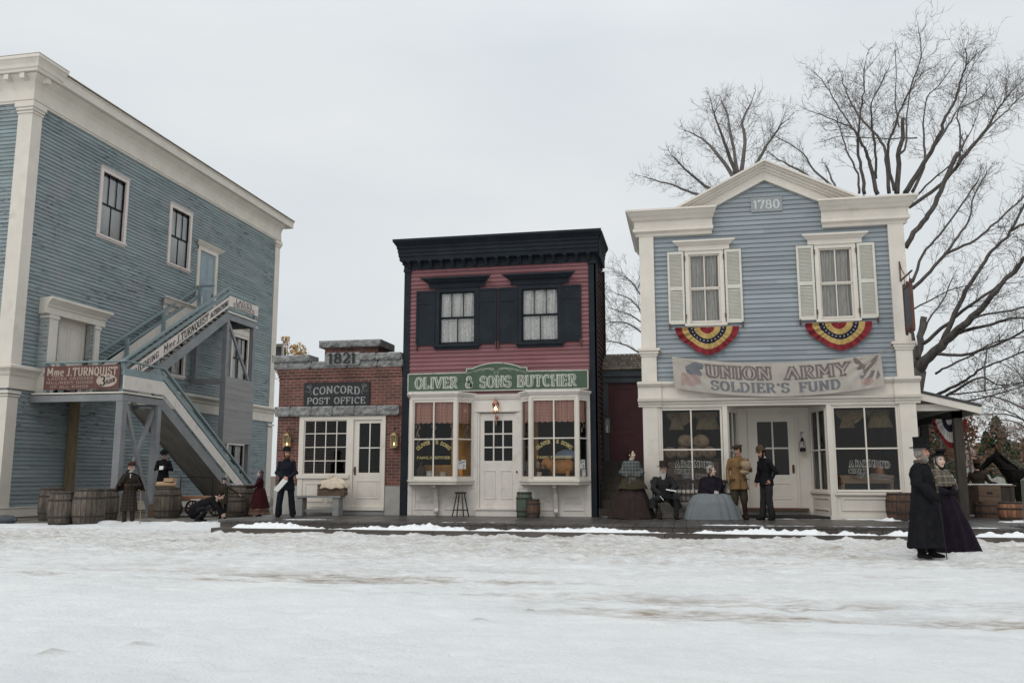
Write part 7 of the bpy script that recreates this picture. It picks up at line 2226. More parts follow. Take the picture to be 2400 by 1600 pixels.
# =================================================================== PEOPLE
SKIN = {k: mat('skin ' + k, c, .55, .06, 12, spec=.35) for k, c in (('fair', (.50, .32, .255)), ('ruddy', (.44, .235, .175)), ('pale', (.56, .39, .32)))}
def cloth(name, c, var=.2, rough=.95, **k):
    return mat(name, tuple(v * .82 for v in c), rough, var, 7, spec=.06, **k)
CL = {
 'black': cloth('black wool', (.016, .016, .018)), 'navy': cloth('navy black wool', (.017, .020, .027)), 'char': cloth('charcoal cloth', (.032, .031, .033)),
 'brown': cloth('dark brown cloth', (.045, .033, .026)), 'tan': cloth('tan wool coat', (.215, .130, .060), .14), 'olive': cloth('olive brown cloth', (.054, .046, .030)),
 'plaidbrown': cloth('dark brown plaid', (.040, .033, .027), plaid=[('X', (.085, .06, .045), .12, 11), ('Z', (.02, .018, .016), .3, 11)]),
 'plaidgrey': cloth('grey plaid wool', (.075, .085, .085), plaid=[('X', (.20, .205, .19), .22, 12), ('Z', (.20, .205, .19), .22, 12), ('X', (.03, .035, .04), .2, 24)]),
 'plaidskirt': cloth('brown plaid skirt', (.15, .085, .065), plaid=[('R', (.06, .035, .03), .3, 5.4), ('Z', (.25, .16, .12), .2, 7)]),
 'red': cloth('dark red wool', (.050, .014, .015)), 'mauve': cloth('grey mauve shawl', (.088, .072, .088)), 'umber': cloth('dark umber skirt', (.043, .030, .027)),
 'grey': cloth('blue grey skirt', (.19, .208, .215), .08), 'velvet': cloth('black velvet cape', (.018, .015, .021)),
 'purple': cloth('dark purple silk', (.017, .011, .019), .3, .6), 'rust': cloth('rust brown felt', (.070, .034, .026)), 'hatbrown': cloth('brown felt', (.085, .055, .035)),
 'white': cloth('white linen', (.58, .57, .54), .05), 'bonnet': cloth('pale grey bonnet', (.34, .325, .30), .1), 'glovebrown': cloth('brown leather gloves', (.075, .035, .028), .2, .6), 'taupe': cloth('taupe plaid scarf', (.16, .135, .105), plaid=[('X', (.05, .045, .04), .4, 9), ('Z', (.30, .26, .21), .15, 9)]),
 'hair_dark': cloth('dark brown hair', (.022, .015, .012), .3, .6), 'hair_grey': cloth('grey hair', (.26, .245, .23), .2, .7), 'hair_white': cloth('white hair', (.50, .48, .455), .1, .8), 'hair_brown': cloth('reddish brown hair', (.075, .035, .02), .3, .7),
 'leather': cloth('black leather', (.018, .016, .015), .2, .4), 'boot': cloth('brown leather boots', (.038, .022, .017), .3, .5), 'hide': cloth('near black horse hide', (.011, .009, .0085), .3, .6), 'saddle': cloth('oxblood saddle leather', (.06, .02, .02), .3, .5), 'mane': cloth('black mane', (.008, .007, .007), .3, .6),
}
DARK = mat('dark eye', (.02, .014, .012), .3); LIP = mat('lips', (.28, .11, .095), .5)

def remesh(mb, name, m, parent, vox=.012, sm=2, fold=0.0, freq=(12, 12, 2.2), paint=None, mats=None):
    """fuse overlapping solids into one continuous skin"""
    me = mb.mesh(name); o = bpy.data.objects.new('tmp', me); COL.objects.link(o)
    r = o.modifiers.new('r', 'REMESH'); r.mode = 'VOXEL'; r.voxel_size = vox
    if sm:
        s = o.modifiers.new('s', 'SMOOTH'); s.iterations = sm; s.factor = .5
    dg = bpy.context.evaluated_depsgraph_get()
    nm = bpy.data.meshes.new_from_object(o.evaluated_get(dg))
    bpy.data.objects.remove(o); bpy.data.meshes.remove(me)
    nm.name = name
    if fold:
        n = len(nm.vertices); co = np.empty(n * 3); no = np.empty(n * 3)
        nm.vertices.foreach_get('co', co); nm.vertices.foreach_get('normal', no)
        co = co.reshape(-1, 3); no = no.reshape(-1, 3); sd = random.uniform(0, 50)
        d = np.array([noise.noise(Vector((p[0] * freq[0] + sd, p[1] * freq[1], p[2] * freq[2]))) + .5 * noise.noise(Vector((p[0] * 14, p[1] * 14 + sd, p[2] * 11))) for p in co])
        nm.vertices.foreach_set('co', (co + no * (fold * d)[:, None]).ravel())
    nm.materials.clear()
    for q in (mats or [m]): nm.materials.append(q)
    idx = None
    if paint:
        idx = [paint(p.center) for p in nm.polygons]
        nm.polygons.foreach_set('material_index', idx)
    nm.polygons.foreach_set('use_smooth', [True] * len(nm.polygons))
    nm.update()
    ob = bpy.data.objects.new(name, nm); COL.objects.link(ob)
    join(ob, parent, True)
    return ob
def ell(mb, c, r, Rm=None, o=(0, 0, 0), k=14, m=10):
    q = MB().ball(c, r, k, m); O = Vector(o)
    vs = [(Rm @ Vector(v) if Rm else Vector(v)) + O for v in q.v]
    return mb.add(vs, q.f)
def tub(mb, pts, rad, k=10):
    """closed tapered limb with round ends and joints"""
    mb.tube(pts, rad, k)
    for p, r in zip(pts, rad): mb.ball(p, (r, r, r), k, 6)
def loft(mb, rings, k=18):
    """rings of (centre, half width, half depth, side axis, front axis)"""
    vs = []; fs = []
    for c, rx, ry, A, B in rings:
        for j in range(k):
            t = 2 * PI * j / k; vs.append(Vector(c) + A * (rx * math.cos(t)) + B * (ry * math.sin(t)))
    n = len(rings)
    for i in range(n - 1):
        for j in range(k): fs.append((i * k + j, i * k + (j + 1) % k, (i + 1) * k + (j + 1) % k, (i + 1) * k + j))
    fs.append(tuple(range(k))[::-1]); fs.append(tuple((n - 1) * k + j for j in range(k)))
    return mb.add(vs, fs)

def fold_fn(n, seed, wid=.16):
    """random gathered folds round a skirt: soft ridges and narrow valleys"""
    R = random.Random(seed); L = [(R.uniform(0, 2 * PI), R.uniform(.5, 1.6) * wid, R.choice((-1.2, 1, 1, -1)) * R.uniform(.5, 1.1), R.uniform(-.25, .25)) for _ in range(n)]
    def f(t, v):
        s = 0
        for a, w, h, tw in L:
            d = (t - a - tw * v + PI) % (2 * PI) - PI
            s += h * math.exp(-(d / w) ** 2)
        return s
    return f
class Fig:
    """one person in a 1.75 m body frame, feet at the origin, facing -y; own left side is +x"""
    def __init__(s, label, loc, rz, H=1.75, group='people in period dress', hy=0, hp=0, hr=0, skin='fair', female=False, **J):
        s.t = thing('person', label, 'person', loc, math.radians(rz), group); k = H / 1.75; s.t.scale = (k, k, k)
        s.f = female; w = .88 if female else 1.0; s.w = w
        s.J = {a: Vector(b) for a, b in dict(pel=(0, .0, .96), wai=(0, .0, 1.10), che=(0, .0, 1.28), nek=(0, .01, 1.455), shl=(.166 * w, 0, 1.368), shr=(-.166 * w, 0, 1.368),
             ell=(.245 * w, .03, 1.15), elr=(-.245 * w, .03, 1.15), wrl=(.25 * w, -.07, .91), wrr=(-.25 * w, -.07, .91), hil=(.09, 0, .92), hir=(-.09, 0, .92),
             knl=(.10, -.02, .50), knr=(-.10, -.02, .50), anl=(.10, .03, .085), anr=(-.10, .03, .085), hea=(0, -.02, 1.618)).items()}
        for a, b in J.items():
            if len(a) == 3: s.J[a] = Vector(b)
        s.R = Euler((math.radians(hp), math.radians(hr), math.radians(hy)), 'XYZ').to_matrix()
        s.R = Matrix.Rotation(math.radians(hy), 3, 'Z') @ Matrix.Rotation(math.radians(hp), 3, 'X') @ Matrix.Rotation(math.radians(hr), 3, 'Y')
        s.skin = SKIN[skin]
        d = (s.J['nek'] - s.J['pel']).normalized(); A = (s.J['shl'] - s.J['shr']).normalized(); s.A = A; s.B = d.cross(A).normalized()
        s.foot = {}
    def hd(s, x, y, z): return s.J['hea'] + s.R @ Vector((x, y, z))
    def body(s, hand='skin', curl=.5, toes=True, hdir=None, hand_mat=None, legs=True, hair=None):
        J = s.J; mb = MB(); e = lambda c, r, **k: ell(mb, c, r, s.R, J['hea'], **k)
        e((0, .012, .03), (.073, .092, .092)); e((0, -.03, -.035), (.060, .064, .085)); e((0, -.058, -.098), (.030, .030, .026)); e((0, -.082, .032), (.052, .018, .013))
        e((.036, -.066, -.025), (.026, .024, .026)); e((-.036, -.066, -.025), (.026, .024, .026)); e((0, -.084, -.064), (.026, .013, .013))
        mb.tube([s.hd(0, -.090, .014), s.hd(0, -.112, -.022), s.hd(0, -.098, -.032)], [.009, .014, .012], 8)
        for sx in (-1, 1): e((sx * .076, .012, -.012), (.010, .022, .032))
        tub(mb, [s.hd(0, .015, -.07), J['nek'] + Vector((0, 0, .01)), J['nek'] - Vector((0, 0, .06))], [.052, .054, .07])
        tub(mb, [J['nek'] - Vector((0, 0, .05)), J['che'], J['wai'], J['pel']], [.07, .115, .105, .115])
        for a in 'lr':
            tub(mb, [J['che'] + (J['sh' + a] - J['che']) * .3, J['sh' + a], J['el' + a], J['wr' + a]], [.06, .05, .036, .026])
            if legs: tub(mb, [J['pel'], J['hi' + a], J['kn' + a], J['an' + a]], [.09, .075, .05, .036])
            s.hand(mb, a, curl, hdir)
        E_ = [s.hd(sx * .030, -.088, .010) for sx in (-1, 1)]; Bw = [s.hd(sx * (.022 + .016 * q), -.094 + .01 * q, .034 - .003 * q) for sx in (-1, 1) for q in (0, 1)]; Lp = [s.hd(x, -.096, -.062) for x in (-.012, 0, .012)]
        WL = [J['wrl'], J['wrr']]
        def paint(c):
            if (c - J['hea']).length < .16:
                if min((c - q).length for q in E_) < .0125: return 1
                if min((c - q).length for q in Bw) < .011: return 3
                if min((c - q).length for q in Lp) < .0095: return 2
                return 0
            return 4 if min((c - q).length for q in WL) < .22 and (c - J['nek']).length > .1 else 0
        return remesh(mb, 'body', None, s.t, .0068, 1, paint=paint, mats=[s.skin, DARK, LIP, CL[hair] if hair else DARK, CL[hand_mat] if hand_mat else s.skin])
    def hand(s, mb, a, curl, hdir=None):
        J = s.J; w = J['wr' + a]; d = (w - J['el' + a]).normalized()
        if hdir and a in hdir: d = Vector(hdir[a][0]).normalized()
        n = Vector(hdir[a][1]) if hdir and a in hdir else Vector((-1 if a == 'l' else 1, -.25, -.1))
        n = (n - d * n.dot(d)).normalized(); u = d.cross(n).normalized()
        if u.dot(Vector((0, -1, .3))) < 0: u = -u          # thumb side
        loft(mb, [(w - d * .01, .026, .017, u, n), (w + d * .03, .036, .016, u, n), (w + d * .075, .040, .014, u, n), (w + d * .095, .038, .010, u, n)], 12)
        for i, L in enumerate((.070, .079, .074, .058)):
            p = w + d * (.088 - .004 * abs(i - 1.2)) + u * (.030 - i * .0195); pts = [p]; dd = d.copy()
            for q, f in enumerate((.45, .32, .23)):
                ang = curl * (.55 + .35 * q); dd = (dd * math.cos(ang) + n * math.sin(ang)).normalized(); pts.append(pts[-1] + dd * L * f + u * (.0016 * (1.5 - i)))
            mb.tube(pts, [.0088, .0084, .0078, .0066], 8); mb.ball(pts[-1], (.0066,) * 3, 6, 5)
        p = w + d * .025 + u * .032; t1 = (d * .75 + u * .6 + n * .25).normalized(); t2 = (d + u * .15 + n * .45).normalized()
        mb.tube([p - u * .01, p + t1 * .036, p + t1 * .036 + t2 * .032], [.013, .0105, .008], 8); mb.ball(p + t1 * .036 + t2 * .032, (.008,) * 3, 6, 5)
    def sleeves(s, mb, r=(.076, .060, .050), upto=.96):
        J = s.J
        for a in 'lr':
            tub(mb, [J['che'] + (J['sh' + a] - J['che']) * .45, J['sh' + a], J['el' + a], J['el' + a].lerp(J['wr' + a], upto)], [.085 * s.w, r[0], r[1], r[2]])
    def torso(s, mb, fat=1.0, low=None, waist=1.0):
        J = s.J; A, B = s.A, s.B; w = s.w * fat
        up = J['nek'] - J['che']; sh = (J['shl'] + J['shr']) / 2
        loft(mb, [(J['pel'] - (J['wai'] - J['pel']) * .35, .165 * w, .125 * fat, A, B), (J['pel'], .172 * w, .130 * fat, A, B), (J['wai'], .158 * w * waist, .120 * fat * waist, A, B), (J['che'], .180 * w, .132 * fat, A, B),
                  (sh + up * .02, .195 * s.w, .105 * fat, A, B), (sh + up * .24, .155 * s.w, .088 * fat, A, B), (J['nek'] - up * .06, .095, .078, A, B), (J['nek'] + up * .10, .058, .058, A, B)])
    def coat(s, m, hem=None, flare=(.20, .15), fat=1.0, name='coat', r=(.076, .060, .050), waist=1.0, fold=.020, upto=.96, shift=(0, 0)):
        mb = MB(); s.torso(mb, fat, waist=waist); s.sleeves(mb, r, upto)
        if hem is not None:
            P = s.J['pel']; X, Y = Vector((1, 0, 0)), Vector((0, 1, 0)); n = 5; z0 = P.z + .12
            loft(mb, [(Vector((P.x + shift[0] * i / n, P.y + shift[1] * i / n, z0 + (hem - z0) * i / n)), .155 * s.w * fat + (flare[0] - .155 * s.w * fat) * (i / n) ** .8, .118 * fat + (flare[1] - .118 * fat) * (i / n) ** .8, X, Y) for i in range(n + 1)])
        return remesh(mb, name, CL[m], s.t, .012, 2, fold)
    def drape(s, m, z1, rx, ry, name='cape', fold=.016, dy=0.0, arms=True, upto=.5):
        """shawl or cape fused over the shoulders and upper arms"""
        N = s.J['nek']; X, Y = Vector((1, 0, 0)), Vector((0, 1, 0)); mb = MB(); c = (s.J['shl'] + s.J['shr']) / 2; R = []
        for q, a, b in ((0, .066, .066), (.10, .12, .085), (.22, .215 * s.w, .125), (.45, .215 * s.w + (rx - .215 * s.w) * .5, .14 + (ry - .14) * .5), (1, rx, ry)):
            z = N.z + .03 + (z1 - N.z - .03) * q; R.append((Vector((N.x, N.y + (c.y - N.y) * q + dy * q, z)), a, b, X, Y))
        loft(mb, R, 22)
        if arms: s.sleeves(mb, (.094, .086, .078), upto)
        return remesh(mb, name, CL[m], s.t, .012, 2, fold)
    def front(s, m, z0=1.0, z1=1.40, y=-.135):
        """lapels, front edge and buttons"""
        J = s.J; g = MB()
        for sx in (-1, 1): g.bar(J['nek'] + Vector((sx * .05, -.06, .0)), J['che'] + Vector((sx * .012, y - .008, -.06)), .05, .02, (0, 1, .3))
        g.tube([J['nek'] + Vector((.068 * math.cos(a), .0 + .066 * math.sin(a), .012)) for a in [2 * PI * i / 14 for i in range(15)]], .020, 6)
        g.build('collar', CL[m], s.t, local=True)
    def trousers(s, m, r=(.098, .072, .062), fold=.012, end=.02):
        J = s.J; mb = MB(); ell(mb, J['pel'] - Vector((0, 0, .02)), (.155, .12, .13))
        for a in 'lr': tub(mb, [J['pel'].lerp(J['hi' + a], .8), J['hi' + a] - Vector((0, 0, .03)), J['kn' + a], J['an' + a] + (J['kn' + a] - J['an' + a]) * end], [r[0], r[0], r[1], r[2]])
        return remesh(mb, 'trousers', CL[m], s.t, .011, 2, fold)
    def shoes(s, m='leather', boot=0.0, dirs=None):
        for a in 'lr':
            an = s.J['an' + a]; mb = MB(); d = Vector((dirs or {}).get(a, (.25 if a == 'l' else -.25, -1, 0))).normalized()
            c = Vector((an.x, an.y, an.z - .085))
            tub(mb, [c + d * -.035 + Vector((0, 0, .04)), c + d * .07 + Vector((0, 0, .038)), c + d * .155 + Vector((0, 0, .028))], [.040, .042, .027])
            mb.box(c.x - .045, c.x + .045, c.y - .05, c.y + .04, c.z, c.z + .03)
            tub(mb, [an - Vector((0, 0, .03)), an + (s.J['kn' + a] - an).normalized() * (.05 + boot)], [.048, .055 if not boot else .068])
            remesh(mb, 'boot' if boot else 'shoe', CL[m], s.t, .010, 1)
    def hair(s, m, size=1.0, bun=False, low=False, back=0.0):
        mb = MB(); e = lambda c, r: ell(mb, c, r, s.R, s.J['hea'])
        e((0, .030, .045), (.082 * size, .092 * size, .085 * size)); e((0, .055, -.02), (.078 * size, .062 * size, .075 * size))
        for sx in (-1, 1): e((sx * .068, .012, .0), (.018, .045, .060))
        if bun: e((0, .115, -.03), (.05, .045, .05))
        if low: e((0, .07, -.09), (.07, .05, .07))
        return remesh(mb, 'hair', CL[m], s.t, .009, 1, .006, (30, 30, 30))
    def beard(s, m, L=.07, w=.055, mous=True):
        mb = MB(); e = lambda c, r: ell(mb, c, r, s.R, s.J['hea'])
        e((0, -.062, -.105 - L * .3), (w, .034, .030 + L * .6))
        for sx in (-1, 1): e((sx * .054, -.030, -.07), (.018, .038, .052)); 
        if mous:
            for sx in (-1, 1): e((sx * .02, -.098, -.050), (.026, .012, .010))
        return remesh(mb, 'beard', CL[m], s.t, .008, 1, .006, (30, 30, 14))
    def hat(s, prof, m, name='hat', z=.07, tilt=0, sy=1.12, ribbon=None, y=.012):
        g = MB(); q = MB().lathe(prof, 28, (0, y, z), None, 1.0, sy); Rt = s.R @ Matrix.Rotation(math.radians(tilt), 3, 'X')
        vs = []
        for v in q.v:
            v = Vector(v); rr = math.hypot(v.x, v.y)
            if rr > .115: v.z += .10 * (abs(v.x) / rr) * (rr - .115) * 4 * .3   # the brim rolls up at the sides
            vs.append(Rt @ v + s.J['hea'])
        g.add(vs, q.f); h = g.build(name, CL[m], s.t, smooth=True, local=True)
        if ribbon:
            q = MB().lathe([(.094, .012), (.097, .012), (.097, .045), (.094, .045)], 28, (0, y, z), None, 1.0, sy); g = MB(); g.add([Rt @ Vector(v) + s.J['hea'] for v in q.v], q.f); g.build('hat_band', CL[ribbon], h, local=True)
        return h
    def skirt(s, m, top, hem, r0, r1, folds=17, amp=.05, shift=(0, 0), pw=.75, sy=1.0, name='skirt'):
        P = s.J['pel']; g = MB(); sd = random.uniform(0, 9)
        ff = fold_fn(folds * 2, int(sd * 100))
        def fn(u, v):
            t = 2 * PI * u; q = v ** pw; r = r0 + (r1 - r0) * q
            r *= 1 + amp * 1.15 * (.25 + .75 * v) * ff(t, v) + amp * .3 * v * math.sin(folds * t)
            return Vector((P.x + shift[0] * q + r * math.cos(t), P.y + shift[1] * q + r * sy * math.sin(t), top + (hem - top) * v + .012 * v * math.sin(5 * t + sd)))
        g.grid(fn, 120, 14); return g.build(name, CL[m], s.t, smooth=True, local=True)
    def mantle(s, m, z1, r0, r1, a0=-PI, a1=PI, folds=9, amp=.05, top=None, name='cape', sy=.85, pw=.6):
        """cape or shawl hanging from the shoulders, open between a1 and a0 in front"""
        N = s.J['nek']; g = MB(); tz = (top or N.z + .02); sd = random.uniform(0, 9)
        def fn(u, v, o=0):
            t = PI / 2 + a0 + (a1 - a0) * u; q = v ** pw; r = r0 + (r1 - r0) * q + o
            r *= 1 + amp * v * math.sin(folds * (t + sd))
            return Vector((N.x + r * math.cos(t), N.y + r * sy * math.sin(t), tz + (z1 - tz) * v + .02 * v * math.sin(4 * t)))
        g.grid(fn, 90, 10); g.grid(lambda u, v: fn(u, v, -.012), 90, 10)
        return g.build(name, CL[m], s.t, smooth=True, local=True)

BOWLER = [(.0, .0), (.135, .0), (.150, .012), (.135, .014), (.098, .012), (.095, .05), (.085, .095), (.055, .125), (.0, .135)]
TOPHAT = [(.0, .0), (.140, .0), (.150, .012), (.135, .013), (.098, .012), (.094, .08), (.100, .17), (.102, .175), (.0, .18)]
FELT = [(.0, .0), (.155, .0), (.165, .008), (.155, .012), (.098, .012), (.094, .07), (.086, .115), (.06, .125), (.0, .118)]
def cap(s, m):
    g = MB(); q = MB().lathe([(.0, .0), (.090, .0), (.095, .008), (.120, .020), (.116, .036), (.06, .054), (0, .056)], 24, (0, .0, .060), None, 1, 1.12)
    g.add([s.R @ Vector(v) + s.J['hea'] for v in q.v], q.f)
    P = [(.075 * math.cos(a), -.075 - .060 * math.sin(a), .064 - .014 * math.sin(a)) for a in [PI * i / 10 for i in range(11)]]
    g.prism([s.hd(*p) for p in P], s.R @ Vector((0, 0, .008))); return g.build('cap', CL[m], s.t, smooth=False, local=True)
def bundle(verts_mb, name, label, cat, m, root=None, smooth=False):
    """a thing somebody holds: its mesh is placed in the world through that person's frame"""
    if root is not None:
        W_ = wm(root); verts_mb.v = [tuple(W_ @ Vector(v)) for v in verts_mb.v]
    o = verts_mb.build(name, m, smooth=smooth); return tag(o, label, cat)

def people():
    # ---- 1 man in the plaid cape
    p = at_g(299, 1230, 0)
    f = Fig('old man in a brown bowler and dark plaid caped coat, glove raised to his chin', p, 30, 1.66, hy=-22, hp=-4, skin='ruddy', elr=(-.27, -.10, 1.17), wrr=(-.09, -.19, 1.45), ell=(.27, -.06, 1.14), wrl=(.0, -.24, 1.13), anl=(.11, -.02, .085), anr=(-.10, .03, .085))
    f.body(hand_mat='glovebrown', hair='hair_white', hdir={'r': ((.3, -.1, 1), (.5, -.6, .2)), 'l': ((-1, -.1, .05), (0, .8, -.3))}, curl=.7)
    f.coat('plaidbrown', .40, (.24, .17), 1.05); f.front('plaidbrown'); f.trousers('brown'); f.shoes(); f.hair('hair_white'); f.beard('hair_white', .01, .05)
    f.hat(BOWLER, 'rust', 'bowler_hat', ribbon='brown'); f.mantle('plaidbrown', .96, .09, .40, -PI * .60, PI * .60, 9, .07, pw=.42)
    g = MB(); g.tube([(0, -.075, 1.44), (0, -.145, 1.34)], [.02, .012], 6); g.build('neckcloth', CL['white'], f.t, local=True)
    g = MB(); g.tube([(.30, -.12, .96), (.33, -.18, .5), (.34, -.22, .0)], .012, 6); g.tube([(.30, -.12, .96), (.26, -.14, 1.0), (.22, -.14, .97)], .012, 6); bundle(g, 'walking_stick', 'pale walking stick beside the man in the plaid cape', 'stick', 'palewood', f.t)
    # ---- 2 man behind the stair leg, reading
    p = at(383, 1100, 26.35); p.z = .42
    b = MB(); b.box(p.x - .3, p.x + .3, 26.1, 26.6, 0, .42); tag(b.build('low_box', 'cratewood'), 'low wooden box under the reading man, hidden behind the parcel barrel', 'box')
    f = Fig('man in a black coat and bowler behind the stair leg, head bent over a paper', p, 32, 1.72, hp=26, hy=-8, skin='ruddy', elr=(-.25, -.05, 1.14), wrr=(-.10, -.28, 1.16), ell=(.27, -.03, 1.14), wrl=(.08, -.27, 1.18))
    f.body(hand_mat='glovebrown', curl=.8, hair='hair_dark'); f.coat('black', .55, (.22, .16)); f.front('black'); f.trousers('black'); f.shoes(); f.hair('hair_dark'); f.hat(BOWLER, 'black', 'bowler_hat')
    g = MB(); g.hexa([(-.13, -.36, 1.12), (-.02, -.42, 1.13), (0, -.38, 1.13), (-.12, -.33, 1.12), (-.12, -.33, 1.25), (.0, -.40, 1.25), (.01, -.38, 1.25), (-.11, -.31, 1.25)]); bundle(g, 'folded_paper', 'crumpled white paper held by the man reading behind the stair leg', 'paper', 'paper', f.t)
    # ---- 3 crouching adult
    p = at_g(472, 1223, 0)
    f = Fig('adult in a black coat and grey trousers crouching in front of the boy', p, 104, 1.75, hp=48, pel=(0, .16, .36), wai=(0, .02, .47), che=(0, -.18, .56), nek=(0, -.38, .69), shl=(.17, -.32, .64), shr=(-.17, -.32, .64), hea=(0, -.52, .77), hil=(.10, .14, .36), hir=(-.10, .14, .36), knl=(.15, -.30, .46), knr=(-.15, -.26, .44), anl=(.13, .06, .09), anr=(-.13, .10, .09),
            ell=(.20, -.46, .46), elr=(-.20, -.46, .46), wrl=(.10, -.58, .25), wrr=(-.10, -.58, .25))
    f.body(curl=.5, hair='hair_dark')
    f.trousers('char'); f.shoes(); f.hair('hair_dark', 1.08)
    mb = MB(); f.torso(mb, 1.12); f.sleeves(mb, (.08, .066, .055)); ell(mb, (0, .20, .36), (.22, .17, .20)); ell(mb, (0, .22, .24), (.20, .15, .16)); ell(mb, (0, -.05, .52), (.20, .19, .15)); remesh(mb, 'coat', CL['black'], f.t, .013, 2, .014)
    # ---- 4 boy
    p = at_g(521, 1215, 0)
    f = Fig('boy in a flat cap and grey scarf resting one arm on a barrel', p, 30, 1.27, hy=8, skin='fair', shl=(.17, 0, 1.365), shr=(-.17, 0, 1.365), ell=(.40, -.03, 1.20), wrl=(.62, -.05, 1.05), elr=(-.24, .0, 1.13), wrr=(-.24, -.04, .90), hea=(0, -.02, 1.63))
    f.body(curl=.2, hair='hair_brown'); f.coat('olive', .62, (.22, .17), 1.05, waist=1.08, r=(.07, .058, .05)); f.trousers('black', (.095, .07, .05)); f.shoes(); f.hair('hair_brown'); cap(f, 'char')
    g = MB(); g.tube([(.075 * math.cos(a), -.005 + .075 * math.sin(a), 1.475 + .01 * math.sin(3 * a)) for a in [2 * PI * i / 16 for i in range(17)]], .034, 8); g.tube([(.02, -.08, 1.46), (.01, -.15, 1.30)], [.035, .03], 6); g.build('scarf', CL['mauve'], f.t, smooth=True, local=True)
    for sx in (-1, 1):
        g = MB(); g.tube([(sx * .10, .0, .36), (sx * .10, .03, .10)], [.052, .044], 10); g.build('stocking', SKIN['ruddy'], f.t, smooth=True, local=True)
    # ---- 5 woman in red
    p = at_g(607, 1211, .0)
    f = Fig('woman in a dark red coat and mauve headscarf, hands on the tall grey barrel', p, -62, 1.52, hy=0, skin='pale', female=True, ell=(.22, -.18, 1.16), wrl=(.12, -.38, 1.12), elr=(-.22, -.18, 1.14), wrr=(-.10, -.40, 1.10))
    f.body(hand_mat='black', curl=.5, hair='hair_dark', legs=True); f.coat('red', .95, (.20, .18), .98); f.skirt('red', 1.08, .34, .16, .36, 13, .05); f.skirt('plaidskirt', .60, .10, .26, .40, 19, .06, name='underskirt'); f.shoes()
    mb = MB(); e = lambda c, r: ell(mb, c, r, f.R, f.J['hea']); e((0, .03, .03), (.092, .105, .105)); e((0, .045, -.06), (.10, .08, .09)); e((0, .03, -.15), (.12, .09, .07)); e((0, -.06, -.16), (.06, .04, .05)); tub(mb, [f.hd(.03, -.08, -.2), f.hd(.05, -.15, -.42)], [.045, .03]); remesh(mb, 'headscarf', CL['mauve'], f.t, .010, 2, .008)
    # ---- 6 man with the newspaper
    p = at_g(667, 1211, DECK)
    f = Fig('bearded man in a black coat and bowler on the boardwalk holding a folded newspaper', p, 22, 1.74, hy=16, skin='ruddy', anl=(.20, .02, .085), anr=(-.16, .0, .085), knl=(.15, -.02, .50), knr=(-.13, -.02, .5), elr=(-.25, -.02, 1.13), wrr=(-.06, -.22, 1.02), ell=(.25, -.02, 1.13), wrl=(.07, -.22, 1.0))
    f.body(curl=.9, hair='hair_brown', hdir={'r': ((.9, -.3, -.3), (-.2, .9, -.2)), 'l': ((-.9, -.35, -.3), (.2, .9, -.2))}); f.coat('navy', .68, (.235, .165), 1.04); f.front('navy'); f.trousers('navy', (.10, .084, .088)); f.shoes(); f.hair('hair_brown'); f.beard('hair_brown', .03); f.hat(BOWLER, 'black', 'bowler_hat')
    g = MB(); g.hexa([(-.28, -.30, .70), (-.17, -.32, .65), (-.16, -.30, .65), (-.27, -.28, .70), (-.06, -.30, .98), (.06, -.32, .92), (.07, -.30, .92), (-.05, -.28, .98)]); o = bundle(g, 'newspaper', 'folded newspaper hanging from the hands of the man on the boardwalk', 'newspaper', 'paper', f.t)
    # ---- 7 woman in the plaid shawl
    p = at(1480, 1100, 22.45); p.z = DECK
    f = Fig('dark haired woman in a grey plaid shawl and wide umber skirt, smiling towards the right', p, 8, 1.70, hy=62, skin='pale', female=True, elr=(-.25, -.04, 1.16), wrr=(-.05, -.22, 1.03), ell=(.25, -.04, 1.16), wrl=(.06, -.22, 1.02))
    f.body(hand_mat='glovebrown', curl=.8, hair='hair_dark', hdir={'r': ((.9, -.3, -.2), (-.2, .9, -.2)), 'l': ((-.9, -.35, -.2), (.2, .9, -.2))}); f.coat('olive', .92, (.21, .18), 1.0, 'jacket'); f.skirt('umber', 1.05, .01, .17, .60, 15, .05, pw=.85); f.skirt('olive', 1.08, .74, .18, .40, 11, .05, name='peplum')
    f.hair('hair_dark', 1.06, bun=True, low=True); f.drape('plaidgrey', 1.08, .255, .165, 'shawl', .014, upto=.62)
    g = MB(); g.grid(lambda u, v: Vector((-.09 + .18 * u, -.275 - .03 * v - .012 * math.sin(u * 14), 1.02 - .44 * v)), 14, 8); g.grid(lambda u, v: Vector((-.09 + .18 * u, -.26 - .03 * v - .012 * math.sin(u * 14), 1.02 - .44 * v)), 14, 8); g.build('shawl_end', CL['plaidgrey'], f.t, smooth=True, local=True)
    g = MB(); g.tube([f.J['nek'] + Vector((.058 * math.cos(a), .05 * math.sin(a) - .01, .03)) for a in [2 * PI * i / 14 for i in range(15)]], .014, 6); g.build('collar', CL['white'], f.t, local=True)
    # ---- 8 old man on the settee
    SIT = dict(pel=(0, .08, .54), wai=(0, .08, .68), che=(0, .05, .86), nek=(0, .02, 1.04), shl=(.185, .03, .955), shr=(-.185, .03, .955), hea=(0, -.03, 1.20), hil=(.10, .04, .52), hir=(-.10, .04, .52))
    f = Fig('old man with a long white beard and tall brown hat sitting with paper and pencil', (-.66, 22.50, DECK), 12, 1.74, hy=-12, hp=6, skin='ruddy', knl=(.24, -.40, .50), knr=(-.22, -.40, .50), anl=(.22, -.40, .085), anr=(-.16, -.34, .085), ell=(.29, -.08, .76), wrl=(.14, -.32, .66), elr=(-.28, -.08, .74), wrr=(-.16, -.34, .60), **SIT)
    f.body(hand_mat='char', curl=.7, hair='hair_white'); f.coat('char', None, fat=1.1, r=(.085, .07, .058)); f.trousers('char', (.11, .085, .07)); f.shoes('boot')
    mb = MB()
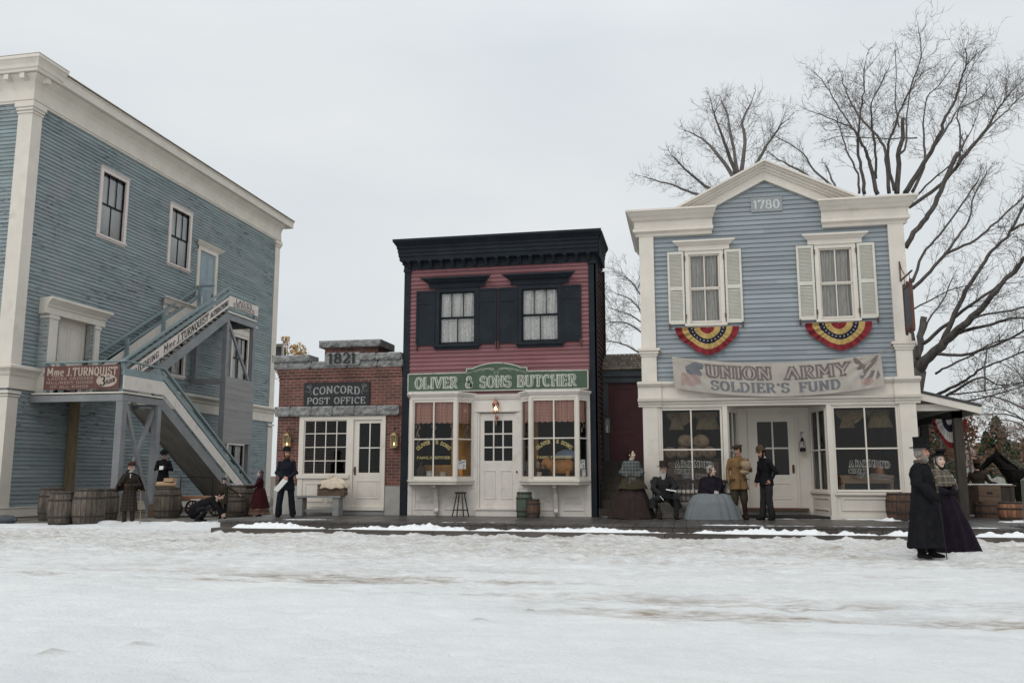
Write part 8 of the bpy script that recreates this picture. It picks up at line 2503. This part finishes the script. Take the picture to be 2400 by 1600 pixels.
    for sx in (-1, 1): loft(mb, [(Vector((sx * .12, .10, .50)), .14, .13, Vector((1, 0, 0)), Vector((0, 1, 0))), (Vector((sx * .24, -.05, .44)), .15, .20, Vector((1, 0, 0)), Vector((0, 1, 0))), (Vector((sx * .32, -.10, .26)), .11, .22, Vector((1, 0, 0)), Vector((0, 1, 0)))])
    remesh(mb, 'coat_skirt', CL['char'], f.t, .013, 2, .014)
    f.hair('hair_white', 1.05); f.beard('hair_white', .15, .060); f.hat([(.0, .0), (.15, .0), (.162, .01), (.15, .014), (.098, .012), (.092, .08), (.096, .15), (.085, .158), (.0, .15)], 'brown', 'tall_hat', tilt=-4)
    g = MB(); g.hexa([(-.02, -.44, .70), (.24, -.46, .66), (.26, -.34, .68), (0, -.32, .72), (-.02, -.44, .712), (.24, -.46, .672), (.26, -.34, .692), (0, -.32, .732)]); bundle(g, 'letter_paper', 'white sheet of paper on the old man\'s knee', 'paper', 'paper', f.t)
    g = MB(); g.tube([(-.17, -.42, .56), (-.09, -.46, .46)], .009, 5); bundle(g, 'pencil', 'white pencil in the old man\'s right hand', 'pencil', 'china', f.t)
    # ---- 9 woman with the great grey skirt
    S2 = dict(SIT); S2.update(pel=(0, .04, .54), hea=(.02, -.04, 1.20))
    f = Fig('woman in a black velvet cape, pale bonnet and huge blue grey skirt on the settee', (.50, 22.42, DECK), 4, 1.70, hy=66, skin='pale', female=True, knl=(.14, -.40, .50), knr=(-.14, -.40, .50), anl=(.1, -.36, .085), anr=(-.1, -.36, .085), ell=(.24, -.08, .80), wrl=(.14, -.32, .67), elr=(-.20, -.10, .78), wrr=(.02, -.33, .67), **S2)
    f.body(hand_mat='white', curl=.6, hair='hair_brown'); f.coat('velvet', None); f.hair('hair_brown', 1.03, low=True)
    g = MB(); sd = 1.7; ff = fold_fn(26, 5, .15)
    def fn(u, v):
        t = 2 * PI * u
        r = float(np.interp(v, (0, .15, .3, .5, .75, 1), (.08, .30, .43, .53, .60, .64))); z = float(np.interp(v, (0, .15, .3, .5, .75, 1), (.645, .625, .565, .42, .20, .0)))
        g_ = abs(math.sin(6.5 * t + 1.1 * math.sin(2 * t + 1) + .7 * math.sin(5 * t))) ** .7 - .6
        r *= 1 + .115 * v * g_ + .03 * v * ff(t, v); z += .05 * g_ * math.sin(PI * min(1, v * 1.25))
        return Vector((r * math.cos(t) * 1.08, -.14 + r * .80 * math.sin(t) - .06 * v, max(.005, z)))
    g.grid(fn, 130, 22); g.build('skirt', CL['grey'], f.t, smooth=True, local=True)
    f.drape('velvet', .64, .36, .26, 'cape', .02, -.06, upto=.2)
    mb = MB(); e = lambda c, r: ell(mb, c, r, f.R, f.J['hea']); e((0, .045, .055), (.090, .088, .085)); e((0, .06, -.01), (.092, .07, .08)); e((0, .09, -.09), (.05, .04, .07)); remesh(mb, 'bonnet', CL['bonnet'], f.t, .009, 1, .008, (26, 26, 26))
    g = MB(); q = [(.092 * math.cos(a), -.020, .035 + .098 * math.sin(a)) for a in [-.5 + (PI + 1.0) * i / 16 for i in range(17)]]; g.tube([f.hd(*v) for v in q], .015, 6); g.build('bonnet_brim', CL['bonnet'], f.t, smooth=True, local=True)
    # ---- 10 man in the tan coat
    p = at_g(1735, 1217, DECK)
    f = Fig('man in a long tan wool coat, dark cap and tall boots holding a cloth bundle', p, 6, 1.80, hy=-34, hp=16, skin='ruddy', ell=(.27, -.05, 1.15), wrl=(.10, -.26, 1.20), anl=(.13, .02, .085), anr=(-.11, -.02, .085))
    f.body(hand_mat='taupe', curl=.6, hair='hair_brown', hdir={'l': ((-.8, -.4, .2), (0, -.3, .9))}); f.coat('tan', .70, (.235, .17), 1.03); f.front('tan'); f.trousers('olive', (.105, .092, .080), end=.78); f.shoes('boot', .29); f.hair('hair_brown'); cap(f, 'brown')
    g = MB(); g.bar((0, -.172, .95), (0, -.182, .71), .008, .012); g.bar((.11, -.16, .93), (.20, -.12, .93), .02, .05, (0, 1, 0)); g.bar((-.11, -.16, .93), (-.20, -.12, .93), .02, .05, (0, 1, 0)); g.build('pocket_flap', CL['brown'], f.t, local=True)
    g = MB(); g.grid(lambda u, v: Vector((.13, -.27, 1.25)) + Vector((.115 * math.cos(2 * PI * u) * math.sin(PI * v), .10 * math.sin(2 * PI * u) * math.sin(PI * v), .12 * -math.cos(PI * v))) * (1 + .06 * math.sin(9 * 2 * PI * u)), 40, 14); g.tube([(.13, -.27, 1.36), (.13, -.27, 1.42)], [.03, .055], 10); g.ball((.10, -.24, 1.10), (.11, .09, .07), 14, 8); bundle(g, 'cloth_bundle', 'round tied cloth bundle in the arm of the man in the tan coat', 'bundle', 'burlap', f.t, True)
    # ---- 11 dark man turned to him
    p = at_g(1800, 1218, DECK)
    f = Fig('bearded man in a black jacket and round brown hat leaning towards the tan coat', p, -58, 1.73, hp=20, skin='ruddy', nek=(0, -.05, 1.45), che=(0, -.02, 1.28), shl=(.175, -.03, 1.37), shr=(-.175, -.03, 1.37), hea=(0, -.11, 1.605), ell=(.26, .10, 1.14), wrl=(.20, -.02, .95), elr=(-.23, -.04, 1.13), wrr=(-.20, -.14, .90), anl=(.10, .06, .085), anr=(-.10, -.08, .085))
    f.body(curl=.8, hair='hair_dark'); f.coat('black', .82, (.195, .155)); f.front('black'); f.trousers('char', (.10, .082, .08)); f.shoes(); f.hair('hair_dark'); f.beard('hair_dark', .035); f.hat([(.0, .0), (.105, .0), (.125, .006), (.105, .012), (.095, .015), (.094, .06), (.08, .10), (.05, .12), (0, .126)], 'hatbrown', 'round_hat', tilt=6)
    g = MB(); g.tube([f.J['nek'] + Vector((.062 * math.cos(a), .056 * math.sin(a) - .01, .045)) for a in [2 * PI * i / 14 for i in range(15)]], .012, 6); g.build('shirt_collar', CL['white'], f.t, local=True)
    # ---- 12 gentleman in the top hat
    p = at_g(2174, 1304, 0); p.z = -.02
    f = Fig('grey bearded gentleman in a top hat and long black overcoat with a cane, facing right', p, 58, 1.86, hy=6, skin='ruddy', ell=(.25, .0, 1.15), wrl=(.22, -.16, .98), elr=(-.26, -.02, 1.14), wrr=(-.20, -.24, .93), anl=(.11, -.04, .085), anr=(-.11, .05, .085))
    f.body(hand_mat='black', curl=.8, hair='hair_grey'); f.coat('black', .16, (.315, .26), 1.22, 'overcoat', r=(.088, .074, .062), fold=.034); f.front('black'); f.trousers('black'); f.shoes(); f.hair('hair_grey'); f.beard('hair_grey', .03); f.hat(TOPHAT, 'black', 'top_hat', sy=1.1)
    g = MB(); g.tube([f.J['nek'] + Vector((.072 * math.cos(a), .07 * math.sin(a), .02)) for a in [2 * PI * i / 16 for i in range(17)]], .034, 8); g.tube([(.05, -.08, 1.44), (.04, -.19, 1.2), (.03, -.20, 1.0)], [.03, .026, .024], 6); g.build('scarf', CL['taupe'], f.t, smooth=True, local=True)
    g = MB(); w_ = f.J['wrr']; g.tube([w_ + Vector((.02, -.05, -.06)), (-.18, -.34, 0)], [.012, .008], 6); g.ball(w_ + Vector((.02, -.05, -.04)), (.022,) * 3, 8, 6); bundle(g, 'walking_cane', 'thin black cane in the hand of the gentleman in the top hat', 'cane', 'iron', f.t)
    # ---- 13 lady in purple
    p = at_g(2216, 1293, 0)
    f = Fig('lady in a wide dark purple dress and feathered black hat, looking at the viewer', p, 34, 1.71, hy=-20, skin='pale', female=True, ell=(.26, -.04, 1.15), wrl=(.06, -.22, 1.08), elr=(-.25, -.02, 1.15), wrr=(-.10, -.22, 1.06))
    f.body(hand_mat='black', curl=.7, hair='hair_grey'); f.coat('purple', .90, (.20, .18), 1.0, 'bodice', r=(.085, .07, .055)); f.skirt('purple', 1.06, .02, .17, .54, 13, .075, shift=(.24, .14), pw=.8); f.hair('hair_grey', 1.06, low=True)
    f.drape('taupe', 1.16, .235, .165, 'shawl', .014, upto=.1)
    f.hat([(.0, .0), (.110, .0), (.125, .008), (.11, .014), (.085, .02), (.08, .05), (.06, .065), (.0, .07)], 'black', 'feathered_hat', z=.085, tilt=-6)
    g = MB()
    for k in range(5): g.tube([f.hd(-.05 + .03 * k, -.02, .14), f.hd(-.08 + .03 * k, -.06 - .01 * k, .19), f.hd(-.12 + .04 * k, -.09, .17)], [.02, .028, .008], 6)
    g.build('feathers', CL['black'], f.t, smooth=True, local=True)
    g = MB()
    for sx in (-1, 1): g.tube([f.hd(sx * .078, .0, .07), f.hd(sx * .082, -.01, -.05), f.hd(sx * .03, -.055, -.13)], .012, 6)
    g.tube([f.hd(-.03, -.06, -.13), f.hd(.0, -.075, -.15), f.hd(.03, -.06, -.13)], [.014, .026, .014], 6); g.build('hat_ribbon', CL['black'], f.t, smooth=True, local=True)
    # ---- 14 man minding the horse
    p = at(2290, 1100, 27.6); p.z = 0
    f = Fig('man in a brown coat and wide brown hat seen from behind, holding the horse', p, 168, 1.74, hy=20, skin='ruddy', elr=(-.30, -.06, 1.16), wrr=(-.44, -.18, 1.12), ell=(.28, -.04, 1.16), wrl=(.46, -.16, 1.14))
    f.body(curl=.9, hair='hair_dark', hand_mat='glovebrown'); f.coat('brown', .70, (.23, .17), 1.05); f.front('brown'); f.trousers('black'); f.shoes(); f.hair('hair_dark'); f.hat(FELT, 'rust', 'felt_hat', sy=1.08, ribbon='brown')
people()

# ------------------------------------------------------------------ the horse
def horse():
    p = at(2432, 1100, 28.6); p.z = 0
    t = thing('horse', 'near black saddled horse at the right edge, head turned away', 'horse', p, math.radians(-118), None)
    mb = MB(); X = Vector((1, 0, 0)); Y = Vector((0, 1, 0)); Zv = Vector((0, 0, 1))
    R_ = lambda c, rx, rz: (Vector(c), rx, rz, X, Zv)
    loft(mb, [R_((0, .98, 1.28), .10, .16), R_((0, .85, 1.24), .24, .29), R_((0, .5, 1.20), .28, .31), R_((0, 0, 1.16), .29, .33), R_((0, -.45, 1.18), .26, .34), R_((0, -.70, 1.22), .19, .28), R_((0, -.84, 1.28), .10, .16)])
    tub(mb, [(0, -.62, 1.36), (0, -.88, 1.62), (0, -1.08, 1.86)], [.20, .15, .12]); tub(mb, [(0, -.55, 1.22), (0, -.85, 1.50), (0, -1.06, 1.78)], [.22, .14, .11])
    tub(mb, [(0, -1.05, 1.93), (0, -1.24, 1.80), (0, -1.44, 1.58), (0, -1.52, 1.50)], [.11, .105, .068, .062]); ell(mb, (0, -1.10, 1.83), (.085, .13, .12))
    for sx in (-1, 1):
        mb.tube([(sx * .06, -1.02, 2.0), (sx * .075, -1.03, 2.10), (sx * .07, -1.05, 2.17)], [.035, .032, .006], 8)
        tub(mb, [(sx * .14, -.55, 1.05), (sx * .15, -.56, .78), (sx * .15, -.54, .50), (sx * .15, -.55, .14), (sx * .15, -.58, .06)], [.13, .085, .052, .040, .05])
        tub(mb, [(sx * .15, .72, 1.12), (sx * .16, .60, .80), (sx * .16, .80, .55), (sx * .16, .78, .16), (sx * .16, .75, .06)], [.19, .12, .065, .045, .052])
    remesh(mb, 'body', CL['hide'], t, .018, 2, .006)
    for sx in (-1, 1):
        for y in (-.59, .74):
            g = MB(); g.lathe([(.066, 0), (.055, .07), (.045, .09)], 12, (sx * .155, y, 0)); g.build('hoof', CL['leather'], t, local=True)
    g = MB(); g.grid(lambda u, v: Vector((.05 + .03 * math.sin(u * 40), -.62 - .42 * u + .07 * v, 1.58 + .44 * u - .24 * v)), 40, 4); g.tube([(0, -.5, 1.53), (0, -.8, 1.80), (0, -1.0, 2.02), (0, -1.12, 2.0)], [.03, .04, .045, .03], 6); g.build('mane', CL['mane'], t, smooth=True, local=True)
    g = MB(); g.tube([(0, .98, 1.40), (0, 1.14, 1.25), (0, 1.16, .85), (0, 1.10, .5)], [.04, .07, .075, .02], 10); g.build('tail', CL['mane'], t, smooth=True, local=True)
    g = MB(); g.grid(lambda u, v: Vector((math.sin((u - .5) * 2.6) * .315, -.32 + .66 * v, 1.16 + math.cos((u - .5) * 2.6) * .355 + .09 * (2 * v - 1) ** 2 * math.cos((u - .5) * 2.6))), 30, 10)
    sd = g.build('saddle', CL['saddle'], t, smooth=True, local=True)
    for sx in (-1, 1):
        g = MB(); g.box(sx * .30, sx * .335, -.22, .16, .82, 1.28); g.build('saddle_flap', CL['saddle'], sd, local=True)
        g = MB(); g.tube([(sx * .345, -.25, 1.42), (sx * .36, .05, 1.20), (sx * .33, .36, 1.45)], .018, 6); g.build('white_trim', CL['white'], sd, local=True)
    g = MB(); g.tube([(.08, -1.46, 1.58), (.12, -1.15, 1.62), (.18, -.7, 1.5), (.2, -.3, 1.52)], .012, 5); g.tube([(-.07, -1.46, 1.58), (-.09, -1.2, 1.8), (-.09, -1.06, 1.98)], .012, 5); g.tube([(.07, -1.46, 1.58), (.09, -1.2, 1.8), (.09, -1.06, 1.98), (-.09, -1.06, 1.98)], .012, 5); g.build('bridle', CL['leather'], t, local=True)
    g = MB(); a = Vector((at(2303, 1110, 27.9))); b = wm(t) @ Vector((.08, -1.46, 1.55)); g.tube([a, (a + b) / 2 - Vector((0, 0, .18)), b], .012, 5); tag(g.build('rein', CL['leather']), 'slack black rein between the man in the wide brown hat and the horse', 'rein')
horse()
